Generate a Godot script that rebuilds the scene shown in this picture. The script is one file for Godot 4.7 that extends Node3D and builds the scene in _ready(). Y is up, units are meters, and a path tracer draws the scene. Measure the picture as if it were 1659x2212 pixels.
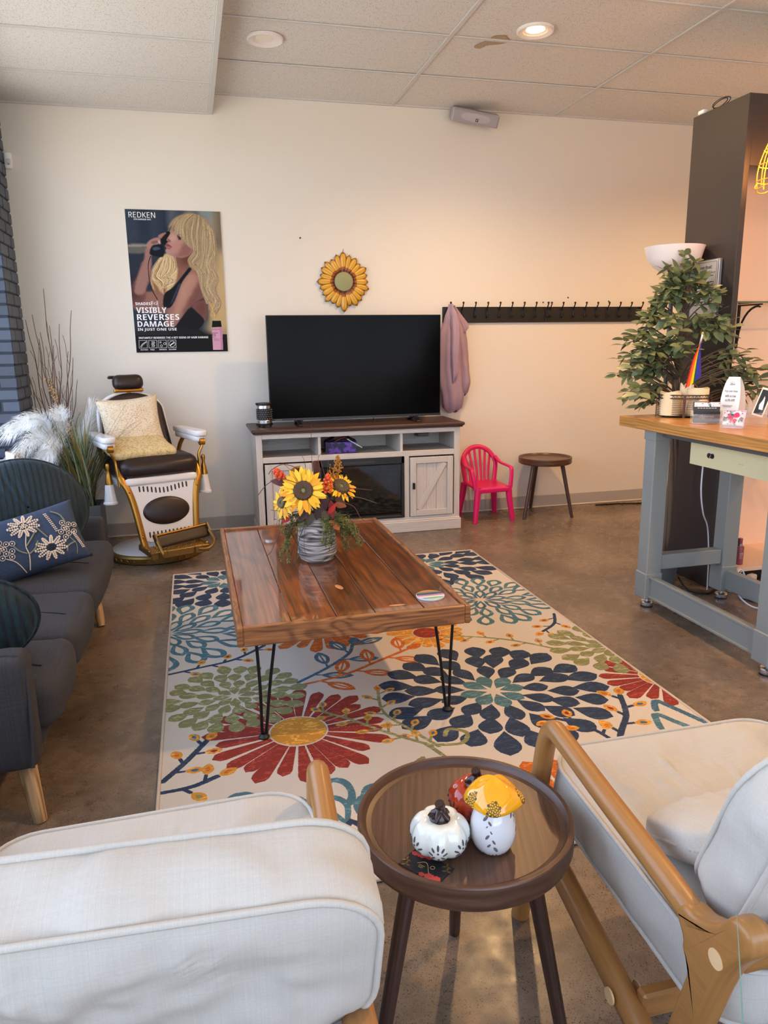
extends Node3D
# ---------------------------------------------------------------- helpers
var rng := RandomNumberGenerator.new()
var M := {}
var taken := {}
var uvo := Vector2.ZERO
var noise3 := FastNoiseLite.new()
var font: SystemFont
var font_bold: SystemFont

func S() -> SurfaceTool:
	var s := SurfaceTool.new()
	s.begin(Mesh.PRIMITIVE_TRIANGLES)
	return s

func tri(s: SurfaceTool, a: Vector3, b: Vector3, c: Vector3, ua := Vector2.ZERO, ub := Vector2.ZERO, uc := Vector2.ZERO) -> void:
	s.set_uv(ua); s.add_vertex(a)
	s.set_uv(uc); s.add_vertex(c)
	s.set_uv(ub); s.add_vertex(b)

func quad(s: SurfaceTool, a: Vector3, b: Vector3, c: Vector3, d: Vector3, ua := Vector2.ZERO, ub := Vector2.ZERO, uc := Vector2.ZERO, ud := Vector2.ZERO) -> void:
	tri(s, a, b, c, ua, ub, uc)
	tri(s, a, c, d, ua, uc, ud)

func quado(s: SurfaceTool, p: Array, out: Vector3, uv: Array) -> void:
	if (p[1] - p[0]).cross(p[2] - p[0]).dot(out) < 0.0:
		p.reverse()
		uv.reverse()
	if p.size() == 4:
		quad(s, p[0], p[1], p[2], p[3], uv[0], uv[1], uv[2], uv[3])
	else:
		tri(s, p[0], p[1], p[2], uv[0], uv[1], uv[2])

func box(s: SurfaceTool, c: Vector3, sz: Vector3, bv := 0.003, B := Basis.IDENTITY) -> void:
	s.set_smooth_group(-1)
	var h := sz * 0.5
	var b: float = min(bv, min(h.x, min(h.y, h.z)) * 0.9)
	var L := sz.max_axis_index()
	var pt := func(sg: Vector3, ax: int) -> Vector3:
		var v := sg * (h - Vector3(b, b, b))
		v[ax] = sg[ax] * h[ax]
		return v
	var put := func(pl: Array, out: Vector3, ax: int) -> void:
		var uv := []
		var k := (ax + 1) % 3
		var m := (ax + 2) % 3
		if m == L:
			m = k
			k = L
		for p in pl:
			uv.append(Vector2(p[k], p[m]) + uvo)
		var w := []
		for p in pl:
			w.append(c + B * p)
		quado(s, w, B * out, uv)
	for a in 3:
		var u := (a + 1) % 3
		var v := (a + 2) % 3
		for sa in [-1.0, 1.0]:
			var l := []
			for q in [[-1.0, -1.0], [1.0, -1.0], [1.0, 1.0], [-1.0, 1.0]]:
				var sg := Vector3()
				sg[a] = sa; sg[u] = q[0]; sg[v] = q[1]
				l.append(pt.call(sg, a))
			var o := Vector3()
			o[a] = sa
			put.call(l, o, a)
			if b > 0.0:
				for su in [-1.0, 1.0]:
					var s1 := Vector3(); s1[a] = sa; s1[u] = su; s1[v] = -1.0
					var s2 := Vector3(); s2[a] = sa; s2[u] = su; s2[v] = 1.0
					var oo := Vector3(); oo[a] = sa; oo[u] = su
					put.call([pt.call(s1, a), pt.call(s2, a), pt.call(s2, u), pt.call(s1, u)], oo, a)
	if b > 0.0:
		for x in [-1.0, 1.0]:
			for y in [-1.0, 1.0]:
				for z in [-1.0, 1.0]:
					var g := Vector3(x, y, z)
					put.call([pt.call(g, 0), pt.call(g, 1), pt.call(g, 2)], g, 0)

func lathe(s: SurfaceTool, prof: Array, seg := 32, xf := Transform3D.IDENTITY, mod = null) -> void:
	var g := 0
	var v := 0.0
	for i in prof.size() - 1:
		var p0: Vector2 = prof[i]
		var p1: Vector2 = prof[i + 1]
		if i > 0:
			var d0: Vector2 = (p0 - prof[i - 1]).normalized()
			if d0.dot((p1 - p0).normalized()) < 0.86:
				g += 1
		s.set_smooth_group(g)
		var v1 := v + p0.distance_to(p1)
		for j in seg:
			var t0 := TAU * j / seg
			var t1 := TAU * ((j + 1) % seg) / seg
			var a := Vector3(p0.x * cos(t1), p0.y, p0.x * sin(t1))
			var b := Vector3(p0.x * cos(t0), p0.y, p0.x * sin(t0))
			var c := Vector3(p1.x * cos(t0), p1.y, p1.x * sin(t0))
			var d := Vector3(p1.x * cos(t1), p1.y, p1.x * sin(t1))
			if mod != null:
				a = mod.call(a); b = mod.call(b); c = mod.call(c); d = mod.call(d)
			var u0 := float(j) / seg
			var u1 := float(j + 1) / seg
			a = xf * a; b = xf * b; c = xf * c; d = xf * d
			if p0.x < 1e-6:
				tri(s, a, c, d, Vector2(u1, v), Vector2(u0, v1), Vector2(u1, v1))
			elif p1.x < 1e-6:
				tri(s, a, b, c, Vector2(u1, v), Vector2(u0, v), Vector2(u0, v1))
			else:
				quad(s, a, b, c, d, Vector2(u1, v), Vector2(u0, v), Vector2(u0, v1), Vector2(u1, v1))
		v = v1

func tube(s: SurfaceTool, pts: Array, rad, n := 8, closed := false, asp := Vector2.ONE, ref := Vector3.UP) -> void:
	var m := pts.size()
	var N := Vector3.ZERO
	var ring := []
	var len := 0.0
	var lens := []
	for i in m:
		var T: Vector3
		if closed:
			T = (pts[(i + 1) % m] - pts[(i + m - 1) % m]).normalized()
		else:
			T = (pts[min(i + 1, m - 1)] - pts[max(i - 1, 0)]).normalized()
		if i == 0:
			N = ref
			if absf(N.dot(T)) > 0.95:
				N = Vector3.RIGHT if absf(T.x) < 0.9 else Vector3.BACK
		N = (N - T * N.dot(T)).normalized()
		var Bn := T.cross(N)
		var r: float = rad if rad is float else rad[i]
		var l := []
		for k in n:
			var t := TAU * k / n
			l.append(pts[i] + (N * cos(t) * asp.x + Bn * sin(t) * asp.y) * r)
		ring.append(l)
		if i > 0:
			len += pts[i].distance_to(pts[i - 1])
		lens.append(len)
	s.set_smooth_group(0)
	var cnt := m if closed else m - 1
	for i in cnt:
		var r0: Array = ring[i]
		var r1: Array = ring[(i + 1) % m]
		var u0: float = lens[i]
		var u1: float = lens[i + 1] if i + 1 < m else len + 0.01
		for k in n:
			var k1 := (k + 1) % n
			var v0 := 0.12 * k / n
			var v1 := 0.12 * (k + 1) / n
			quad(s, r0[k], r0[k1], r1[k1], r1[k], Vector2(u0, v0) + uvo, Vector2(u0, v1) + uvo, Vector2(u1, v1) + uvo, Vector2(u1, v0) + uvo)
	if not closed:
		s.set_smooth_group(7)
		for k in n:
			tri(s, pts[0], ring[0][(k + 1) % n], ring[0][k], uvo, uvo + Vector2(0.01, 0), uvo + Vector2(0, 0.01))
			tri(s, pts[m - 1], ring[m - 1][k], ring[m - 1][(k + 1) % n], uvo, uvo + Vector2(0.01, 0), uvo + Vector2(0, 0.01))

func smooth(pts: Array, n := 6, closed := false) -> Array:
	var o := []
	var m := pts.size()
	for i in (m if closed else m - 1):
		var p0 = pts[(i + m - 1) % m] if closed else pts[max(i - 1, 0)]
		var p1 = pts[i]
		var p2 = pts[(i + 1) % m]
		var p3 = pts[(i + 2) % m] if closed else pts[min(i + 2, m - 1)]
		for k in n:
			o.append(p1.cubic_interpolate(p2, p0, p3, float(k) / n))
	if not closed:
		o.append(pts[m - 1])
	return o

func grid(s: SurfaceTool, nu: int, nv: int, f: Callable, flip := false, uvs := Vector2.ONE) -> void:
	s.set_smooth_group(0)
	var P := []
	for i in nu + 1:
		var row := []
		for j in nv + 1:
			row.append(f.call(float(i) / nu, float(j) / nv))
		P.append(row)
	for i in nu:
		for j in nv:
			var u0 := Vector2(float(i) / nu, float(j) / nv) * uvs
			var u1 := Vector2(float(i + 1) / nu, float(j) / nv) * uvs
			var u2 := Vector2(float(i + 1) / nu, float(j + 1) / nv) * uvs
			var u3 := Vector2(float(i) / nu, float(j + 1) / nv) * uvs
			if flip:
				quad(s, P[i][j], P[i][j + 1], P[i + 1][j + 1], P[i + 1][j], u0, u3, u2, u1)
			else:
				quad(s, P[i][j], P[i + 1][j], P[i + 1][j + 1], P[i][j + 1], u0, u1, u2, u3)

func softbox(s: SurfaceTool, sz: Vector3, r: float, puff := Vector3.ZERO, n := 14, xf := Transform3D.IDENTITY, wr := 0.0, bend = null) -> void:
	s.set_smooth_group(0)
	var h := sz * 0.5
	for a in 3:
		var u := (a + 1) % 3
		var v := (a + 2) % 3
		for sa in [-1.0, 1.0]:
			var f := func(i: float, j: float) -> Vector3:
				var tu := i * 2.0 - 1.0
				var tv := j * 2.0 - 1.0
				tu = sign(tu) * (1.0 - pow(1.0 - absf(tu), 1.6))
				tv = sign(tv) * (1.0 - pow(1.0 - absf(tv), 1.6))
				var p := Vector3()
				p[a] = sa * h[a]; p[u] = tu * h[u]; p[v] = tv * h[v]
				var rr := Vector3(min(r, h.x), min(r, h.y), min(r, h.z))
				var inn := p.clamp(-(h - rr), h - rr)
				var d := (p - inn) / rr
				if d.length() > 1e-5:
					d = d.normalized()
				var q := inn + d * rr
				for k in 3:
					var k1 := (k + 1) % 3
					var k2 := (k + 2) % 3
					q[k] += p[k] / h[k] * puff[k] * (1.0 - pow(p[k1] / h[k1], 2)) * (1.0 - pow(p[k2] / h[k2], 2))
				if wr > 0.0:
					q += d * wr * noise3.get_noise_3dv(q * 900.0 + xf.origin * 50.0)
				if bend != null:
					q = bend.call(q)
				return xf * q
			grid(s, n, n, f, sa < 0.0, Vector2(sz[u], sz[v]))

func ringpath(sz: Vector2, r: float, n := 5) -> Array:
	var o := []
	var h := sz * 0.5
	for q in 4:
		var cx := (h.x - r) * (1.0 if q == 0 or q == 3 else -1.0)
		var cy := (h.y - r) * (1.0 if q < 2 else -1.0)
		for k in n + 1:
			var t := PI * 0.5 * (q + float(k) / n)
			o.append(Vector2(cx + r * cos(t), cy + r * sin(t)))
	return o

# box cushion: rounded in plan (x, z), thickness along y, welted edges
func slab(s: SurfaceTool, w: float, d: float, h: float, R: float, top: float, side: float, xf: Transform3D, wr := 0.0) -> void:
	s.set_smooth_group(0)
	var prof := []
	for i in 25:
		prof.append([i / 24.0, 0])
	for i in range(1, 8):
		prof.append([i / 8.0, 1])
	for i in 25:
		prof.append([1.0 - i / 24.0, 2])
	var base := ringpath(Vector2(w, d), R, 7)
	var fine := []
	for i in base.size():
		var q: Vector2 = base[(i + 1) % base.size()]
		var n := maxi(1, int(base[i].distance_to(q) / 0.012))
		for k in n:
			fine.append(base[i].lerp(q, float(k) / n))
	var m := fine.size()
	var rows := []
	for p in prof:
		var row := []
		for i in m:
			var f: Vector2 = fine[i]
			var q := Vector3()
			if p[1] == 1:
				var b: float = side * sin(PI * p[0])
				var g := f + f.normalized() * b
				q = Vector3(g.x, -h * 0.5 + h * p[0], g.y)
			else:
				var t: float = pow(p[0], 0.8)
				var g := f * t
				var e: float = 1.0 - pow(p[0], 3.2)
				q = Vector3(g.x, (h * 0.5 + top * e) * (1.0 if p[1] == 2 else -1.0), g.y)
			if wr > 0.0:
				var k: float = wr * noise3.get_noise_3d(q.x * 520.0 + xf.origin.x * 80.0, q.y * 700.0, q.z * 520.0)
				if p[1] != 1:
					var cr: float = maxf(0.0, noise3.get_noise_3d(q.x * 2600.0, q.y * 300.0 + xf.origin.x * 99.0, q.z * 520.0) - 0.05)
					k += (cr * cr * 0.035 - 0.001) * smoothstep(0.0, 0.25, absf(noise3.get_noise_2d(q.x * 300.0 + 40.0, q.z * 200.0)))
				q += Vector3(f.x, 0, f.y).normalized() * k if p[1] == 1 else Vector3(0, k * (1.0 - pow(p[0], 6.0)), 0)
			row.append(xf * q)
		rows.append(row)
	for j in rows.size() - 1:
		for i in m:
			var i1 := (i + 1) % m
			quad(s, rows[j][i1], rows[j][i], rows[j + 1][i], rows[j + 1][i1])

func pillow(s: SurfaceTool, w: float, hh: float, t: float, xf: Transform3D, n := 18, pinch := 0.07, wr := 0.0) -> void:
	for sd in [-1.0, 1.0]:
		var f := func(i: float, j: float) -> Vector3:
			var u := i * 2.0 - 1.0
			var v := j * 2.0 - 1.0
			var x := w * 0.5 * u * (1.0 - pinch * (1.0 - v * v) * u * u)
			var y := hh * 0.5 * v * (1.0 - pinch * (1.0 - u * u) * v * v)
			var z: float = sd * t * 0.5 * pow(maxf(0.0, (1.0 - pow(absf(u), 3.0)) * (1.0 - pow(absf(v), 3.0))), 0.55)
			if wr > 0.0:
				z += wr * noise3.get_noise_3d(x * 700.0, y * 700.0, sd * 40.0 + w * 999.0) * (1.0 - pow(absf(u), 6.0)) * (1.0 - pow(absf(v), 6.0))
			return xf * Vector3(x, y, z)
		var fl := func(i: float, j: float) -> Vector3:
			return f.call(1.0 - i, j)
		grid(s, n, n, f if sd > 0 else fl)

func extrude(s: SurfaceTool, poly: PackedVector2Array, d: float, xf := Transform3D.IDENTITY, bev := 0.0, seg := 2) -> void:
	if Geometry2D.is_polygon_clockwise(poly):
		poly = poly.duplicate()
		poly.reverse()
	var n := poly.size()
	var nrm := []
	for i in n:
		var e0 := (poly[i] - poly[(i + n - 1) % n]).normalized()
		var e1 := (poly[(i + 1) % n] - poly[i]).normalized()
		var m := (Vector2(e0.y, -e0.x) + Vector2(e1.y, -e1.x))
		m = m.normalized() / maxf(0.5, sqrt((1.0 + e0.dot(e1)) * 0.5))
		nrm.append(m)
	var layers := []
	if bev > 0.0:
		for k in seg + 1:
			var t := PI * 0.5 * (seg - k) / seg
			layers.append([-d * 0.5 + bev * (1.0 - sin(t)), bev * (1.0 - cos(t))])
		for k in seg + 1:
			var t := PI * 0.5 * k / seg
			layers.append([d * 0.5 - bev * (1.0 - sin(t)), bev * (1.0 - cos(t))])
	else:
		layers = [[-d * 0.5, 0.0], [d * 0.5, 0.0]]
	var at := func(i: int, L: Array) -> Vector3:
		var p: Vector2 = poly[i] - nrm[i] * L[1]
		return xf * Vector3(p.x, p.y, L[0])
	s.set_smooth_group(0 if bev > 0.0 else -1)
	var len := 0.0
	for i in n:
		var i1 := (i + 1) % n
		var l1 := len + poly[i].distance_to(poly[i1])
		for k in layers.size() - 1:
			var A: Array = layers[k]
			var B: Array = layers[k + 1]
			quad(s, at.call(i, A), at.call(i1, A), at.call(i1, B), at.call(i, B), Vector2(len, A[0]), Vector2(l1, A[0]), Vector2(l1, B[0]), Vector2(len, B[0]))
		len = l1
	s.set_smooth_group(-1 if bev == 0.0 else 3)
	var tr := Geometry2D.triangulate_polygon(poly)
	for e in [layers[0], layers[layers.size() - 1]]:
		var up: bool = e[0] > 0.0
		for k in range(0, tr.size(), 3):
			var ids := [tr[k], tr[k + 1], tr[k + 2]]
			var q0 := poly[ids[0]]; var q1 := poly[ids[1]]; var q2 := poly[ids[2]]
			if ((q1 - q0).cross(q2 - q0) > 0.0) != up:
				ids.reverse()
			tri(s, at.call(ids[0], e), at.call(ids[1], e), at.call(ids[2], e), poly[ids[0]] + uvo, poly[ids[1]] + uvo, poly[ids[2]] + uvo)

func blob(s: SurfaceTool, c: Vector3, r: Vector3, n := 8, B := Basis.IDENTITY) -> void:
	var prof := []
	for i in n + 1:
		var t := -PI * 0.5 + PI * i / n
		prof.append(Vector2(maxf(0.0, cos(t)) if i > 0 and i < n else 0.0, sin(t)))
	lathe(s, prof, n * 2 if n < 5 else n + 4, Transform3D(B * Basis.from_scale(r), c))

# flat-ish leaf along +x, normal +y, with folded midrib
func leaf(s: SurfaceTool, l: float, w: float, fold := 0.15, curl := 0.2, seg := 4, xf := Transform3D.IDENTITY, pk := 0.45) -> void:
	s.set_smooth_group(0)
	var A := []
	for i in seg + 1:
		var t := float(i) / seg
		var ww: float = w * 0.5 * pow(sin(PI * pow(t, log(0.5) / log(pk))), 0.8) if i > 0 and i < seg else 0.0
		var y := -curl * l * t * t
		A.append([Vector3(l * t, y, 0), Vector3(l * t, y + fold * ww, ww), Vector3(l * t, y + fold * ww, -ww), t])
	for i in seg:
		var a: Array = A[i]
		var b: Array = A[i + 1]
		var m0 := Vector2(a[3], 0.5); var m1 := Vector2(b[3], 0.5)
		var l0 := Vector2(a[3], 0.0); var l1 := Vector2(b[3], 0.0)
		var r0 := Vector2(a[3], 1.0); var r1 := Vector2(b[3], 1.0)
		if i == 0:
			tri(s, xf * a[0], xf * b[1], xf * b[0], m0, l1, m1)
			tri(s, xf * a[0], xf * b[0], xf * b[2], m0, m1, r1)
		elif i == seg - 1:
			tri(s, xf * a[0], xf * a[1], xf * b[0], m0, l0, m1)
			tri(s, xf * a[0], xf * b[0], xf * a[2], m0, m1, r0)
		else:
			quad(s, xf * a[0], xf * a[1], xf * b[1], xf * b[0], m0, l0, l1, m1)
			quad(s, xf * a[0], xf * b[0], xf * b[2], xf * a[2], m0, m1, r1, r0)

func fin(s: SurfaceTool) -> ArrayMesh:
	s.generate_normals()
	s.index()
	return s.commit()

func numbered(n: String) -> String:
	if not taken.has(n):
		taken[n] = 0
		return n
	taken[n] += 1
	return "%s_%03d" % [n, taken[n]]

func part(parent: Node, called: String, s, m: Material, xf := Transform3D.IDENTITY) -> MeshInstance3D:
	var o := MeshInstance3D.new()
	o.mesh = fin(s) if s is SurfaceTool else s
	o.material_override = m
	o.transform = xf
	o.name = called if parent != self else numbered(called)
	parent.add_child(o, true)
	return o

func tag(o: Node, label: String, cat: String, group := "", kind := "") -> Node:
	o.set_meta("label", label)
	o.set_meta("category", cat)
	if group != "":
		o.set_meta("group", group)
	if kind != "":
		o.set_meta("kind", kind)
	return o

func thing(called: String, label: String, cat: String, at := Vector3.ZERO, turn := 0.0, group := "") -> Node3D:
	var o := Node3D.new()
	o.name = numbered(called)
	add_child(o)
	o.position = at
	o.rotation.y = turn
	tag(o, label, cat, group)
	return o

func dup(src: Node3D, at: Vector3, turn: float, label: String) -> Node3D:
	var o: Node3D = src.duplicate()
	var base := str(src.name)
	var rx := RegEx.create_from_string("_\\d{3}$")
	o.name = numbered(rx.sub(base, ""))
	add_child(o)
	o.position = at
	o.rotation.y = turn
	o.set_meta("label", label)
	return o

func struct(called: String, label: String, cat: String) -> Node3D:
	var o := thing(called, label, cat)
	o.set_meta("kind", "structure")
	return o

func mat(c: Color, rough := 0.6, metal := 0.0, spec := 0.5) -> StandardMaterial3D:
	var m := StandardMaterial3D.new()
	m.albedo_color = c
	m.roughness = rough
	m.metallic = metal
	m.metallic_specular = spec
	return m

func rgb(r: int, g: int, b: int) -> Color:
	return Color(r / 255.0, g / 255.0, b / 255.0)

func tp(m: StandardMaterial3D, sc: float) -> StandardMaterial3D:
	m.uv1_triplanar = true
	m.uv1_scale = Vector3(sc, sc, sc)
	return m

func text(parent: Node, called: String, str_: String, pos: Vector3, B: Basis, w: float, h: float, m: Material, bold := true, depth := 0.0006) -> void:
	var t := TextMesh.new()
	t.text = str_
	t.font = font_bold if bold else font
	t.font_size = 48
	t.pixel_size = 0.01
	t.depth = 0.01
	t.curve_step = 2.0
	var bb := t.get_aabb()
	if bb.size.x < 1e-4:
		return
	# flatten to an ArrayMesh of its own at true size
	var sc := Vector3(w / bb.size.x, h / bb.size.y, depth / 0.01)
	var arr := t.get_mesh_arrays()
	var vs: PackedVector3Array = arr[Mesh.ARRAY_VERTEX]
	for i in vs.size():
		vs[i] = (vs[i] - Vector3(bb.position.x, bb.position.y, 0)) * sc
	arr[Mesh.ARRAY_VERTEX] = vs
	var am := ArrayMesh.new()
	arr[Mesh.ARRAY_TANGENT] = null
	am.add_surface_from_arrays(Mesh.PRIMITIVE_TRIANGLES, arr)
	part(parent, called, am, m, Transform3D(B, pos))

func look(x: Vector3, y: Vector3, at := Vector3.ZERO) -> Transform3D:
	x = x.normalized()
	var z := x.cross(y).normalized()
	y = z.cross(x).normalized()
	return Transform3D(Basis(x, y, z), at)
# ---------------------------------------------------------------- computed textures
func nimg(w: int, h: int, freq: float, sd: int, oct := 4) -> Image:
	var f := FastNoiseLite.new()
	f.noise_type = FastNoiseLite.TYPE_SIMPLEX_SMOOTH
	f.seed = sd
	f.frequency = freq
	f.fractal_octaves = oct
	var im := f.get_seamless_image(w, h)
	im.convert(Image.FORMAT_RGB8)
	return im

func range_img(im: Image, lo: float, hi: float) -> Image:
	im.adjust_bcs(1.0, hi - lo, 1.0)          # centred on .5
	im.adjust_bcs((lo + hi), 1.0, 1.0)          # brings the middle to (lo+hi)/2
	return im

func itex(im: Image) -> ImageTexture:
	return ImageTexture.create_from_image(im)

func poly_fill(im: Image, pts: Array, c: Color) -> void:
	var y0 := 1e9
	var y1 := -1e9
	for p in pts:
		y0 = minf(y0, p.y)
		y1 = maxf(y1, p.y)
	var n := pts.size()
	var H := im.get_height()
	var W := im.get_width()
	for y in range(maxi(0, int(ceil(y0 - 0.5))), mini(H - 1, int(floor(y1 - 0.5))) + 1):
		var yy := y + 0.5
		var xs := []
		for i in n:
			var a: Vector2 = pts[i]
			var b: Vector2 = pts[(i + 1) % n]
			if (a.y <= yy) != (b.y <= yy):
				xs.append(a.x + (yy - a.y) / (b.y - a.y) * (b.x - a.x))
		xs.sort()
		for k in range(0, xs.size() - 1, 2):
			var xa := maxi(0, int(round(xs[k])))
			var xb := mini(W, int(round(xs[k + 1])))
			if xb > xa:
				im.fill_rect(Rect2i(xa, y, xb - xa, 1), c)

func stroke(im: Image, pts: Array, w: float, c: Color) -> void:
	for i in pts.size() - 1:
		var a: Vector2 = pts[i]
		var b: Vector2 = pts[i + 1]
		var n := int(a.distance_to(b) / maxf(0.5, w * 0.3)) + 1
		for k in n:
			var p := a.lerp(b, float(k) / n)
			im.fill_rect(Rect2i(int(p.x - w * 0.5), int(p.y - w * 0.5), maxi(1, int(round(w))), maxi(1, int(round(w)))), c)

# wood: grain along x
func wood_img(w: int, h: int, sd: int, rings: float, warp: float, streak: float, amp := 0.14) -> Image:
	var n1 := nimg(48, h, 0.05, sd, 4)
	n1.resize(w, h, Image.INTERPOLATE_CUBIC)
	var f := FastNoiseLite.new()
	f.seed = sd + 1
	f.frequency = 0.035
	f.fractal_octaves = 2
	var n2 := f.get_seamless_image(64, 64)
	n2.convert(Image.FORMAT_RGB8)
	n2.resize(w, h, Image.INTERPOLATE_CUBIC)
	var n3 := nimg(24, h, 0.35, sd + 2, 2)
	n3.resize(w, h, Image.INTERPOLATE_BILINEAR)
	var d1 := n1.get_data()
	var d2 := n2.get_data()
	var d3 := n3.get_data()
	var o := PackedByteArray()
	o.resize(w * h * 3)
	for y in h:
		var ph := float(y) / h * TAU * rings
		for x in w:
			var i := (y * w + x) * 3
			var rg := 0.5 + 0.5 * sin(ph + (d2[i] / 255.0 - 0.5) * warp)
			rg = rg * rg
			var v := 1.0 - amp * rg - streak * (d1[i] / 255.0) - 0.12 * (d3[i] / 255.0)
			var b := int(clampf(v * 255.0, 0.0, 255.0))
			o[i] = b
			o[i + 1] = int(b * (0.93 + 0.07 * v))
			o[i + 2] = int(b * (0.86 + 0.14 * v))
	return Image.create_from_data(w, h, false, Image.FORMAT_RGB8, o)

func weave_img(n: int, period: int, sd: int, amt: float) -> Image:
	var a := nimg(n, n, 0.12, sd, 3)
	var d := a.get_data()
	var o := PackedByteArray()
	o.resize(n * n * 3)
	rng.seed = sd
	var rowv := []
	var colv := []
	for i in n:
		rowv.append(rng.randf())
		colv.append(rng.randf())
	for y in n:
		for x in n:
			var over := ((x / period) + (y / period)) % 2 == 0
			var v: float = rowv[y] if over else colv[x]
			var i := (y * n + x) * 3
			var q := 1.0 - amt * (0.5 * v + 0.3 * (d[i] / 255.0) + (0.2 if over else 0.0))
			var b := int(q * 255.0)
			o[i] = b; o[i + 1] = b; o[i + 2] = b
	return Image.create_from_data(n, n, false, Image.FORMAT_RGB8, o)

# ---- rug -------------------------------------------------------------
const RX := -0.18
const RZ := 1.09
const RW := 1.865
const RL := 2.80
var rug_px := 0.0
var rug_im: Image
var rug_ht: Image

func rp(x: float, z: float) -> Vector2:
	return Vector2((x - RX) * rug_px, (z - RZ) * rug_px)

func petal_pts(c: Vector2, ang: float, r0: float, r1: float, w: float, pk := 0.62) -> Array:
	var o := []
	var d := Vector2(cos(ang), sin(ang))
	var e := Vector2(-d.y, d.x)
	for sgn in [1.0, -1.0]:
		for i in 9:
			var t := float(i) / 8.0 if sgn > 0 else 1.0 - float(i) / 8.0
			var ww: float = w * 0.5 * pow(maxf(0.0, sin(PI * pow(t, log(0.5) / log(pk)))), 0.75)
			var q: Vector2 = c + d * lerpf(r0, r1, t) + e * ww * sgn
			o.append(rp(q.x, q.y))
	return o

func rug_shape(pts: Array, c: Color, hgt := 0.85) -> void:
	poly_fill(rug_im, pts, c)
	poly_fill(rug_ht, pts, Color(hgt, hgt, hgt))

func dahlia(c: Vector2, rad: float, rings: int, n0: int, cols: Array, outline := false) -> void:
	for k in range(rings - 1, -1, -1):
		var n := n0 + k * 5
		var r0 := rad * (0.06 if k == 0 else (float(k) / rings) * 0.92 + 0.02)
		var r1 := rad * (float(k + 1) / rings) * 1.0 + rad * 0.04
		if k == 0:
			r1 = rad * 1.25 / rings
		for i in n:
			var a := TAU * (i + 0.5 * (k % 2)) / n + k * 0.3 + rng.randf_range(-0.05, 0.05)
			var w := TAU * (r0 + r1) * 0.5 / n * 0.92
			if k == 0:
				w = TAU * r1 * 0.62 / n * 1.02
			var rr := r1 * rng.randf_range(0.95, 1.04)
			var col: Color = cols[min(k, cols.size() - 1)]
			rug_shape(petal_pts(c, a, r0, rr, w), col)
			if outline:
				rug_shape(petal_pts(c, a, lerpf(r0, rr, 0.22), lerpf(r0, rr, 0.82), w * 0.45), rugc.cream, 0.45)

func daisy(c: Vector2, rad: float, hub: float, n: int, col: Color, hubc: Color) -> void:
	for i in n:
		var a := TAU * i / n
		a += 0.03 * sin(i * 5.0)
		var R := rad * (0.95 + 0.08 * sin(i * 3.7))
		var d := Vector2(cos(a), sin(a))
		var e := Vector2(-d.y, d.x)
		var l := []
		for sg in [1.0, -1.0]:
			for k in 12:
				var t := k / 11.0 if sg > 0 else 1.0 - k / 11.0
				var r := lerpf(hub * 1.06, R, t)
				var hw: float = PI * minf(r, R * 0.86) / n * 0.86
				if t > 0.8:
					hw *= sqrt(maxf(0.0, 1.0 - pow((t - 0.8) / 0.2, 2)))
				var q: Vector2 = c + d * r + e * hw * sg
				l.append(rp(q.x, q.y))
		rug_shape(l, col)
	var o := []
	for i in 28:
		o.append(rp(c.x + hub * cos(TAU * i / 28), c.y + hub * sin(TAU * i / 28)))
	rug_shape(o, hubc)

func rug_line(pts: Array, w: float, c: Color) -> void:
	var q := []
	for p in smooth(pts, 8):
		q.append(rp(p.x, p.y))
	stroke(rug_im, q, w * rug_px, c)
	stroke(rug_ht, q, w * rug_px, Color(0.85, 0.85, 0.85))

func berry(p: Vector2, ang: float, l: float, c1: Color, c2: Color) -> void:
	var d := Vector2(cos(ang), sin(ang))
	rug_shape(petal_pts(p, ang, 0.0, l, l * 0.62, 0.5), c1)
	rug_shape(petal_pts(p + d * l * 0.28, ang, 0.0, l * 0.45, l * 0.26, 0.5), c2)

func sprig(pts: Array, w: float, stem: Color, leaf_l: float, c1: Color, c2: Array, step := 0.075, outl := false) -> void:
	rug_line(pts, w, stem)
	var q := smooth(pts, 10)
	var acc := 0.0
	var side := 1.0
	for i in range(1, q.size()):
		acc += q[i].distance_to(q[i - 1])
		if acc > step:
			acc = 0.0
			var t: Vector2 = (q[i] - q[i - 1]).normalized()
			var a: float = t.angle() + side * 0.95
			var d := Vector2(cos(a), sin(a))
			rug_line([q[i], q[i] + d * leaf_l * 0.6], w * 0.7, stem)
			if outl:
				var st: Vector2 = q[i] + d * leaf_l * 0.35
				rug_shape(petal_pts(st, a, 0.0, leaf_l * 1.6, leaf_l * 0.75, 0.5), c1)
				rug_shape(petal_pts(st + d * leaf_l * 0.3, a, 0.0, leaf_l * 0.95, leaf_l * 0.36, 0.5), rugc.cream, 0.45)
				rug_line([st + d * leaf_l * 0.3, st + d * leaf_l * 1.2], w * 0.5, c1)
			else:
				berry(q[i] + d * leaf_l * 0.6, a, leaf_l, c1, c2[i % c2.size()])
			side = -side
	var e: Vector2 = (q[q.size() - 1] - q[q.size() - 2]).normalized()
	berry(q[q.size() - 1], e.angle(), leaf_l, c1, c2[0])

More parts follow.
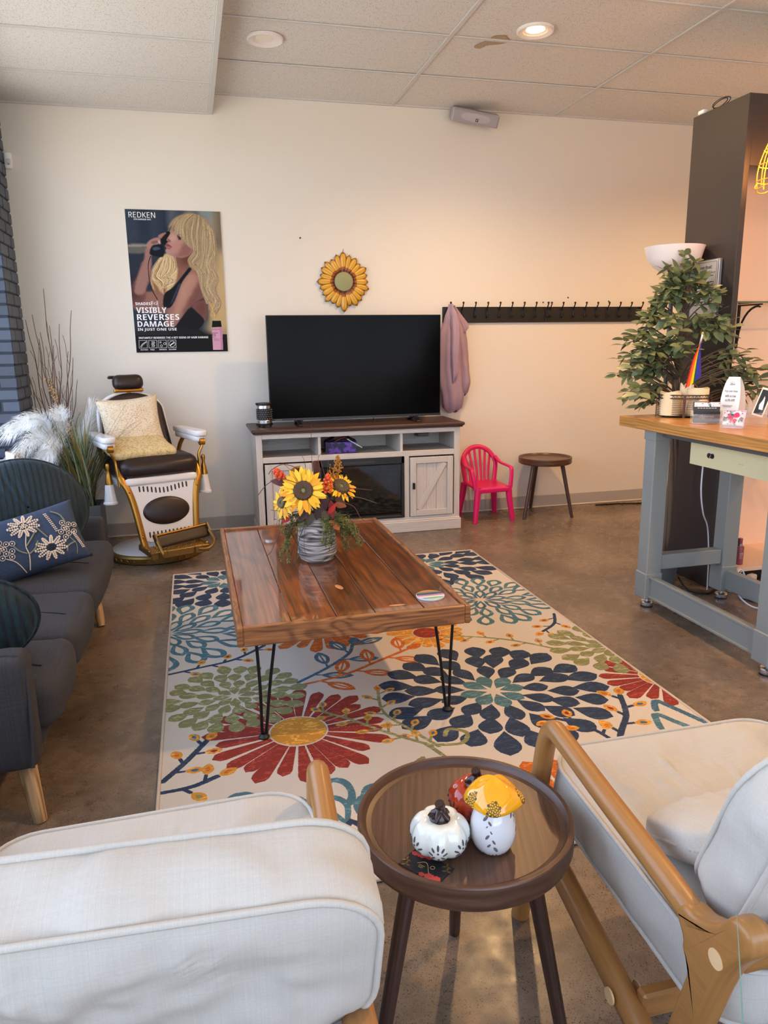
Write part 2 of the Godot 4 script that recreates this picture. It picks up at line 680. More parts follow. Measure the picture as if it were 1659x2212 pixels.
var rugc := {}
func rug_textures() -> Array:
	var W := 1364
	var H := 2048
	rug_px = H / RL
	rugc = {
		"cream": rgb(208, 194, 176), "navy": rgb(37, 50, 72), "teal": rgb(70, 104, 112), "red": rgb(134, 40, 24), "gold": rgb(196, 132, 40),
		"green": rgb(128, 124, 78), "orange": rgb(184, 92, 26), "blue": rgb(62, 92, 110),
	}
	rug_im = Image.create_empty(W, H, false, Image.FORMAT_RGB8)
	rug_ht = Image.create_empty(W, H, false, Image.FORMAT_RGB8)
	rug_im.fill(rugc.cream)
	# woven ground: small tile of alternating floats
	var tile := Image.create_empty(48, 48, false, Image.FORMAT_RGB8)
	var ttile := Image.create_empty(48, 48, false, Image.FORMAT_RGB8)
	rng.seed = 5
	for y in 48:
		for x in 48:
			var o := 0.5 if ((x / 3 + y / 2) % 2 == 0) else 0.28
			o += rng.randf_range(-0.05, 0.05)
			tile.set_pixel(x, y, Color(o, o, o))
			var cc: Color = rugc.cream * (1.03 if o > 0.4 else 0.93)
			ttile.set_pixel(x, y, cc)
	for y in range(0, H, 48):
		for x in range(0, W, 48):
			rug_ht.blit_rect(tile, Rect2i(0, 0, 48, 48), Vector2i(x, y))
			rug_im.blit_rect(ttile, Rect2i(0, 0, 48, 48), Vector2i(x, y))
	rng.seed = 21
	var c := rugc
	# back of the rug first, overlaps follow the photograph
	dahlia(Vector2(0.10, 1.30), 0.42, 4, 8, [c.teal, c.navy, c.navy, c.navy])
	dahlia(Vector2(1.30, 1.30), 0.42, 4, 8, [c.teal, c.navy, c.navy, c.navy])
	dahlia(Vector2(-0.19, 2.04), 0.40, 3, 10, [c.teal, c.teal, c.teal], true)
	dahlia(Vector2(1.39, 2.00), 0.36, 3, 10, [c.blue, c.teal, c.teal], true)
	daisy(Vector2(0.52, 2.15), 0.30, 0.085, 24, c.orange, c.red)
	daisy(Vector2(0.98, 2.36), 0.185, 0.062, 17, c.gold, c.red)
	daisy(Vector2(0.66, 1.45), 0.26, 0.08, 20, c.red, c.gold)
	sprig([Vector2(-0.17, 2.50), Vector2(-0.06, 2.47), Vector2(0.10, 2.42), Vector2(0.24, 2.30)], 0.014, c.navy, 0.055, c.gold, [c.blue, c.orange, c.red], 0.05)
	sprig([Vector2(0.33, 2.72), Vector2(0.46, 2.62), Vector2(0.58, 2.50), Vector2(0.62, 2.40)], 0.013, c.blue, 0.085, c.blue, [c.blue], 0.075, true)
	sprig([Vector2(0.34, 2.745), Vector2(0.52, 2.70), Vector2(0.70, 2.60), Vector2(0.84, 2.52)], 0.013, c.orange, 0.085, c.orange, [c.orange], 0.08, true)
	sprig([Vector2(1.47, 2.70), Vector2(1.33, 2.56), Vector2(1.20, 2.48), Vector2(1.06, 2.42)], 0.011, c.green, 0.055, c.gold, [c.orange, c.blue, c.red], 0.05)
	sprig([Vector2(1.66, 2.30), Vector2(1.60, 2.42), Vector2(1.50, 2.50)], 0.012, c.navy, 0.06, c.gold, [c.orange, c.red], 0.05)
	daisy(Vector2(1.74, 3.06), 0.25, 0.08, 22, c.red, c.gold)
	dahlia(Vector2(1.70, 2.74), 0.26, 3, 9, [c.green, c.green, c.green])
	dahlia(Vector2(1.05, 3.00), 0.43, 4, 8, [c.teal, c.navy, c.navy, c.navy])
	daisy(Vector2(0.28, 3.10), 0.325, 0.098, 27, c.red, c.gold)
	dahlia(Vector2(0.08, 2.77), 0.27, 4, 8, [c.green, c.green, c.green, c.green])
	daisy(Vector2(1.0, 3.78), 0.30, 0.09, 22, c.orange, c.red)
	sprig([Vector2(0.72, 3.33), Vector2(0.66, 3.20), Vector2(0.60, 3.05), Vector2(0.62, 2.88)], 0.011, c.green, 0.05, c.gold, [c.orange, c.blue, c.gold], 0.045)
	sprig([Vector2(0.70, 3.32), Vector2(0.58, 3.20), Vector2(0.48, 3.08), Vector2(0.38, 2.98)], 0.011, c.green, 0.05, c.gold, [c.blue, c.green, c.blue], 0.045)
	rug_line([Vector2(0.68, 3.30), Vector2(0.72, 3.42), Vector2(0.66, 3.47), Vector2(0.61, 3.42), Vector2(0.65, 3.38)], 0.013, c.green)
	rug_line([Vector2(0.72, 3.32), Vector2(0.80, 3.33), Vector2(0.84, 3.27), Vector2(0.79, 3.23), Vector2(0.76, 3.27)], 0.013, c.green)
	sprig([Vector2(1.27, 3.52), Vector2(1.36, 3.40), Vector2(1.44, 3.30), Vector2(1.50, 3.16)], 0.018, c.navy, 0.065, c.gold, [c.orange, c.red, c.blue], 0.06)
	sprig([Vector2(1.30, 3.46), Vector2(1.26, 3.34), Vector2(1.18, 3.26)], 0.014, c.navy, 0.06, c.gold, [c.red, c.orange], 0.055)
	sprig([Vector2(-0.17, 3.30), Vector2(-0.10, 3.20), Vector2(-0.03, 3.08)], 0.016, c.navy, 0.06, c.gold, [c.orange, c.red, c.blue], 0.05)
	sprig([Vector2(-0.17, 3.36), Vector2(-0.08, 3.35), Vector2(0.0, 3.31)], 0.016, c.navy, 0.065, c.gold, [c.orange, c.green], 0.06)
	for q in [Vector2(0.06, 3.50), Vector2(0.20, 3.56), Vector2(0.34, 3.50), Vector2(0.46, 3.56), Vector2(0.56, 3.62)]:
		var lp := []
		for i in 13:
			lp.append(q + Vector2(cos(TAU * i / 12.0) * 0.045, sin(TAU * i / 12.0) * 0.07))
		rug_line(lp, 0.02, c.teal)
	dahlia(Vector2(0.36, 3.80), 0.28, 2, 12, [c.navy, c.teal], true)
	rug_line([Vector2(1.50, 3.42), Vector2(1.54, 3.33), Vector2(1.58, 3.40), Vector2(1.63, 3.50)], 0.02, c.teal)
	rug_line([Vector2(1.56, 3.30), Vector2(1.60, 3.24), Vector2(1.63, 3.30), Vector2(1.68, 3.44)], 0.02, c.blue)
	rug_line([Vector2(1.46, 3.50), Vector2(1.42, 3.56), Vector2(1.5, 3.62)], 0.02, c.teal)
	# worn, streaked pile: part of every motif is thinned to a paler tone
	var alt := rug_im.duplicate()
	alt.adjust_bcs(1.35, 0.9, 0.9)
	var msk := Image.create_empty(W / 2, H / 2, false, Image.FORMAT_LA8)
	var f := FastNoiseLite.new()
	f.seed = 9
	f.frequency = 0.05
	f.fractal_octaves = 3
	f.frequency = 0.09
	var na := f.get_image(W / 2 / 3, H / 2)
	na.convert(Image.FORMAT_RGB8)
	na.resize(W / 2, H / 2, Image.INTERPOLATE_BILINEAR)
	var f2 := FastNoiseLite.new()
	f2.seed = 11
	f2.frequency = 0.35
	var nb := f2.get_image(W / 2 / 4, H / 2)
	nb.convert(Image.FORMAT_RGB8)
	nb.resize(W / 2, H / 2, Image.INTERPOLATE_NEAREST)
	var da := na.get_data()
	var db := nb.get_data()
	var half: Image = rug_ht.duplicate()
	half.resize(W / 2, H / 2, Image.INTERPOLATE_NEAREST)
	var dh := half.get_data()
	var o := PackedByteArray()
	o.resize((W / 2) * (H / 2) * 2)
	for i in (W / 2) * (H / 2):
		var v := da[i * 3] * 0.45 + db[i * 3] * 0.55
		o[i * 2 + 1] = 255 if v > 154 and dh[i * 3] > 200 else 0
	msk = Image.create_from_data(W / 2, H / 2, false, Image.FORMAT_LA8, o)
	msk.resize(W, H, Image.INTERPOLATE_NEAREST)
	msk.convert(Image.FORMAT_RGBA8)
	rug_im.blit_rect_mask(alt, msk, Rect2i(0, 0, W, H), Vector2i.ZERO)
	return [itex(rug_im), itex(rug_ht)]

# ---- poster: traced in the pixels of an enlarged view -------------------
func pq(x: float, y: float, W: float, H: float) -> Vector2:
	var v := (y - 94.0) / (2085.0 - 94.0)
	var l := 65.0 + (y - 70.0) * 165.0 / 2015.0
	var r := 1395.0 + (y - 118.0) * 125.0 / 1967.0
	var u := (x - l) / (r - l)
	v = (y - lerpf(70.0, 118.0, u)) / (2085.0 - lerpf(70.0, 118.0, u))
	return Vector2(u * W, v * H)

func ppoly(im: Image, a: Array, c: Color, sm := true) -> void:
	var p := []
	for i in range(0, a.size(), 2):
		p.append(pq(a[i], a[i + 1], im.get_width(), im.get_height()))
	if sm:
		p = smooth(p, 5, true)
	poly_fill(im, p, c)

func player(base: Image, shapes: Array, div: int) -> void:
	var W := base.get_width()
	var H := base.get_height()
	for sh in shapes:
		var l := Image.create_empty(W / div, H / div, false, Image.FORMAT_RGBA8)
		var c: Color = sh[1]
		l.fill(Color(c.r, c.g, c.b, 0.0))
		ppoly(l, sh[0], c)
		if div > 1:
			var k := 2.0 * div
			while k > 1.0:
				l.resize(maxi(4, int(W / k)), maxi(4, int(H / k)), Image.INTERPOLATE_BILINEAR)
				k *= 0.6
			l.resize(W, H, Image.INTERPOLATE_BILINEAR)
		base.blend_rect(l, Rect2i(0, 0, W, H), Vector2i.ZERO)

func pstrand(im: Image, a: Array, w: float, c: Color) -> void:
	var p := []
	for i in range(0, a.size(), 2):
		p.append(pq(a[i], a[i + 1], im.get_width(), im.get_height()))
	stroke(im, smooth(p, 10), w, c)

func strands(im: Image, paths: Array, n: int, spread: float, cols: Array, w := 1.0) -> void:
	for k in n:
		var t := rng.randf()
		var i: int = int(t * (paths.size() - 1))
		var f := t * (paths.size() - 1) - i
		var A: Array = paths[i]
		var B: Array = paths[i + 1]
		var o := []
		var jx := rng.randf_range(-spread, spread)
		for q in range(0, A.size(), 2):
			o.append(lerpf(A[q], B[q], f) + jx + rng.randf_range(-3, 3))
			o.append(lerpf(A[q + 1], B[q + 1], f) + rng.randf_range(-4, 4))
		var c: Color = cols[rng.randi() % cols.size()]
		var l := rng.randf_range(0.9, 1.1)
		pstrand(im, o, w, Color(c.r * l, c.g * l, c.b * l))

func poster_image() -> Image:
	var W := 576
	var H := 864
	var im := Image.create_empty(W, H, false, Image.FORMAT_RGBA8)
	im.fill(rgb(60, 70, 86))
	rng.seed = 77
	# background: a dim phone box with a lit street to the right
	player(im, [
		[[60, 60, 700, 80, 640, 560, 100, 540], rgb(58, 68, 86)],
		[[120, 60, 200, 60, 210, 520, 140, 520], rgb(84, 94, 110)],
		[[420, 60, 520, 60, 520, 420, 440, 480], rgb(70, 80, 98)],
		[[700, 80, 770, 80, 740, 330, 690, 360], rgb(166, 170, 172)],
		[[780, 80, 960, 90, 960, 200, 760, 260], rgb(88, 92, 102)],
		[[960, 90, 1030, 95, 1040, 240, 960, 240], rgb(186, 172, 150)],
		[[1080, 100, 1370, 115, 1400, 420, 1250, 420, 1080, 180], rgb(150, 158, 158)],
		[[1300, 100, 1400, 118, 1520, 1900, 1360, 1840, 1320, 700], rgb(176, 158, 128)],
		[[1355, 118, 1400, 118, 1470, 1000, 1410, 1000], rgb(98, 88, 80)],
		[[1320, 800, 1420, 700, 1500, 1700, 1250, 1840, 1240, 1500], rgb(206, 178, 132)],
		[[100, 680, 360, 670, 330, 1150, 160, 1150], rgb(58, 66, 82)],
	], 18)
	player(im, [[[100, 548, 370, 548, 350, 668, 108, 668], rgb(118, 116, 110)], [[100, 560, 370, 558, 360, 580, 104, 582], rgb(168, 164, 154)]], 3)
	# hair behind the neck, lit from behind
	player(im, [
		[[640, 680, 790, 700, 810, 1000, 740, 1140, 600, 1280, 480, 1220, 410, 1040, 470, 860, 560, 740], rgb(222, 192, 146)],
		[[430, 1000, 560, 1100, 640, 1130, 600, 1270, 500, 1240], rgb(160, 116, 84)],
	], 4)
	strands(im, [[560, 740, 470, 860, 420, 1000, 520, 1150, 590, 1260], [640, 720, 600, 900, 560, 1000, 640, 1060, 560, 1200], [760, 720, 790, 900, 700, 1000, 800, 1060, 640, 1140]], 200, 22.0, [rgb(236, 214, 170), rgb(196, 158, 108), rgb(150, 112, 76), rgb(250, 232, 196)])
	# body
	player(im, [
		[[300, 800, 330, 780, 420, 740, 430, 1000, 350, 1200, 520, 1210, 700, 1340, 700, 1520, 300, 1500, 180, 1420, 160, 1150, 230, 1000], rgb(150, 112, 104)],
		[[180, 1160, 330, 1200, 340, 1330, 180, 1400], rgb(128, 90, 84)],
		[[780, 700, 1000, 640, 980, 900, 880, 1040, 760, 1160, 800, 950], rgb(156, 112, 96)],
		[[960, 900, 1100, 930, 1190, 1060, 1210, 1260, 1090, 1350, 980, 1440, 880, 1560, 780, 1720, 640, 1700, 660, 1500, 760, 1330, 850, 1100], rgb(168, 124, 112)],
		[[1000, 1400, 1180, 1340, 1220, 1500, 1180, 1640, 1060, 1520], rgb(150, 104, 94)],
	], 4)
	player(im, [[[880, 1100, 1000, 960, 1080, 1050, 960, 1300, 780, 1600, 720, 1600], Color(0.82, 0.64, 0.56, 0.55)], [[1100, 1100, 1200, 1100, 1200, 1260, 1050, 1360, 900, 1540, 900, 1450], Color(0.42, 0.26, 0.26, 0.5)]], 8)
	player(im, [
		[[200, 1000, 330, 900, 300, 1200, 200, 1350, 160, 1300], Color(0.30, 0.18, 0.18, 0.5)],
		[[340, 1210, 600, 1230, 700, 1360, 400, 1420], Color(0.70, 0.50, 0.44, 0.5)],
		[[900, 1000, 960, 980, 860, 1250, 760, 1480, 720, 1500, 800, 1250], Color(0.88, 0.70, 0.62, 0.45)],
		[[1000, 1420, 1200, 1360, 1220, 1500, 1180, 1600], Color(0.34, 0.20, 0.20, 0.5)],
		[[800, 720, 1000, 660, 980, 860, 900, 900], Color(0.34, 0.20, 0.18, 0.6)],
	], 20)
	# dress
	player(im, [
		[[960, 880, 990, 910, 860, 1080, 760, 1330, 690, 1440, 600, 1420, 620, 1240, 740, 1150], rgb(26, 28, 36)],
		[[980, 1450, 1080, 1520, 1172, 1620, 1150, 1700, 1100, 1760, 1180, 1850, 700, 1850, 760, 1730, 880, 1560], rgb(32, 30, 36)],
		[[800, 1130, 840, 1120, 740, 1340, 700, 1380], rgb(66, 76, 96)],
	], 2)
	# forearm, hand, phone
	player(im, [
		[[350, 620, 430, 560, 430, 780, 400, 1000, 330, 1240, 200, 1220, 240, 1000, 320, 800], rgb(172, 132, 122)],
	], 4)
	player(im, [
		[[660, 380, 700, 420, 640, 540, 600, 560, 560, 500, 600, 430], rgb(24, 24, 30)],
		[[440, 580, 520, 560, 600, 570, 605, 690, 570, 730, 430, 700, 410, 660], rgb(28, 32, 44)],
		[[450, 600, 520, 590, 560, 620, 470, 640], rgb(80, 96, 120)],
	], 2)
	pstrand(im, [420, 720, 390, 840, 400, 1010, 440, 1180, 520, 1330], 4.0, rgb(50, 34, 34))
	player(im, [
		[[360, 560, 420, 490, 520, 460, 560, 500, 530, 550, 450, 570, 400, 620], rgb(182, 142, 132)],
		[[520, 440, 590, 400, 640, 400, 600, 440, 560, 480], rgb(176, 134, 124)],
		[[430, 520, 520, 500, 545, 520, 460, 550], rgb(150, 108, 100)],
		[[520, 500, 545, 510, 560, 545, 540, 550], rgb(216, 196, 190)],
	], 2)
	# face in three-quarter profile to the left
	player(im, [
		[[760, 270, 715, 330, 690, 410, 655, 465, 640, 500, 665, 520, 640, 545, 622, 580, 645, 610, 625, 640, 650, 690, 740, 725, 860, 745, 960, 710, 1020, 620, 1010, 430, 920, 330], rgb(196, 152, 142)],
	], 2)
	player(im, [
		[[860, 560, 1000, 480, 1010, 640, 950, 720, 840, 745, 700, 715, 800, 690], Color(0.50, 0.32, 0.30, 0.55)],
		[[700, 420, 780, 440, 760, 520, 690, 500], Color(0.86, 0.70, 0.66, 0.6)],
		[[760, 540, 860, 540, 840, 620, 760, 620], Color(0.80, 0.56, 0.52, 0.5)],
	], 8)
	player(im, [
		[[790, 430, 830, 420, 850, 470, 820, 500, 800, 470], rgb(96, 66, 74)],
		[[715, 330, 745, 330, 755, 380, 725, 370], rgb(112, 82, 88)],
		[[655, 480, 690, 500, 700, 520, 670, 525], rgb(150, 104, 98)],
		[[640, 545, 680, 560, 720, 600, 660, 590, 625, 578], rgb(150, 86, 88)],
		[[640, 596, 700, 606, 715, 606, 680, 625, 640, 612], rgb(172, 106, 106)],
	], 2)
	pstrand(im, [800, 440, 830, 470, 845, 500], 2.0, rgb(60, 40, 44))
	pstrand(im, [700, 300, 730, 290, 760, 330], 3.0, rgb(130, 100, 84))
	# hair
	player(im, [
		[[660, 330, 740, 210, 900, 140, 1060, 150, 1210, 230, 1300, 390, 1340, 640, 1320, 800, 1370, 1060, 1340, 1200, 1400, 1380, 1300, 1440, 1240, 1480, 1230, 1320, 1160, 1180, 1120, 980, 970, 880, 960, 780, 1030, 640, 960, 600, 850, 480, 820, 390, 740, 300], rgb(176, 152, 118)],
	], 3)
	player(im, [
		[[1130, 300, 1250, 330, 1300, 700, 1230, 900, 1130, 600], Color(0.52, 0.44, 0.40, 0.6)],
		[[740, 250, 900, 160, 1050, 170, 900, 300, 860, 420], Color(0.88, 0.80, 0.62, 0.6)],
		[[1150, 950, 1320, 1000, 1330, 1250, 1220, 1280], Color(0.56, 0.42, 0.36, 0.5)],
	], 8)
	var hc := [rgb(200, 178, 142), rgb(164, 138, 108), rgb(218, 198, 160), rgb(142, 118, 96), rgb(184, 160, 124)]
	strands(im, [[900, 150, 760, 230, 670, 380], [980, 150, 860, 260, 860, 470], [1050, 160, 930, 300, 960, 590], [1100, 170, 1000, 340, 1030, 640]], 300, 14.0, hc)
	strands(im, [[1050, 170, 1010, 420, 1040, 640, 960, 790, 1080, 920, 1150, 1180, 1230, 1400], [1150, 220, 1130, 500, 1130, 760, 1060, 850, 1180, 980, 1160, 1180, 1290, 1380], [1260, 340, 1300, 600, 1230, 850, 1300, 1000, 1230, 1200, 1390, 1380, 1300, 1470], [1310, 420, 1335, 700, 1320, 900, 1370, 1060, 1330, 1200, 1400, 1390, 1330, 1560]], 560, 24.0, hc)
	strands(im, [[1240, 1400, 1300, 1480, 1250, 1560, 1310, 1600], [1330, 1380, 1280, 1480, 1390, 1540, 1340, 1600]], 22, 20.0, [rgb(240, 204, 140), rgb(190, 150, 100)])
	# foot band
	player(im, [[[180, 1780, 700, 1720, 1200, 1800, 1200, 1860, 180, 1860], Color(0.20, 0.17, 0.17, 0.7)]], 8)
	ppoly(im, [200, 1836, 1525, 1836, 1540, 2100, 215, 2100], rgb(30, 27, 28), false)
	# bottle: pink body, black cap
	ppoly(im, [1285, 1740, 1436, 1740, 1452, 2062, 1306, 2062], rgb(226, 172, 196), false)
	ppoly(im, [1395, 1740, 1436, 1740, 1452, 2062, 1420, 2062], rgb(206, 148, 176), false)
	ppoly(im, [1292, 1640, 1416, 1640, 1428, 1730, 1286, 1730], rgb(22, 20, 22), false)
	for k in 4:
		ppoly(im, [1312 + k * 2.0, 1895 + k * 12.0, 1400, 1895 + k * 12.0, 1400, 1899 + k * 12.0, 1312 + k * 2.0, 1899 + k * 12.0], rgb(170, 120, 146), false)
	# four outlined icons
	for k in 4:
		var x0 := 262.0 + k * 134.0
		pstrand2(im, [x0, 1910, x0 + 112, 1910, x0 + 118, 2022, x0 + 6, 2022, x0, 1910], 2.0)
		if k == 0:
			pstrand(im, [x0 + 22, 2005, x0 + 50, 1960, x0 + 104, 1925], 2.0, Color.WHITE)
			pstrand(im, [x0 + 34, 2008, x0 + 62, 1968, x0 + 108, 1932], 2.0, Color.WHITE)
		elif k == 1:
			for j in 3:
				pstrand(im, [x0 + 40 + j * 16, 1925, x0 + 52 + j * 16, 1945, x0 + 40 + j * 16, 1965, x0 + 52 + j * 16, 1985, x0 + 42 + j * 16, 2005], 1.6, Color.WHITE)
		elif k == 2:
			for q in [[30, 1940, 12], [90, 1960, 18], [44, 1990, 16]]:
				var ring := []
				for j in 7:
					ring.append(x0 + q[0] + q[2] * cos(TAU * j / 6)); ring.append(q[1] + q[2] * sin(TAU * j / 6))
				pstrand2(im, ring, 1.8)
		else:
			var ring := []
			for j in 19:
				ring.append(x0 + 60 + 42 * cos(TAU * j / 18)); ring.append(1966 + 42 * sin(TAU * j / 18))
			pstrand2(im, ring, 1.8)
			pstrand2(im, [x0 + 36, 1985, x0 + 52, 1970, x0 + 62, 1966, x0 + 84, 1946], 5.0)
	im.adjust_bcs(0.86, 1.22, 0.95)
	# bracket round the product letters
	pstrand2(im, [455, 1352, 432, 1352, 438, 1440, 460, 1440], 1.6)
	pstrand2(im, [500, 1352, 520, 1352, 526, 1440, 506, 1440], 1.6)
	return im

func pstrand2(im: Image, a: Array, w: float) -> void:
	var p := []
	for i in range(0, a.size(), 2):
		p.append(pq(a[i], a[i + 1], im.get_width(), im.get_height()))
	stroke(im, p, w, Color.WHITE)

# ---- floor -----------------------------------------------------------
func floor_textures() -> Array:
	var n := 1024
	var im := range_img(nimg(n, n, 0.012, 31, 5), 0.88, 1.0)
	var ro := range_img(nimg(512, 512, 0.02, 33, 4), 0.45, 0.75)
	rng.seed = 4
	for i in 30000:
		var p := Vector2i(rng.randi() % n, rng.randi() % n)
		var k := rng.randf()
		var w := 1 + int(rng.randf() * rng.randf() * 4.0)
		var h := 1 + int(rng.randf() * rng.randf() * 4.0)
		var c := Color(0.22, 0.20, 0.20)
		if k > 0.62:
			c = Color(0.46, 0.42, 0.40)
		if k > 0.82:
			c = Color(1.0, 0.98, 0.93)
		if k > 0.95:
			c = Color(0.98, 0.82, 0.62)
		im.fill_rect(Rect2i(p.x, p.y, w, h), c)
	var big := range_img(nimg(512, 512, 0.010, 41, 5), 0.80, 1.0)
	return [itex(im), itex(ro), itex(big)]

func tile_image() -> Image:
	var n := 512
	var im := Image.create_empty(n, n, false, Image.FORMAT_RGB8)
	im.fill(Color(0.97, 0.97, 0.96))
	rng.seed = 12
	for i in 5200:
		var k := rng.randf()
		var g := rng.randf_range(0.45, 0.85)
		var s := 1 + int(rng.randf() * 2.0)
		im.fill_rect(Rect2i(rng.randi() % n, rng.randi() % n, s, s + (1 if k > 0.8 else 0)), Color(g, g * 0.97, g * 0.94))
	return im

func speckle_img(n: int, count: int, base: Color, cs: Array, mx: float, sd: int) -> Image:
	var im := Image.create_empty(n, n, false, Image.FORMAT_RGB8)
	im.fill(base)
	rng.seed = sd
	for i in count:
		var c: Color = cs[rng.randi() % cs.size()]
		var r := 0.5 + rng.randf() * mx * 0.5
		var q := Vector2i(rng.randi() % n, rng.randi() % n)
		var sq := rng.randf_range(0.6, 1.5)
		for y in range(-int(r), int(r) + 1):
			var w := int(sqrt(maxf(0.0, r * r - y * y)) * sq + 0.5)
			im.fill_rect(Rect2i(q.x - w, q.y + y, 2 * w + 1, 1), c)
	return im

func ribbon_img(n: int, period: int, lo: float, sd: int) -> Image:
	var im := nimg(n, n, 0.03, sd, 3)
	range_img(im, 0.85, 1.0)
	for y in n:
		var v := 0.5 + 0.5 * sin(TAU * y / period)
		if v < 0.45:
			var g := lerpf(lo, 0.8, v / 0.45)
			im.fill_rect(Rect2i(y, 0, 1, n), Color(g, g, g))
	return im
# ---------------------------------------------------------------- the place
const CEIL := 2.933
const SOFF := 2.81

func _ready() -> void:
	var cam = Camera3D.new()
	cam.name = "camera"
	cam.transform = Transform3D(Basis(Vector3(0.968994, -0.012964, 0.246746), Vector3(0.066691, 0.975282, -0.210658), Vector3(-0.237916, 0.220582, 0.945907)).orthonormalized(), Vector3(0, 1.325, 5.478))
	cam.fov = 68.91
	cam.near = 0.05
	add_child(cam)
	var we = WorldEnvironment.new()
	we.name = "world_environment"
	var env = Environment.new()
	env.background_mode = Environment.BG_SKY
	var sky = Sky.new()
	var sm = ProceduralSkyMaterial.new()
	sm.sky_top_color = rgb(164, 190, 230)
	sm.sky_horizon_color = rgb(222, 231, 244)
	sm.ground_horizon_color = rgb(190, 200, 214)
	sm.ground_bottom_color = rgb(140, 138, 134)
	sm.ground_energy_multiplier = 1.5
	sky.sky_material = sm
	env.sky = sky
	env.background_energy_multiplier = 3.6
	env.tonemap_mode = Environment.TONE_MAPPER_LINEAR
	env.tonemap_exposure = 1.66
	env.sdfgi_enabled = true
	env.ssao_enabled = true
	env.ssil_enabled = true
	we.environment = env
	add_child(we)
	noise3.seed = 3
	noise3.frequency = 0.01
	noise3.fractal_octaves = 3
	font = SystemFont.new()
	font.font_names = PackedStringArray(["Droid Sans"])
	font_bold = SystemFont.new()
	font_bold.font_names = PackedStringArray(["Droid Sans"])
	font_bold.font_weight = 700
	make_materials()
	build_room()
	build_ceiling()
	build_lights()
	build_wall_things()
	build_console()
	build_unit()
	build_desk()
	build_sofa()
	build_barber()
	build_plants()
	build_rug_and_table()
	build_armchairs()
	build_side_tables()

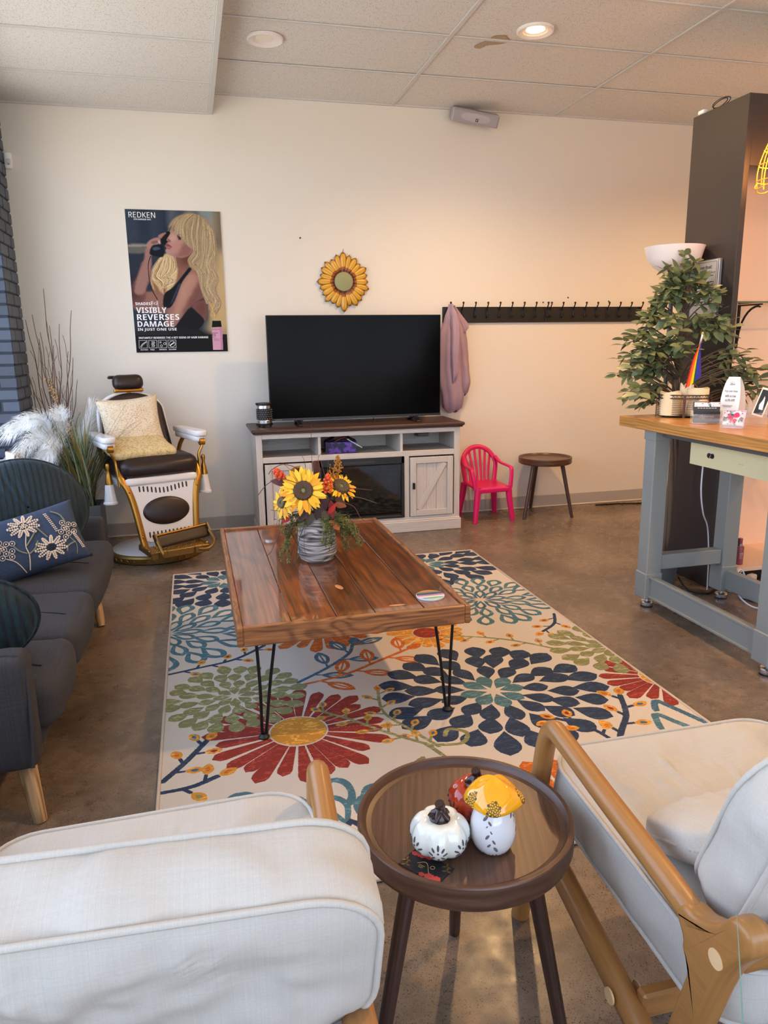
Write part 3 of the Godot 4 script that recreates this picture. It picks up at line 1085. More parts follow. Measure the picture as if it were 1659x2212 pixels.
func make_materials() -> void:
	M.wall = mat(rgb(226, 219, 207), 0.75)
	M.trim = mat(rgb(176, 170, 162), 0.55)
	M.white = mat(rgb(232, 232, 230), 0.5)
	M.grid = mat(rgb(206, 204, 200), 0.5)
	M.tile = tp(mat(rgb(230, 227, 223), 0.9), 1.7)
	M.tile.albedo_texture = itex(tile_image())
	M.brick = mat(rgb(74, 84, 100), 0.42)
	M.brick.normal_enabled = false
	M.mortar = mat(rgb(44, 50, 60), 0.7)
	var ft = floor_textures()
	M.floor = mat(rgb(144, 123, 103), 1.0)
	M.floor.albedo_texture = ft[0]
	M.floor.roughness_texture = ft[1]
	M.floor.roughness = 0.52
	M.floor.uv1_triplanar = true
	M.floor.uv1_world_triplanar = true
	M.floor.uv1_scale = Vector3.ONE * 1.25
	M.floor.detail_enabled = true
	M.floor.detail_albedo = ft[2]
	M.floor.detail_blend_mode = BaseMaterial3D.BLEND_MODE_MUL
	M.floor.detail_uv_layer = BaseMaterial3D.DETAIL_UV_2
	M.floor.uv2_triplanar = true
	M.floor.uv2_world_triplanar = true
	M.floor.uv2_scale = Vector3.ONE * 0.28
	# woods share two grain pictures and differ by colour
	var g1 = itex(wood_img(512, 512, 3, 7.0, 22.0, 0.30, 0.20))
	var g2 = itex(wood_img(512, 512, 8, 20.0, 6.0, 0.22, 0.10))
	var g3 = itex(wood_img(256, 256, 18, 16.0, 5.0, 0.06, 0.03))
	var g4 = itex(wood_img(512, 512, 28, 3.0, 12.0, 0.45, 0.12))
	for w in [["walnut", rgb(112, 80, 62), 0.34, g2, 1.1, 3.2], ["walnut_dark", rgb(92, 64, 52), 0.36, g2, 1.0, 4.0], ["oak", rgb(190, 134, 74), 0.32, g3, 0.7, 2.0], ["pine", rgb(236, 194, 138), 0.5, g1, 0.8, 3.0],
			["butcher", rgb(236, 170, 92), 0.26, g2, 0.9, 3.5], ["edge", rgb(196, 132, 80), 0.35, g1, 1.2, 3.6], ["console_top", rgb(92, 62, 50), 0.42, g2, 0.9, 3.2], ["whitewash", rgb(226, 218, 208), 0.6, g3, 0.9, 5.0],
			["plank_a", rgb(180, 112, 78), 0.09, g4, 0.55, 1.6], ["plank_b", rgb(196, 112, 42), 0.09, g4, 0.6, 1.4], ["plank_c", rgb(150, 84, 32), 0.09, g4, 0.5, 1.8], ["plank_d", rgb(176, 100, 36), 0.09, g4, 0.65, 1.5], ["plank_e", rgb(164, 94, 38), 0.09, g4, 0.55, 1.7],
			["frame_pine", rgb(216, 170, 126), 0.5, g1, 1.0, 3.0]]:
		var m = mat(w[1], w[2])
		m.albedo_texture = w[3]
		m.uv1_scale = Vector3(w[4], w[5], 1)
		M[w[0]] = m
	for k in ["plank_a", "plank_b", "plank_c", "plank_d", "plank_e"]:
		M[k].clearcoat_enabled = true
		M[k].clearcoat = 1.0
		M[k].clearcoat_roughness = 0.03
		M[k].roughness = 0.3
	var wv = itex(weave_img(256, 2, 5, 0.45))
	var wv2 = itex(weave_img(256, 2, 15, 0.12))
	M.sofa = tp(mat(rgb(76, 74, 76), 0.95), 4.2)
	M.sofa.albedo_texture = wv
	M.linen = tp(mat(rgb(208, 201, 189), 0.95), 6.0)
	M.linen.albedo_texture = wv2
	M.linen.heightmap_enabled = false
	M.denim = tp(mat(rgb(76, 92, 120), 0.95), 4.5)
	M.denim.albedo_texture = wv
	M.teal_velvet = tp(mat(rgb(9, 44, 52), 0.7), 5.0)
	M.teal_velvet.albedo_texture = itex(ribbon_img(256, 32, 0.5, 66))
	M.teal_velvet.heightmap_enabled = true
	M.teal_velvet.heightmap_texture = M.teal_velvet.albedo_texture
	M.teal_velvet.heightmap_scale = 0.5
	M.teal_velvet.rim_enabled = true
	M.teal_velvet.rim = 0.5
	M.teal_velvet.rim_tint = 0.6
	M.dowel = mat(rgb(232, 192, 140), 0.5)
	M.thread = mat(rgb(232, 208, 182), 0.8)
	M.thread_green = mat(rgb(136, 138, 112), 0.8)
	M.thread_dark = mat(rgb(38, 42, 52), 0.8)
	M.black = mat(rgb(20, 20, 21), 0.45)
	M.black_metal = mat(rgb(24, 24, 25), 0.42, 0.3)
	M.screen = mat(rgb(6, 6, 7), 0.16, 0.0, 0.16)
	M.glossblack = mat(rgb(12, 12, 13), 0.2)
	M.chrome = mat(rgb(205, 205, 208), 0.22, 1.0)
	M.brass = mat(rgb(184, 134, 60), 0.34, 0.9)
	M.brass_old = mat(rgb(150, 118, 66), 0.42, 0.85)
	M.porcelain = mat(rgb(232, 228, 224), 0.14)
	M.leather = mat(rgb(40, 25, 22), 0.38)
	M.steel_grey = mat(rgb(142, 145, 140), 0.42)
	M.cream_metal = mat(rgb(226, 212, 164), 0.5)
	M.column = mat(rgb(52, 46, 44), 0.5)
	M.peach = mat(rgb(244, 206, 176), 0.5)
	M.pink = mat(rgb(214, 16, 102), 0.34)
	M.pot_grey = mat(rgb(96, 98, 100), 0.6)
	M.print_white = mat(rgb(240, 240, 240), 0.6)
	M.print_dark = mat(rgb(40, 40, 42), 0.6)
	M.glass = StandardMaterial3D.new()
	M.glass.albedo_color = Color(0.95, 0.97, 0.97, 0.06)
	M.glass.transparency = BaseMaterial3D.TRANSPARENCY_ALPHA
	M.glass.roughness = 0.02
	M.acrylic = StandardMaterial3D.new()
	M.acrylic.albedo_color = Color(0.92, 0.94, 0.96, 0.06)
	M.acrylic.transparency = BaseMaterial3D.TRANSPARENCY_ALPHA
	M.acrylic.roughness = 0.04
	M.cord_white = mat(rgb(226, 226, 236), 0.45)
	M.wax = mat(rgb(246, 222, 180), 0.5)
	M.wax.subsurf_scatter_enabled = true
	M.wax.subsurf_scatter_strength = 0.2

func solid(parent: Node, called: String, lo: Vector3, hi: Vector3, m: Material, bv := 0.0) -> MeshInstance3D:
	var s = S()
	box(s, (lo + hi) * 0.5, hi - lo, bv)
	return part(parent, called, s, m)

func build_room() -> void:
	var o = solid(self, "floor", Vector3(-1.35, -0.12, -0.14), Vector3(5.72, 0, 7.34), M.floor)
	tag(o, "polished brown grey concrete floor with fine stone speckles", "floor", "", "structure")
	o = solid(self, "wall_north", Vector3(-1.35, 0, -0.14), Vector3(5.72, 3.1, 0), M.wall)
	tag(o, "long cream painted back wall behind the television", "wall", "", "structure")
	o = solid(self, "wall_east", Vector3(5.6, 0, 0), Vector3(5.72, 3.1, 7.2), M.wall)
	tag(o, "cream painted side wall at the far right of the room", "wall", "", "structure")
	var s = S()
	box(s, Vector3(2.125, 0.2, 7.27), Vector3(6.95, 0.4, 0.13), 0)
	box(s, Vector3(2.125, 2.85, 7.27), Vector3(6.95, 0.5, 0.13), 0)
	box(s, Vector3(-1.05, 1.5, 7.27), Vector3(0.6, 2.2, 0.13), 0)
	box(s, Vector3(4.85, 1.5, 7.27), Vector3(1.5, 2.2, 0.13), 0)
	o = part(self, "wall_south", s, M.wall)
	tag(o, "shop front wall with a wide window behind the camera", "wall", "", "structure")
	o = solid(self, "baseboard_north", Vector3(-1.045, 0, 0), Vector3(5.6, 0.1, 0.007), M.trim, 0.004)
	tag(o, "grey vinyl cove base running along the back wall", "baseboard", "", "structure")
	o = solid(self, "trim_1", Vector3(-1.045, 0, 0.007), Vector3(5.6, 0.012, 0.013), mat(rgb(214, 204, 186), 0.6), 0.003)
	tag(o, "thin pale caulk line where wall base meets concrete", "trim", "", "structure")
	# west: painted brick pier, knee wall, header and storefront glass
	var w = struct("wall_west", "dark slate painted brick pier beside the window", "wall")
	solid(w, "core", Vector3(-1.33, 0, 0.0), Vector3(-1.053, 3.0, 0.394), M.mortar)
	solid(w, "knee_wall", Vector3(-1.33, 0, 0.394), Vector3(-1.058, 0.62, 7.2), M.mortar)
	solid(w, "header", Vector3(-1.33, 2.60, 0.394), Vector3(-1.045, 3.1, 7.2), M.wall)
	solid(w, "end_pier", Vector3(-1.33, 0.62, 6.6), Vector3(-1.045, 2.60, 7.2), M.mortar)
	var bm = {}
	var brick = func(lo: Vector3, hi: Vector3, k: int) -> void:
		var d = hi - lo
		var key = "%d_%d" % [int(d.x * 1000), int(d.z * 1000)]
		if not bm.has(key):
			var q = S()
			box(q, Vector3.ZERO, d, 0.005)
			bm[key] = fin(q)
		part(w, "brick", bm[key], M["brick%d" % (k % 3)], Transform3D(Basis.IDENTITY, (lo + hi) * 0.5 + Vector3(0.0006 * ((k * 7) % 5), 0, 0)))
	for k in 3:
		M["brick%d" % k] = mat([rgb(58, 69, 88), rgb(64, 76, 95), rgb(53, 63, 80)][k], 0.4)
		M["brick%d" % k].heightmap_enabled = false
	var n = 0
	for c in 39:
		var y = 0.004 + c * 0.072
		if c % 2 == 0:
			brick.call(Vector3(-1.245, y, 0.206), Vector3(-1.045, y + 0.063, 0.402), n)
			brick.call(Vector3(-1.34, y, 0.206), Vector3(-1.254, y + 0.063, 0.402), n + 1)
			brick.call(Vector3(-1.145, y, 0.006), Vector3(-1.045, y + 0.063, 0.197), n + 1)
		else:
			brick.call(Vector3(-1.145, y, 0.305), Vector3(-1.045, y + 0.063, 0.402), n + 2)
			brick.call(Vector3(-1.34, y, 0.305), Vector3(-1.154, y + 0.063, 0.402), n)
			brick.call(Vector3(-1.145, y, 0.106), Vector3(-1.045, y + 0.063, 0.296), n + 1)
			brick.call(Vector3(-1.145, y, 0.004), Vector3(-1.045, y + 0.063, 0.097), n + 4)
		n += 5
	for c in 8:
		for b in 6:
			brick.call(Vector3(-1.15, 0.004 + c * 0.072, 0.41 + b * 0.2 - (0.1 if c % 2 else 0.0) + (0.1 if c % 2 else 0.0)), Vector3(-1.05, 0.067 + c * 0.072, 0.41 + b * 0.2 + 0.19), n)
			n += 1
	window("window_1", "wide shop window over the brick knee wall behind the grey sofa", Vector3(-1.285, 0.62, 0.41), Vector3(0, 0, 1), 6.19, 1.98, 5)
	window("window_2", "broad shop front window facing the backs of the armchairs", Vector3(-0.75, 0.4, 7.25), Vector3(1, 0, 0), 4.85, 2.2, 4)
	o = solid(self, "trim_2", Vector3(-1.32, 0.62, 0.405), Vector3(-1.02, 0.648, 6.6), M.white, 0.004)
	tag(o, "white window sill board above the brick behind the sofa", "sill", "", "structure")

func window(called: String, label: String, at: Vector3, d: Vector3, len: float, hgt: float, n: int) -> void:
	var w = struct(called, label, "window")
	var f = S()
	var nrm = d.cross(Vector3.UP)
	var B = Basis(d, Vector3.UP, nrm)
	box(f, at + d * len * 0.5 + Vector3(0, 0.025, 0), Vector3(len, 0.05, 0.07), 0.003, B)
	box(f, at + d * len * 0.5 + Vector3(0, hgt - 0.025, 0), Vector3(len, 0.05, 0.07), 0.003, B)
	part(w, "frame", f, M.white)
	for i in n + 1:
		var q = S()
		box(q, at + d * (0.025 + (len - 0.05) * i / n) + Vector3(0, hgt * 0.5, 0), Vector3(0.05, hgt - 0.1, 0.07), 0.003, B)
		part(w, "mullion", q, M.white)
	for i in n:
		var q = S()
		var l = (len - 0.05) / n
		box(q, at + d * (0.025 + l * (i + 0.5)) + Vector3(0, hgt * 0.5, 0), Vector3(l - 0.05, hgt - 0.1, 0.006), 0.0, B)
		part(w, "pane", q, M.glass)

func build_ceiling() -> void:
	var c = struct("ceiling", "white speckled acoustic tile ceiling in a metal grid", "ceiling")
	solid(c, "deck", Vector3(-1.35, 2.99, -0.14), Vector3(5.72, 3.1, 7.34), M.white)
	var xs = [0.25, 1.474, 2.698, 3.922, 5.146, 5.6]
	var t = {}
	for i in xs.size() - 1:
		for k in 12:
			var z0 = k * 0.612
			var z1 = minf(z0 + 0.612, 7.2)
			var d = Vector3(xs[i + 1] - xs[i] - 0.006, 0.014, z1 - z0 - 0.006)
			var key = "%d%d" % [int(d.x * 100), int(d.z * 100)]
			if not t.has(key):
				var s = S()
				box(s, Vector3.ZERO, d, 0.002)
				t[key] = fin(s)
			part(c, "panel", t[key], M.tile, Transform3D(Basis.IDENTITY, Vector3((xs[i] + xs[i + 1]) * 0.5, CEIL + 0.011 + 0.001 * ((i * 3 + k * 5) % 3), (z0 + z1) * 0.5)))
	for i in range(1, xs.size() - 1):
		solid(c, "grid_bar", Vector3(xs[i] - 0.012, CEIL - 0.004, 0.0), Vector3(xs[i] + 0.012, CEIL + 0.004, 7.2), M.grid, 0.001)
	for k in range(1, 12):
		solid(c, "grid_bar", Vector3(0.25, CEIL - 0.003, k * 0.612 - 0.011), Vector3(5.6, CEIL + 0.0035, k * 0.612 + 0.011), M.grid, 0.001)
	solid(c, "wall_angle", Vector3(0.25, CEIL - 0.005, 0), Vector3(5.6, CEIL + 0.004, 0.02), M.grid, 0.001)
	var st = S()
	st.set_smooth_group(-1)
	rng.seed = 3
	var ring = []
	for i in 22:
		var a = TAU * i / 22
		var r = 0.095 * (1.0 + 0.28 * sin(a * 3.0 + 1.0) + rng.randf_range(-0.12, 0.12))
		ring.append(Vector3(1.735 + cos(a) * r * 0.62 + 0.1 * sin(a) * 0.5, CEIL + 0.0025, 1.19 + sin(a) * r * 0.95))
	for i in 22:
		tri(st, Vector3(1.735, CEIL + 0.0025, 1.19), ring[i], ring[(i + 1) % 22])
	var sm = tp(mat(rgb(186, 164, 136), 0.9), 1.7)
	sm.albedo_texture = M.tile.albedo_texture
	part(c, "water_stain", st, sm)
	# lower run of tiles along the windows
	c = struct("ceiling_west", "lower dropped ceiling of speckled tiles along the window side", "ceiling")
	solid(c, "deck", Vector3(-1.045, 2.84, 0), Vector3(0.2, 2.9, 7.2), M.white)
	for k in 12:
		var s = S()
		box(s, Vector3.ZERO, Vector3(1.262, 0.014, 0.606), 0.002)
		part(c, "panel", s, M.tile, Transform3D(Basis.IDENTITY, Vector3(-0.412, SOFF + 0.011, k * 0.6 + 0.306)))
	for k in range(1, 12):
		solid(c, "grid_bar", Vector3(-1.045, SOFF - 0.003, k * 0.612 - 0.011), Vector3(0.22, SOFF + 0.0035, k * 0.612 + 0.011), M.grid, 0.001)
	solid(c, "fascia", Vector3(0.219, SOFF - 0.004, 0), Vector3(0.249, CEIL + 0.02, 7.2), M.grid, 0.002)
	solid(c, "wall_angle", Vector3(-1.045, SOFF - 0.005, 0), Vector3(0.22, SOFF + 0.004, 0.02), M.grid, 0.001)

func downlight(x: float, z: float, on: bool, label: String) -> void:
	var t = thing("recessed_downlight", label, "ceiling light", Vector3(x, CEIL, z))
	var s = S()
	lathe(s, [Vector2(0.068, 0.012), Vector2(0.066, -0.004), Vector2(0.092, -0.012), Vector2(0.098, -0.008), Vector2(0.098, 0.004)], 40)
	part(t, "trim_ring", s, mat(rgb(240, 232, 226), 0.4))
	s = S()
	lathe(s, [Vector2(0.05, 0.0032), Vector2(0.058, 0.001), Vector2(0.068, -0.004)], 40)
	part(t, "baffle", s, mat(rgb(238, 228, 220), 0.5))
	s = S()
	lathe(s, [Vector2(0.0, 0.0022), Vector2(0.045, 0.0024), Vector2(0.052, 0.0034)], 32)
	var lm = mat(rgb(250, 240, 225), 0.4)
	if on:
		lm.emission_enabled = true
		lm.emission = rgb(255, 208, 140)
		lm.emission_energy_multiplier = 9.0
	part(t, "lens", s, lm)
	if on:
		var l = SpotLight3D.new()
		l.name = "lamp"
		l.position = Vector3(0, -0.02, 0)
		l.rotation_degrees.x = -90
		l.light_color = rgb(255, 203, 140)
		l.light_energy = DOWN
		l.light_size = 0.05
		l.spot_angle = 76
		l.spot_angle_attenuation = 0.8
		l.spot_range = 9
		l.spot_attenuation = 2.0
		l.shadow_enabled = true
		t.add_child(l)

const DOWN := 1.95
func build_lights() -> void:
	downlight(0.505, 0.98, false, "unlit recessed downlight beside the lower ceiling edge")
	downlight(1.89, 1.395, true, "glowing recessed downlight near the brown water stain")
	downlight(1.89, 3.85, true, "lit recessed downlight above the armchairs, nearer the shop window")
	downlight(3.9, 1.395, true, "lit recessed downlight over the product shelves at right")
	downlight(3.9, 3.85, true, "lit recessed downlight over the reception desk side")
	# caged work lamp hanging in front of the peach shelving
	var p = Vector3(2.70, -0.01, 2.32)
	var t = thing("caged_pendant_lamp", "yellow wire caged pendant lamp glowing in front of black shelving", "pendant lamp", p)
	var s = S()
	tube(s, [Vector3(0, CEIL + 0.012, 0), Vector3(0, 2.36, 0)], 0.004, 6)
	part(t, "cord", s, M.black)
	s = S()
	lathe(s, [Vector2(0, 2.37), Vector2(0.022, 2.36), Vector2(0.026, 2.27), Vector2(0.034, 2.255), Vector2(0.0, 2.25)], 20)
	part(t, "socket", s, M.black_metal)
	var wire = mat(rgb(232, 190, 60), 0.4, 0.3)
	var cg = func(y: float) -> float:
		var u: float = (2.26 - y) / 0.235
		return 0.030 + 0.056 * sin(clampf(u, 0, 1) * PI * 0.62)
	for k in 8:
		s = S()
		var l = []
		for i in 9:
			var y = 2.26 - 0.235 * i / 8.0
			var r: float = cg.call(y)
			l.append(Vector3(cos(TAU * k / 8) * r, y, sin(TAU * k / 8) * r))
		tube(s, l, 0.0028, 5)
		part(t, "cage_wire", s, wire)
	for y in [2.25, 2.185, 2.12, 2.05]:
		s = S()
		var l = []
		for i in 20:
			var r: float = cg.call(y) + 0.002
			l.append(Vector3(cos(TAU * i / 20) * r, y, sin(TAU * i / 20) * r))
		tube(s, l, 0.0025, 5, true)
		part(t, "cage_hoop", s, wire)
	for k in 4:
		s = S()
		var l = []
		for i in 7:
			var a = TAU * k / 4 + (i / 6.0 - 0.5) * 1.5
			l.append(Vector3(cos(a) * (0.082 + 0.02 * sin(PI * i / 6.0)), 2.045 - 0.035 * sin(PI * i / 6.0), sin(a) * (0.082 + 0.02 * sin(PI * i / 6.0))))
		tube(s, l, 0.0025, 5)
		part(t, "cage_loop", s, wire)
	s = S()
	lathe(s, [Vector2(0, 2.07), Vector2(0.018, 2.075), Vector2(0.030, 2.105), Vector2(0.032, 2.14), Vector2(0.024, 2.19), Vector2(0.014, 2.24), Vector2(0.0, 2.25)], 20)
	var bm = mat(rgb(255, 214, 120), 0.3)
	bm.emission_enabled = true
	bm.emission = rgb(255, 196, 70)
	bm.emission_energy_multiplier = 3.0
	part(t, "bulb", s, bm)
	var o = OmniLight3D.new()
	o.name = "lamp"
	o.position = Vector3(0, 2.13, 0)
	o.light_color = rgb(255, 164, 92)
	o.light_energy = 0.10
	o.light_size = 0.03
	o.omni_range = 9
	o.omni_attenuation = 2.0
	o.shadow_enabled = true
	t.add_child(o)
# ---------------------------------------------------------------- back wall
func build_wall_things() -> void:
	# poster: flat print on a board with raised-edge thickness
	var at = Vector3(-0.352, 1.284, 0.002)
	var pw = 0.612
	var ph = 0.922
	var t = thing("poster", "tall hair salon advertising poster of a blonde woman with a telephone", "poster", at)
	var s = S()
	box(s, Vector3(pw * 0.5, ph * 0.5, 0.004), Vector3(pw, ph, 0.008), 0.0)
	part(t, "board", s, M.print_white)
	s = S()
	s.set_smooth_group(-1)
	quad(s, Vector3(0, 0, 0.0086), Vector3(pw, 0, 0.0086), Vector3(pw, ph, 0.0086), Vector3(0, ph, 0.0086), Vector2(0, 1), Vector2(1, 1), Vector2(1, 0), Vector2(0, 0))
	var pm = mat(Color.WHITE, 0.5, 0.0, 0.3)
	pm.albedo_texture = itex(poster_image())
	part(t, "print", s, pm)
	var I = Basis.IDENTITY
	var lt = func(str_: String, u0: float, u1: float, v0: float, v1: float, m: Material, bold := true) -> void:
		text(t, "lettering", str_, Vector3(u0 * pw, (1.0 - v1) * ph, 0.0088), I, (u1 - u0) * pw, (v1 - v0) * ph, m, bold)
	lt.call("REDKEN", 0.035, 0.31, 0.018, 0.055, M.print_white, false)
	lt.call("5TH AVENUE NYC", 0.085, 0.265, 0.062, 0.072, M.print_white)
	lt.call("SHADES", 0.030, 0.190, 0.640, 0.660, M.print_white)
	lt.call("EQ", 0.200, 0.262, 0.640, 0.660, M.print_white, false)
	lt.call("VISIBLY", 0.033, 0.355, 0.676, 0.716, M.print_white)
	lt.call("REVERSES", 0.035, 0.487, 0.725, 0.766, M.print_white)
	lt.call("DAMAGE", 0.035, 0.425, 0.775, 0.814, M.print_white)
	lt.call("IN JUST ONE USE", 0.033, 0.450, 0.824, 0.848, M.print_white)
	lt.call("INSTANTLY REVERSES THE 4 KEY SIGNS OF HAIR DAMAGE", 0.035, 0.790, 0.887, 0.901, M.print_white)
	var wl = [["SPLIT ENDS", 0.045], ["FRIZZ", 0.150], ["DRYNESS", 0.247], ["DULLNESS", 0.350]]
	for q in wl:
		lt.call(q[0], q[1], q[1] + (0.045 if q[0] == "FRIZZ" else 0.08), 0.976, 0.984, M.print_white)
	var pk = mat(rgb(70, 40, 56), 0.6)
	lt.call("REDKEN", 0.838, 0.92, 0.832, 0.842, pk, false)
	lt.call("SHADES", 0.838, 0.90, 0.860, 0.868, pk)
	lt.call("EQ", 0.838, 0.876, 0.871, 0.888, pk)
	lt.call("GLOSS", 0.838, 0.866, 0.891, 0.897, pk)
	# painted metal sunflower
	t = thing("sunflower_plaque", "painted metal sunflower hanging above the television", "wall decor", Vector3(1.098, 1.757, 0.012))
	var pg = mat(rgb(206, 134, 26), 0.35)
	pg.vertex_color_use_as_albedo = true
	for i in 24:
		s = S()
		var a = TAU * i / 24 + PI * 0.5
		var l = 0.186 + 0.010 * sin(i * 2.3) + (0.02 if i == 0 or i == 12 else 0.0)
		var wd = 0.052 if i % 2 == 0 else 0.046
		var d = Vector3(cos(a), sin(a), 0)
		var e = Vector3(-sin(a), cos(a), 0)
		s.set_smooth_group(-1)
		var n = 9
		for sg in [1.0, -1.0]:
			for k in n:
				for b in 4:
					var P = []
					for q in [[k, b], [k + 1, b], [k + 1, b + 1], [k, b + 1]]:
						var tt: float = float(q[0]) / n
						var w0: float = wd * 0.5 * pow(maxf(0.0, sin(PI * pow(lerpf(0.16, 1.0, tt), 1.9))), 0.6)
						var f: float = float(q[1]) / 4.0
						P.append(d * lerpf(0.05, l, tt) + e * w0 * f * sg + Vector3(0, 0, 0.012 * (1.0 - f * f) * sin(PI * tt) + 0.004 + (0.004 if i % 2 == 0 else 0.0)))
					var col = Color(0.62, 0.30, 0.02)
					if k < 3:
						col = Color(0.10, 0.016, 0.012) if k < 2 else Color(0.32, 0.08, 0.015)
					if (b == 1 and k > 2 and k < 7):
						col = Color(0.75, 0.46, 0.08)
					if b == 3 or k == n - 1:
						col = Color(0.20, 0.085, 0.012)
					s.set_color(col)
					quado(s, P, Vector3(0, 0, 1), [Vector2.ZERO, Vector2.ZERO, Vector2.ZERO, Vector2.ZERO])
		pg.albedo_color = Color.WHITE
		part(t, "petal", s, pg)
	s = S()
	lathe(s, [Vector2(0.067, 0.0), Vector2(0.067, 0.018), Vector2(0.064, 0.023), Vector2(0.04, 0.028), Vector2(0, 0.030)], 36, Transform3D(Basis(Vector3.RIGHT, Vector3.BACK, Vector3.DOWN), Vector3.ZERO))
	part(t, "centre", s, mat(rgb(150, 150, 104), 0.5))
	s = S()
	for i in 120:
		var r = 0.0058 * sqrt(i + 0.3)
		var a = i * 2.39996
		blob(s, Vector3(cos(a) * r, sin(a) * r, 0.030 - 0.007 * pow(r / 0.064, 2)), Vector3(0.0017, 0.0017, 0.0014), 3)
	var sd = part(t, "seed_dots", s, mat(rgb(92, 72, 30), 0.6))
	sd.set_meta("kind", "stuff")
	s = S()
	tube(s, smooth([Vector3(0, 0.2, 0.004), Vector3(0.004, 0.215, 0.004), Vector3(0.002, 0.222, 0.002)], 4), 0.002, 5)
	part(t, "hanging_loop", s, M.brass_old)
	# speaker
	t = thing("wall_speaker", "long grey loudspeaker tilted high on the back wall under the ceiling", "speaker", Vector3(2.045, 2.865, 0.10))
	t.rotation_degrees = Vector3(22, -12, -10)
	s = S()
	softbox(s, Vector3(0.335, 0.085, 0.12), 0.012, Vector3(0, 0, 0.012), 8)
	part(t, "cabinet", s, mat(rgb(176, 168, 170), 0.55))
	s = S()
	box(s, Vector3(0, 0, 0.064), Vector3(0.315, 0.068, 0.006), 0.003)
	part(t, "grille", s, tp(mat(rgb(160, 153, 157), 0.8), 8.0))
	s = S()
	box(s, Vector3(0.01, -0.012, 0.072), Vector3(0.017, 0.02, 0.003), 0.001)
	part(t, "emblem", s, M.black)
	text(t, "emblem_letter", "f", Vector3(0.0065, -0.018, 0.0735), I, 0.007, 0.012, M.print_white)
	s = S()
	box(s, Vector3(0, 0.0, -0.055), Vector3(0.05, 0.06, 0.06), 0.004)
	part(t, "bracket", s, mat(rgb(150, 146, 148), 0.5))
	# motion sensor on the brick pier
	t = thing("motion_sensor", "small white motion sensor beside the top of the dark brick pier", "sensor", Vector3(-1.022, 2.47, 0.014))
	s = S()
	softbox(s, Vector3(0.044, 0.098, 0.040), 0.012, Vector3(0, 0, 0.004), 8)
	part(t, "housing", s, M.print_white)
	s = S()
	softbox(s, Vector3(0.026, 0.036, 0.012), 0.005, Vector3.ZERO, 6, Transform3D(I, Vector3(0.004, -0.01, 0.022)))
	part(t, "lens", s, mat(rgb(206, 206, 208), 0.3))
	text(t, "mark", "2", Vector3(0.0, -0.028, 0.0285), I, 0.008, 0.011, M.print_dark)
	# screws left in the wall
	for q in [[1155, 2.664, 1.616], [1211, 2.873, 1.652], [1307, 3.226, 1.625], [656, 0.80, 2.05]]:
		s = S()
		blob(s, Vector3.ZERO, Vector3(0.006, 0.006, 0.004), 5)
		var o = part(self, "wall_screw", s, M.black, Transform3D(I, Vector3(q[1], q[2], 0.002)))
		tag(o, {1155: "dark screw head above the left half of the coat rail", 1211: "dark screw head highest above the coat rail", 1307: "dark screw head nearest the ficus above the coat rail", 656: "tiny dark screw head between poster and sunflower"}[q[0]], "screw")
	# coat rails
	var hk = func(tt: Node3D, x: float) -> void:
		var h = S()
		tube(h, smooth([Vector3(x, 0.03, 0.02), Vector3(x, 0.05, 0.034), Vector3(x, 0.074, 0.052), Vector3(x, 0.082, 0.052)], 4), 0.0045, 6)
		blob(h, Vector3(x, 0.086, 0.052), Vector3(0.0085, 0.0085, 0.0085), 5)
		tube(h, smooth([Vector3(x, 0.03, 0.022), Vector3(x, 0.0, 0.024), Vector3(x, -0.022, 0.036), Vector3(x, -0.016, 0.052), Vector3(x, -0.008, 0.054)], 4), 0.0045, 6)
		blob(h, Vector3(x, -0.006, 0.054), Vector3(0.007, 0.007, 0.007), 5)
		box(h, Vector3(x, 0.01, 0.021), Vector3(0.016, 0.06, 0.004), 0.001)
		part(tt, "hook", h, M.black_metal)
	var rl = func(x0: float, n: int, label: String) -> void:
		var tt = thing("coat_rail", label, "coat rack", Vector3(x0, 1.525, 0), 0, "black hook rails on the back wall")
		var q = S()
		box(q, Vector3(0.416, 0, 0.010), Vector3(0.832, 0.115, 0.019), 0.003)
		part(tt, "board", q, M.black)
		for i in n:
			hk.call(tt, 0.052 + i * 0.0985 - (0.018 if x0 > 2 else 0.0))
	rl.call(1.845, 9, "black coat rail with hooks behind the lilac jacket")
	rl.call(2.679, 9, "black coat rail with hooks ending behind the ficus")
	# jacket hanging from the first hook
	t = thing("jacket", "lilac hooded jacket hanging from the first hook beside the television", "jacket", Vector3(1.9, 0.80, 0.02))
	var jm = tp(mat(rgb(176, 148, 164), 0.9), 6.0)
	jm.albedo_texture = M.linen.albedo_texture
	var fold = func(hw: Array, cx: Array, dep: Array, ys: Array, nf: float, amp: float, ph: float) -> SurfaceTool:
		var q = S()
		var pick = func(a: Array, v: float) -> float:
			var f = v * (a.size() - 1)
			var i = mini(int(f), a.size() - 2)
			var tt: float = smoothstep(0, 1, f - i)
			return lerpf(a[i], a[i + 1], tt)
		grid(q, 40, 30, func(u: float, v: float) -> Vector3:
			var a = u * TAU
			var w: float = pick.call(hw, v)
			var d: float = pick.call(dep, v)
			var rip: float = 1.0 + amp * sin(a * nf + ph + v * 1.6) * smoothstep(0.0, 0.25, v)
			var close: float = 1.0 if v < 0.98 else 0.55
			return Vector3(pick.call(cx, v) + cos(a) * w * rip * close, lerpf(ys[0], ys[1], v) + 0.012 * sin(a * 2.0) * v, d * 0.55 + 0.004 + sin(a) * d * 0.5 * rip * close), true)
		return q
	part(t, "body", fold.call([0.012, 0.05, 0.085, 0.088, 0.092, 0.094, 0.085, 0.07], [-0.008, -0.012, -0.022, -0.03, -0.03, -0.018, 0.0, 0.006], [0.05, 0.10, 0.13, 0.14, 0.13, 0.13, 0.12, 0.09], [0.80, 0.012], 7.0, 0.10, 0.4), jm)
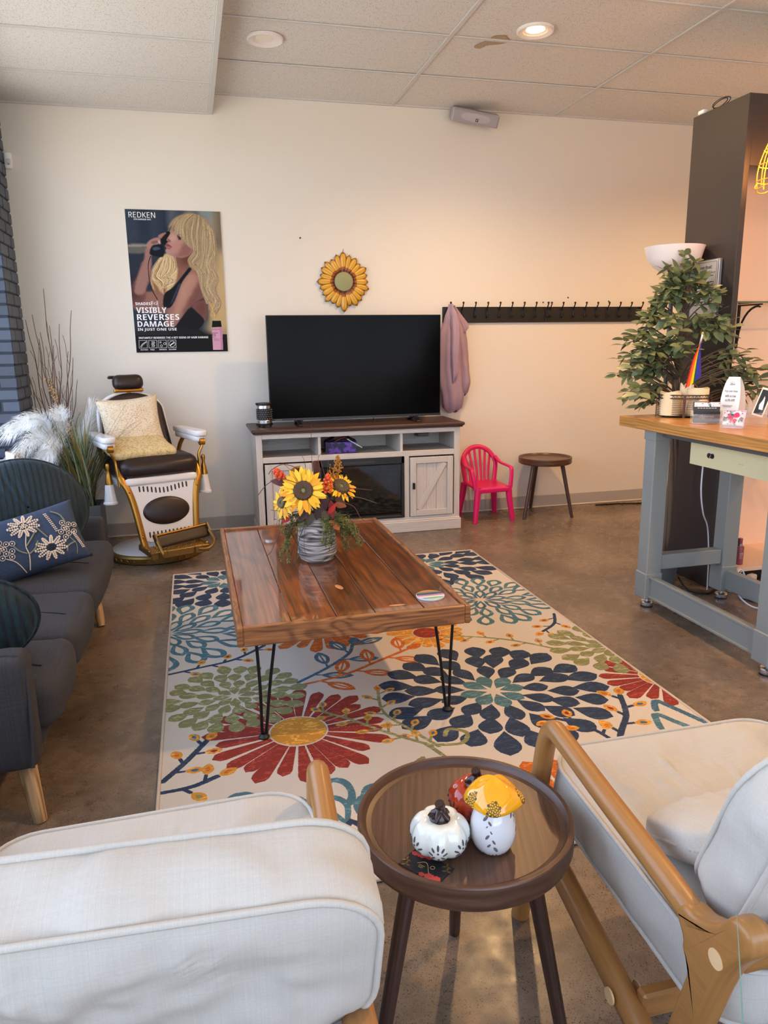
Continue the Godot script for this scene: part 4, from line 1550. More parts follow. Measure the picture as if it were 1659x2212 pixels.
	part(t, "sleeve", fold.call([0.012, 0.035, 0.05, 0.052, 0.046, 0.042, 0.046, 0.038], [0.0, 0.028, 0.05, 0.062, 0.08, 0.09, 0.098, 0.094], [0.06, 0.09, 0.10, 0.10, 0.09, 0.10, 0.10, 0.07], [0.79, 0.135], 4.0, 0.12, 1.0), jm)
	part(t, "front_flap", fold.call([0.010, 0.025, 0.034, 0.036, 0.036, 0.032, 0.03, 0.016], [-0.006, -0.01, -0.012, -0.014, -0.018, -0.016, -0.012, -0.016], [0.07, 0.15, 0.18, 0.19, 0.19, 0.18, 0.17, 0.14], [0.80, 0.22], 5.0, 0.12, 2.0), jm)
	s = S()
	grid(s, 14, 10, func(u: float, v: float) -> Vector3:
		var p0 = Vector3(0.0, 0.79, 0.05).lerp(Vector3(0.04, 0.60, 0.06), u)
		var p1 = Vector3(0.012, 0.79, 0.07).lerp(Vector3(0.125, 0.655, 0.075), smoothstep(0, 1, u))
		if u > 0.6:
			p0 = p0.lerp(Vector3(0.072, 0.575, 0.06), (u - 0.6) / 0.4)
		return p0.lerp(p1, v) + Vector3(0, 0, 0.035 * sin(PI * v) * (0.4 + u) + 0.006 * sin(v * 14.0 + u * 5.0)))
	grid(s, 14, 10, func(u: float, v: float) -> Vector3:
		var p0 = Vector3(0.0, 0.79, 0.04).lerp(Vector3(0.04, 0.60, 0.04), u)
		var p1 = Vector3(0.012, 0.79, 0.06).lerp(Vector3(0.125, 0.655, 0.068), smoothstep(0, 1, u))
		if u > 0.6:
			p0 = p0.lerp(Vector3(0.072, 0.575, 0.045), (u - 0.6) / 0.4)
		return p0.lerp(p1, v) + Vector3(0, 0, 0.012 * sin(PI * v)), true)
	part(t, "hood", s, jm)

# ---------------------------------------------------------------- television and its console
func build_console() -> void:
	var t = thing("media_console", "whitewashed farmhouse media console with dark top and fireplace insert", "console", Vector3(1.104, 0, 0.04))
	var W = 1.44
	var D = 0.435
	var s = S()
	var wm: Material = M.whitewash
	s = S()
	uvo = Vector2(0.1, 0.3)
	box(s, Vector3(0, 0.765, D * 0.5 + 0.004), Vector3(W + 0.055, 0.022, D + 0.05), 0.006)
	box(s, Vector3(0, 0.750, D * 0.5 + 0.004), Vector3(W + 0.035, 0.016, D + 0.03), 0.006)
	part(t, "top", s, M.console_top)
	uvo = Vector2.ZERO
	s = S()
	for sg in [-1.0, 1.0]:
		box(s, Vector3(sg * (W * 0.5 - 0.009), 0.39, D * 0.5), Vector3(0.018, 0.70, D - 0.01), 0.001)
		box(s, Vector3(sg * (W * 0.5 - 0.021), 0.39, D - 0.012), Vector3(0.042, 0.70, 0.022), 0.002)
	box(s, Vector3(0, 0.726, D - 0.012), Vector3(W - 0.084, 0.034, 0.02), 0.002)
	box(s, Vector3(0, 0.566, D * 0.5), Vector3(W - 0.04, 0.02, D - 0.03), 0.002)
	box(s, Vector3(0, 0.566, D - 0.012), Vector3(W - 0.084, 0.038, 0.02), 0.002)
	box(s, Vector3(0, 0.40, 0.006), Vector3(W - 0.03, 0.70, 0.008), 0)
	box(s, Vector3(0, 0.095, D - 0.012), Vector3(W - 0.084, 0.03, 0.02), 0.002)
	for sg in [-1.0, 1.0]:
		box(s, Vector3(sg * 0.29, 0.648, D * 0.5), Vector3(0.018, 0.144, D - 0.02), 0.001)
		box(s, Vector3(sg * 0.325, 0.33, D - 0.014), Vector3(0.036, 0.44, 0.024), 0.002)
	part(t, "carcass", s, wm)
	s = S()
	box(s, Vector3(0, 0.04, D * 0.5 + 0.006), Vector3(W + 0.02, 0.08, D + 0.012), 0.004)
	box(s, Vector3(0, 0.084, D * 0.5 + 0.003), Vector3(W + 0.008, 0.012, D + 0.004), 0.005)
	part(t, "plinth", s, wm)
	for sg in [-1.0, 1.0]:
		var d = Node3D.new()
		var cx: float = sg * 0.508
		s = S()
		box(s, Vector3(cx, 0.325, D - 0.016), Vector3(0.318, 0.422, 0.012), 0.002)
		var door = part(t, "door", s, wm)
		s = S()
		for q in 3:
			box(s, Vector3(cx + (q - 1) * 0.074, 0.325, D - 0.0085), Vector3(0.071, 0.34, 0.006), 0.002)
		part(door, "panel_board", s, wm)
		for q in [[-0.138, 0.0, 0.042, 0.422], [0.138, 0.0, 0.042, 0.422]]:
			s = S()
			box(s, Vector3(cx + q[0], 0.325, D - 0.001), Vector3(q[2], q[3], 0.018), 0.002)
			part(door, "stile", s, wm)
		for yy in [0.135, 0.515]:
			s = S()
			box(s, Vector3(cx, yy, D - 0.001), Vector3(0.234, 0.042, 0.018), 0.002)
			part(door, "rail", s, wm)
		s = S()
		var ang = atan2(0.338, 0.20)
		box(s, Vector3(cx + 0.0, 0.325, D - 0.002), Vector3(0.385, 0.036, 0.014), 0.002, Basis(Vector3.BACK, ang))
		part(door, "diagonal_brace", s, wm)
		s = S()
		box(s, Vector3(cx - sg * 0.136, 0.335, D + 0.016), Vector3(0.017, 0.046, 0.014), 0.003)
		box(s, Vector3(cx - sg * 0.136, 0.335, D + 0.009), Vector3(0.008, 0.02, 0.012), 0.001)
		part(door, "handle", s, M.black_metal)
		d.free()
	# fireplace insert
	s = S()
	for q in [[-0.294, 0.33, 0.02, 0.44], [0.294, 0.33, 0.02, 0.44]]:
		box(s, Vector3(q[0], q[1], D - 0.004), Vector3(q[2], q[3], 0.02), 0.002)
	box(s, Vector3(0, 0.525, D - 0.004), Vector3(0.61, 0.05, 0.02), 0.002)
	box(s, Vector3(0, 0.118, D - 0.004), Vector3(0.61, 0.018, 0.02), 0.002)
	var fi = part(t, "fireplace_frame", s, M.black)
	s = S()
	box(s, Vector3(0, 0.31, D - 0.10), Vector3(0.57, 0.40, 0.004), 0)
	for sg in [-1.0, 1.0]:
		box(s, Vector3(sg * 0.284, 0.31, D - 0.055), Vector3(0.004, 0.40, 0.09), 0)
	box(s, Vector3(0, 0.128, D - 0.055), Vector3(0.57, 0.004, 0.09), 0)
	box(s, Vector3(0, 0.5, D - 0.055), Vector3(0.57, 0.004, 0.09), 0)
	part(fi, "firebox", s, mat(rgb(34, 32, 31), 0.7))
	s = S()
	for r in 7:
		for c in 5:
			box(s, Vector3(-0.23 + c * 0.115 + (0.03 if r % 2 else -0.02), 0.20 + r * 0.042, D - 0.097), Vector3(0.11, 0.038, 0.006), 0.002)
	var fb = part(fi, "firebrick", s, mat(rgb(52, 49, 47), 0.8))
	fb.set_meta("kind", "stuff")
	for k in 5:
		s = S()
		tube(s, smooth([Vector3(-0.2 + k * 0.06, 0.15 + 0.02 * (k % 2), D - 0.07), Vector3(-0.05 + k * 0.03, 0.17 + 0.03 * (k % 3), D - 0.055), Vector3(0.12 + k * 0.03, 0.155 + 0.012 * k, D - 0.06)], 4), 0.016, 8)
		part(fi, "log", s, mat(rgb(58, 52, 48), 0.9))
	s = S()
	box(s, Vector3(0, 0.31, D - 0.004), Vector3(0.57, 0.37, 0.003), 0)
	var fg = StandardMaterial3D.new()
	fg.albedo_color = Color(0.03, 0.03, 0.03, 0.55)
	fg.transparency = BaseMaterial3D.TRANSPARENCY_ALPHA
	fg.roughness = 0.05
	part(fi, "glass_front", s, fg)
	s = S()
	box(s, Vector3(-0.02, 0.520, D + 0.007), Vector3(0.22, 0.018, 0.002), 0.0005)
	part(fi, "vent_slot", s, mat(rgb(46, 45, 45), 0.5))
	s = S()
	for k in 3:
		box(s, Vector3(-0.62, 0.642 - k * 0.009, 0.0112), Vector3(0.07 - k * 0.015, 0.004, 0.0006), 0)
	part(t, "maker_print", s, mat(rgb(150, 142, 134), 0.7))
	# television
	t = thing("television", "large black flat screen television standing on the whitewashed console", "television", Vector3(1.123, 0.776, 0.27))
	s = S()
	box(s, Vector3(0, 0.388, 0), Vector3(1.232, 0.708, 0.03), 0.003)
	box(s, Vector3(0, 0.25, -0.03), Vector3(0.8, 0.36, 0.045), 0.015)
	part(t, "housing", s, M.black)
	s = S()
	box(s, Vector3(0, 0.392, 0.0155), Vector3(1.222, 0.690, 0.002), 0.0)
	part(t, "screen", s, M.screen)
	s = S()
	box(s, Vector3(0, 0.042, 0.017), Vector3(1.232, 0.016, 0.006), 0.001)
	var bz = part(t, "lower_bezel", s, mat(rgb(30, 30, 31), 0.35))
	s = S()
	box(s, Vector3(0.01, 0.031, 0.018), Vector3(0.02, 0.008, 0.006), 0.002)
	part(bz, "sensor", s, mat(rgb(120, 120, 122), 0.3))
	s = S()
	box(s, Vector3(-0.56, 0.042, 0.0202), Vector3(0.05, 0.005, 0.001), 0.0)
	part(bz, "maker_mark", s, mat(rgb(110, 108, 106), 0.5))
	for x in [-0.42, 0.42]:
		s = S()
		for sg in [-1.0, 1.0]:
			box(s, Vector3(x, 0.02, sg * 0.055), Vector3(0.03, 0.013, 0.14), 0.003, Basis(Vector3.RIGHT, sg * 0.22))
		box(s, Vector3(x, 0.034, 0), Vector3(0.06, 0.02, 0.03), 0.003)
		part(t, "stand_foot", s, M.black)
	s = S()
	tube(s, smooth([Vector3(0.135, 0.05, -0.03), Vector3(0.12, 0.01, -0.02), Vector3(0.10, 0.004, 0.03)], 5), 0.0025, 6)
	part(t, "cable", s, M.black)
	# wax warmer
	t = thing("wax_warmer", "black and silver cylindrical wax warmer at the console's left end", "lantern", Vector3(0.465, 0.776, 0.30))
	s = S()
	lathe(s, [Vector2(0, 0.012), Vector2(0.056, 0.012), Vector2(0.058, 0.016), Vector2(0.058, 0.022), Vector2(0.052, 0.024)], 36)
	lathe(s, [Vector2(0.052, 0.148), Vector2(0.056, 0.150), Vector2(0.056, 0.162), Vector2(0.040, 0.164), Vector2(0, 0.160)], 36)
	lathe(s, [Vector2(0.05, 0.05), Vector2(0.0515, 0.052), Vector2(0.0515, 0.122), Vector2(0.05, 0.124)], 36)
	part(t, "body", s, M.black_metal)
	s = S()
	for y in [0.024, 0.124]:
		lathe(s, [Vector2(0.05, y), Vector2(0.052, y + 0.002), Vector2(0.052, y + 0.022), Vector2(0.05, y + 0.025)], 36)
	part(t, "silver_band", s, M.chrome)
	s = S()
	for r in 5:
		for k in 20:
			var a = TAU * (k + 0.5 * (r % 2)) / 20
			blob(s, Vector3(cos(a) * 0.052, 0.058 + r * 0.0145, sin(a) * 0.052), Vector3(0.0045, 0.004, 0.0045), 3)
	var st = part(t, "mesh_holes", s, mat(rgb(110, 110, 112), 0.4))
	st.set_meta("kind", "stuff")
	for k in 3:
		s = S()
		var a = TAU * k / 3 + 0.5
		blob(s, Vector3(cos(a) * 0.046, 0.007, sin(a) * 0.046), Vector3(0.008, 0.0075, 0.008), 5)
		part(t, "foot", s, M.black)
	# things in the cubbies
	t = thing("tissue_box", "open purple galaxy print box in the console's middle cubby", "box", Vector3(0.99, 0.576, 0.30))
	t.rotation_degrees.y = -8
	var gm = mat(Color.WHITE, 0.35)
	gm.albedo_texture = itex(galaxy_img())
	gm.uv1_scale = Vector3(4, 4, 1)
	s = S()
	for q in [[-0.105, 0, 0.006, 0.15], [0.105, 0, 0.006, 0.15]]:
		box(s, Vector3(q[0], 0.042, 0), Vector3(0.005, 0.084, 0.15), 0.001)
	for z in [-0.073, 0.073]:
		box(s, Vector3(0, 0.04, z), Vector3(0.21, 0.08, 0.005), 0.001)
	box(s, Vector3(0, 0.003, 0), Vector3(0.21, 0.005, 0.15), 0.001)
	part(t, "tray", s, gm)
	s = S()
	for q in [[-0.08, 0.5, 0.0], [0.08, -0.5, 0.0]]:
		box(s, Vector3(q[0], 0.092, 0.0), Vector3(0.08, 0.003, 0.15), 0.001, Basis(Vector3.BACK, q[1]))
	part(t, "flap", s, mat(rgb(36, 24, 44), 0.5))
	var o: MeshInstance3D
	s = S()
	box(s, Vector3.ZERO, Vector3(0.125, 0.006, 0.012), 0.002, Basis(Vector3.BACK, -0.55))
	o = part(self, "white_stick", s, M.print_white, Transform3D(Basis.IDENTITY, Vector3(1.075, 0.645, 0.385)))
	tag(o, "flat white stick leaning out of the purple box", "stick")
	s = S()
	tube(s, smooth([Vector3(-0.05, 0, 0), Vector3(-0.01, 0.022, 0.0), Vector3(0.03, 0.035, 0.0), Vector3(0.05, 0.02, 0)], 5), 0.010, 8)
	o = part(self, "hair_clip", s, mat(rgb(96, 34, 26), 0.4), Transform3D(Basis.IDENTITY, Vector3(0.985, 0.648, 0.33)))
	tag(o, "dark red hair clip poking out of the purple box", "clip")
	t = thing("control_module", "small grey control module fixed in the console's right cubby", "module", Vector3(1.652, 0.665, 0.10))
	s = S()
	box(s, Vector3(0, 0, 0), Vector3(0.085, 0.05, 0.09), 0.003)
	part(t, "housing", s, mat(rgb(122, 112, 108), 0.5))
	s = S()
	box(s, Vector3(0, 0.002, 0.046), Vector3(0.088, 0.005, 0.003), 0.001)
	part(t, "slot", s, M.black)

func galaxy_img() -> Image:
	var n = 128
	var a = nimg(n, n, 0.03, 71, 4)
	var d = a.get_data()
	var o = PackedByteArray()
	o.resize(n * n * 3)
	for i in n * n:
		var v = d[i * 3] / 255.0
		var c = rgb(30, 26, 70).lerp(rgb(110, 62, 170), smoothstep(0.35, 0.75, v))
		o[i * 3] = int(c.r * 255); o[i * 3 + 1] = int(c.g * 255); o[i * 3 + 2] = int(c.b * 255)
	var im = Image.create_from_data(n, n, false, Image.FORMAT_RGB8, o)
	rng.seed = 8
	for i in 90:
		im.set_pixel(rng.randi() % n, rng.randi() % n, rgb(220, 200, 240))
	return im
# ---------------------------------------------------------------- black shelving unit and what is on it
func build_unit() -> void:
	var t = thing("shelving_unit", "tall black shelving unit with a peach back panel", "shelving", Vector3(2.65, 0, 1.73))
	var s = S()
	box(s, Vector3(0.016, 1.23, 0.21), Vector3(0.032, 2.46, 0.42), 0.002)
	part(t, "side_panel", s, M.column)
	s = S()
	box(s, Vector3(1.534, 1.23, 0.21), Vector3(0.032, 2.46, 0.42), 0.002)
	part(t, "side_panel", s, M.column)
	s = S()
	box(s, Vector3(0.775, 2.30, 0.411), Vector3(1.486, 0.32, 0.018), 0.002)
	box(s, Vector3(0.775, 2.452, 0.21), Vector3(1.486, 0.016, 0.39), 0.001)
	box(s, Vector3(0.775, 2.145, 0.408), Vector3(1.486, 0.012, 0.022), 0.002)
	part(t, "header", s, M.column)
	s = S()
	box(s, Vector3(0.775, 1.27, 0.012), Vector3(1.486, 2.36, 0.016), 0)
	part(t, "back_panel", s, M.peach)
	s = S()
	box(s, Vector3(0.775, 0.088, 0.215), Vector3(1.486, 0.022, 0.43), 0.002)
	part(t, "bottom_shelf", s, M.peach)
	s = S()
	box(s, Vector3(0.775, 0.038, 0.37), Vector3(1.486, 0.076, 0.016), 0.001)
	part(t, "toe_kick", s, M.black)
	for y in [1.515, 1.10]:
		s = S()
		box(s, Vector3(0.775, y, 0.115), Vector3(1.48, 0.008, 0.19), 0.001)
		var gl = part(t, "glass_shelf", s, M.acrylic)
		s = S()
		box(s, Vector3(0.775, y + 0.0, 0.212), Vector3(1.48, 0.009, 0.004), 0.001)
		part(gl, "front_edge", s, mat(rgb(96, 112, 84), 0.2))
		for x in [0.365, 1.15]:
			s = S()
			box(s, Vector3(x, y - 0.125, 0.026), Vector3(0.018, 0.24, 0.008), 0.003)
			box(s, Vector3(x, y - 0.010, 0.11), Vector3(0.016, 0.008, 0.18), 0.002)
			var l = []
			for i in 9:
				var a = PI * 0.5 * i / 8.0
				l.append(Vector3(x, y - 0.018 - 0.185 * (1.0 - sin(a)), 0.032 + 0.145 * (1.0 - cos(a))))
			tube(s, l, 0.006, 6)
			lathe(s, [Vector2(0.0, -0.008), Vector2(0.007, -0.006), Vector2(0.007, 0.0), Vector2(0, 0.002)], 10, Transform3D(Basis.IDENTITY, Vector3(x, y - 0.02, 0.185)))
			blob(s, Vector3(x, y - 0.21, 0.031), Vector3(0.004, 0.004, 0.003), 4)
			blob(s, Vector3(x, y - 0.05, 0.031), Vector3(0.004, 0.004, 0.003), 4)
			part(t, "shelf_bracket", s, M.black_metal)
	# loose coil and blob on the top
	s = S()
	for k in 2:
		var l = []
		for i in 20:
			var a = TAU * i / 20
			l.append(Vector3(cos(a) * 0.022, 0.018 + sin(a) * (0.012 + 0.004 * k) + k * 0.002, sin(a + k * 0.7) * 0.045 + k * 0.008))
		tube(s, l, 0.0022, 5, true)
	var o = part(self, "cable_coil", s, M.black, Transform3D(Basis.IDENTITY, Vector3(2.664, 2.46, 1.92)))
	tag(o, "thin dark cable coil lying on top of the black unit", "cable")
	s = S()
	softbox(s, Vector3(0.03, 0.022, 0.05), 0.009, Vector3.ZERO, 6)
	o = part(self, "plastic_clip", s, M.print_white, Transform3D(Basis.IDENTITY, Vector3(2.664, 2.472, 1.785)))
	tag(o, "small white plastic piece on the black unit's rear top corner", "clip")
	# framed notice on the side
	t = thing("notice_sign", "silver edged notice headed Please Read on the black unit's side", "sign", Vector3(2.648, 1.42, 1.95))
	var B = Basis(Vector3(0, 0, 1), Vector3.UP, Vector3(-1, 0, 0))
	s = S()
	box(s, Vector3(-0.010, 0.152, 0), Vector3(0.018, 0.305, 0.216), 0.002)
	part(t, "frame", s, mat(rgb(176, 172, 172), 0.3, 0.6))
	s = S()
	box(s, Vector3(-0.0195, 0.152, -0.004), Vector3(0.002, 0.298, 0.200), 0.0)
	part(t, "paper", s, mat(rgb(226, 216, 206), 0.6))
	s = S()
	for q in [[0.152 + 0.140, 0.190, 0.0015, true], [0.152 - 0.140, 0.190, 0.0015, true]]:
		box(s, Vector3(-0.0207, q[0], -0.004), Vector3(0.0006, q[2], q[1]), 0)
	for z in [-0.099, 0.091]:
		box(s, Vector3(-0.0207, 0.152, z), Vector3(0.0006, 0.28, 0.0015), 0)
	part(t, "border_line", s, M.print_dark)
	var put = func(str_: String, z0: float, z1: float, y: float, h: float, bold: bool) -> void:
		text(t, "lettering", str_, Vector3(-0.0206, y, z0), B, z1 - z0, h, M.print_dark, bold)
	put.call("Please Read:", -0.062, 0.055, 0.258, 0.018, true)
	put.call("Before providing services, children are", -0.09, 0.082, 0.234, 0.009, true)
	put.call("not allowed on the cutting floor.", -0.08, 0.072, 0.219, 0.009, true)
	s = S()
	rng.seed = 6
	for k in 9:
		var w = rng.randf_range(0.12, 0.17)
		var z = -w * 0.5 - 0.004
		while z < w * 0.5 - 0.01:
			var l = rng.randf_range(0.008, 0.022)
			box(s, Vector3(-0.0207, 0.192 - k * 0.014, z + l * 0.5), Vector3(0.0006, 0.005, l), 0)
			z += l + 0.004
	part(t, "small_print", s, M.print_dark)
	t = thing("clipboard", "black panel hanging behind the ficus on the black unit's side", "clipboard", Vector3(2.648, 1.50, 1.78))
	s = S()
	box(s, Vector3(-0.006, 0.10, 0), Vector3(0.008, 0.22, 0.12), 0.002)
	part(t, "board", s, M.black)
	s = S()
	box(s, Vector3(-0.013, 0.2, 0), Vector3(0.008, 0.02, 0.05), 0.002)
	part(t, "clamp", s, M.black_metal)
	# torchiere
	t = thing("floor_lamp", "unlit torchiere floor lamp with a white bowl above the ficus", "lamp", Vector3(2.498, 0, 1.865))
	s = S()
	lathe(s, [Vector2(0, 0), Vector2(0.088, 0), Vector2(0.090, 0.006), Vector2(0.086, 0.022), Vector2(0.03, 0.032), Vector2(0.012, 0.04), Vector2(0, 0.04)], 36)
	part(t, "base", s, mat(rgb(92, 98, 106), 0.45, 0.3))
	s = S()
	tube(s, [Vector3(0, 0.03, 0), Vector3(0, 1.6, 0)], 0.011, 12)
	part(t, "pole", s, mat(rgb(92, 98, 106), 0.45, 0.3))
	s = S()
	lathe(s, [Vector2(0.011, 1.56), Vector2(0.013, 1.60), Vector2(0.022, 1.64), Vector2(0.034, 1.662), Vector2(0.036, 1.668), Vector2(0.0, 1.67)], 24)
	part(t, "collar", s, mat(rgb(92, 98, 106), 0.4, 0.3))
	s = S()
	lathe(s, [Vector2(0.03, 1.664), Vector2(0.062, 1.672), Vector2(0.105, 1.698), Vector2(0.134, 1.735), Vector2(0.149, 1.790), Vector2(0.152, 1.797), Vector2(0.147, 1.797), Vector2(0.142, 1.785), Vector2(0.128, 1.74), Vector2(0.1, 1.705), Vector2(0.06, 1.68), Vector2(0, 1.674)], 44)
	var sh = mat(rgb(242, 232, 228), 0.3)
	sh.subsurf_scatter_enabled = true
	sh.subsurf_scatter_strength = 0.15
	part(t, "bowl_shade", s, sh)
	# bottles on the bottom shelf
	t = thing("spray_bottle", "dusty pink pump bottle standing on the peach bottom shelf", "bottle", Vector3(2.885, 0.099, 2.09))
	s = S()
	lathe(s, [Vector2(0, 0), Vector2(0.0215, 0), Vector2(0.0225, 0.004), Vector2(0.0225, 0.098), Vector2(0.020, 0.104), Vector2(0.013, 0.107)], 28)
	part(t, "body", s, mat(rgb(150, 76, 86), 0.35))
	s = S()
	lathe(s, [Vector2(0.0135, 0.106), Vector2(0.0135, 0.119), Vector2(0.0, 0.12)], 24)
	part(t, "collar", s, M.chrome)
	s = S()
	lathe(s, [Vector2(0.012, 0.119), Vector2(0.0125, 0.145), Vector2(0.0115, 0.148), Vector2(0, 0.148)], 24)
	part(t, "cap", s, mat(rgb(140, 58, 70), 0.3))
	s = S()
	box(s, Vector3(-0.006, 0.066, 0.0224), Vector3(0.02, 0.0025, 0.001), 0)
	box(s, Vector3(0.0005, 0.064, 0.0228), Vector3(0.002, 0.018, 0.001), 0)
	for k in 4:
		box(s, Vector3(-0.007, 0.058 - k * 0.007, 0.0222), Vector3(0.018, 0.0013, 0.001), 0)
	part(t, "label_print", s, mat(rgb(226, 200, 206), 0.5))
	t = thing("product_tube", "slim taupe tube with a gold cap beside the pink bottle", "tube", Vector3(2.865, 0.099, 2.03), 0.3)
	s = S()
	lathe(s, [Vector2(0, 0), Vector2(0.015, 0), Vector2(0.0155, 0.003), Vector2(0.0155, 0.024), Vector2(0.0, 0.026)], 24)
	part(t, "cap", s, mat(rgb(214, 160, 60), 0.22, 0.9))
	s = S()
	grid(s, 24, 8, func(u: float, v: float) -> Vector3:
		var a = u * TAU
		return Vector3(cos(a) * lerpf(0.0145, 0.019, v), 0.025 + v * 0.125, sin(a) * lerpf(0.0145, 0.0015, v * v)), true)
	part(t, "body", s, mat(rgb(128, 104, 98), 0.4))
	s = S()
	for k in 4:
		box(s, Vector3(0.002, 0.045 + k * 0.011, 0.0148 - k * 0.0006), Vector3(0.014 - 0.002 * (k % 2), 0.003, 0.001), 0)
	part(t, "label_print", s, M.print_dark)

# ---------------------------------------------------------------- desk
func build_desk() -> void:
	var ox = 2.10
	var oz = 2.075
	var t = thing("reception_desk", "tall desk with butcher block top on grey steel legs", "desk", Vector3(ox, 0, oz))
	var L = 1.30
	var s = S()
	for k in 7:
		s = S()
		uvo = Vector2(0.37 * k, 0.21 * k)
		box(s, Vector3(0.05 + k * 0.1, 0.925, L * 0.5), Vector3(0.0996, 0.05, L), 0.0012)
		part(t, "top_stave", s, M.butcher)
	uvo = Vector2.ZERO
	var lg = func(x: float, z: float) -> void:
		var q = S()
		box(q, Vector3(x, 0.47, z), Vector3(0.084, 0.83, 0.084), 0.004)
		var m = part(t, "leg", q, M.steel_grey)
		q = S()
		box(q, Vector3(x, 0.875, z), Vector3(0.092, 0.05, 0.092), 0.003)
		part(m, "cap_plate", q, M.steel_grey)
		q = S()
		box(q, Vector3(x, 0.118, z), Vector3(0.094, 0.132, 0.094), 0.004)
		part(m, "sleeve", q, M.steel_grey)
		q = S()
		lathe(q, [Vector2(0, 0.0), Vector2(0.030, 0.0), Vector2(0.030, 0.006)], 28, Transform3D(Basis.IDENTITY, Vector3(x, 0, z)))
		part(m, "rubber_pad", q, M.black)
		q = S()
		lathe(q, [Vector2(0.031, 0.006), Vector2(0.032, 0.010), Vector2(0.032, 0.024), Vector2(0.028, 0.029), Vector2(0.007, 0.030), Vector2(0.006, 0.055)], 28, Transform3D(Basis.IDENTITY, Vector3(x, 0, z)))
		part(m, "levelling_foot", q, M.chrome)
	var lx0 = 0.075
	var lx1 = 0.515
	for z in [0.228, 1.068]:
		lg.call(lx0, z)
		lg.call(lx1, z)
		s = S()
		box(s, Vector3((lx0 + lx1) * 0.5, 0.235, z), Vector3(lx1 - lx0 - 0.084, 0.075, 0.06), 0.003)
		part(t, "stretcher", s, M.steel_grey)
		s = S()
		box(s, Vector3((lx0 + lx1) * 0.5, 0.885, z), Vector3(lx1 - lx0 - 0.09, 0.03, 0.05), 0.002)
		part(t, "top_rail", s, mat(rgb(88, 84, 84), 0.5))
	for x in [lx0, lx1]:
		s = S()
		box(s, Vector3(x, 0.115, 0.648), Vector3(0.04, 0.10, 0.756), 0.003)
		if x == lx0:
			box(s, Vector3(x - 0.022, 0.166, 0.648), Vector3(0.012, 0.010, 0.756), 0.001)
			box(s, Vector3(x - 0.022, 0.067, 0.648), Vector3(0.012, 0.010, 0.756), 0.001)
		part(t, "long_rail", s, M.steel_grey)
		s = S()
		box(s, Vector3(x + 0.02, 0.885, 0.648), Vector3(0.05, 0.03, 0.756), 0.002)
		part(t, "top_rail", s, mat(rgb(88, 84, 84), 0.5))
	s = S()
	box(s, Vector3(0.325, 0.805, 0.625), Vector3(0.33, 0.10, 0.50), 0.002)
	var dr = part(t, "drawer", s, M.cream_metal)
	s = S()
	box(s, Vector3(0.158, 0.805, 0.625), Vector3(0.006, 0.106, 0.506), 0.001)
	part(dr, "drawer_front", s, M.cream_metal)
	s = S()
	for z in [0.508, 0.53]:
		lathe(s, [Vector2(0.0115, 0), Vector2(0.0115, 0.005), Vector2(0, 0.006)], 20, Transform3D(Basis(Vector3.BACK, PI * 0.5), Vector3(0.156, 0.808, z)))
	part(dr, "lock_barrel", s, M.black)
	s = S()
	box(s, Vector3(0.146, 0.806, 0.524), Vector3(0.002, 0.02, 0.006), 0.001, Basis(Vector3.RIGHT, 0.6))
	part(dr, "key", s, M.chrome)
	s = S()
	for k in 3:
		box(s, Vector3(0.1545, 0.798, 0.70 + k * 0.012), Vector3(0.001, 0.004, 0.006), 0)
	part(dr, "maker_print", s, mat(rgb(196, 190, 150), 0.5))
	# cords, charger, power strip
	s = S()
	tube(s, smooth([Vector3(2.29, 0.76, 2.50), Vector3(2.31, 0.62, 2.475), Vector3(2.39, 0.49, 2.40), Vector3(2.54, 0.37, 2.25), Vector3(2.60, 0.2, 2.20), Vector3(2.61, 0.01, 2.20)], 8), 0.0036, 8)
	var o = part(self, "white_cable", s, M.cord_white)
	tag(o, "white cord drooping from under the cream desk drawer", "cord")
	s = S()
	tube(s, smooth([Vector3(2.712, 0.02, 2.36), Vector3(2.705, 0.09, 2.37), Vector3(2.69, 0.15, 2.36), Vector3(2.655, 0.165, 2.37), Vector3(2.62, 0.12, 2.40), Vector3(2.615, 0.05, 2.44), Vector3(2.66, 0.008, 2.50), Vector3(2.78, 0.005, 2.52), Vector3(2.95, 0.005, 2.50)], 8), 0.0042, 8)
	o = part(self, "white_cable", s, M.cord_white)
	tag(o, "white cord looping up and over the flat white box", "cord")
	s = S()
	tube(s, smooth([Vector3(2.86, 0.10, 2.17), Vector3(2.80, 0.085, 2.21), Vector3(2.785, 0.06, 2.23), Vector3(2.79, 0.05, 2.25)], 6), 0.002, 6)
	o = part(self, "thin_cable", s, M.cord_white)
	tag(o, "thin pale cable dropping from the peach shelf to the plugs", "cable")
	s = S()
	tube(s, smooth([Vector3(3.05, 0.44, 1.756), Vector3(2.98, 0.36, 1.756), Vector3(2.96, 0.28, 1.757), Vector3(3.00, 0.18, 1.757), Vector3(3.01, 0.10, 1.80)], 6), 0.0022, 6)
	o = part(self, "thin_cable", s, M.cord_white)
	tag(o, "thin pale cable running down the peach back panel", "cable")
	s = S()
	softbox(s, Vector3(0.125, 0.032, 0.11), 0.014, Vector3(0, 0.002, 0), 8)
	t = thing("white_router", "flat white rounded box on the floor under the desk", "router", Vector3(2.775, 0.017, 2.36), 0.35)
	part(t, "housing", s, M.cord_white)
	s = S()
	box(s, Vector3(-0.066, 0, 0.03), Vector3(0.016, 0.02, 0.022), 0.003)
	part(t, "plug", s, M.cord_white)
	t = thing("power_strip", "black power strip with plugs in the unit's toe space", "power strip", Vector3(2.82, 0, 2.20), -0.12)
	s = S()
	box(s, Vector3(0.06, 0.02, 0), Vector3(0.36, 0.036, 0.05), 0.005)
	part(t, "body", s, M.black)
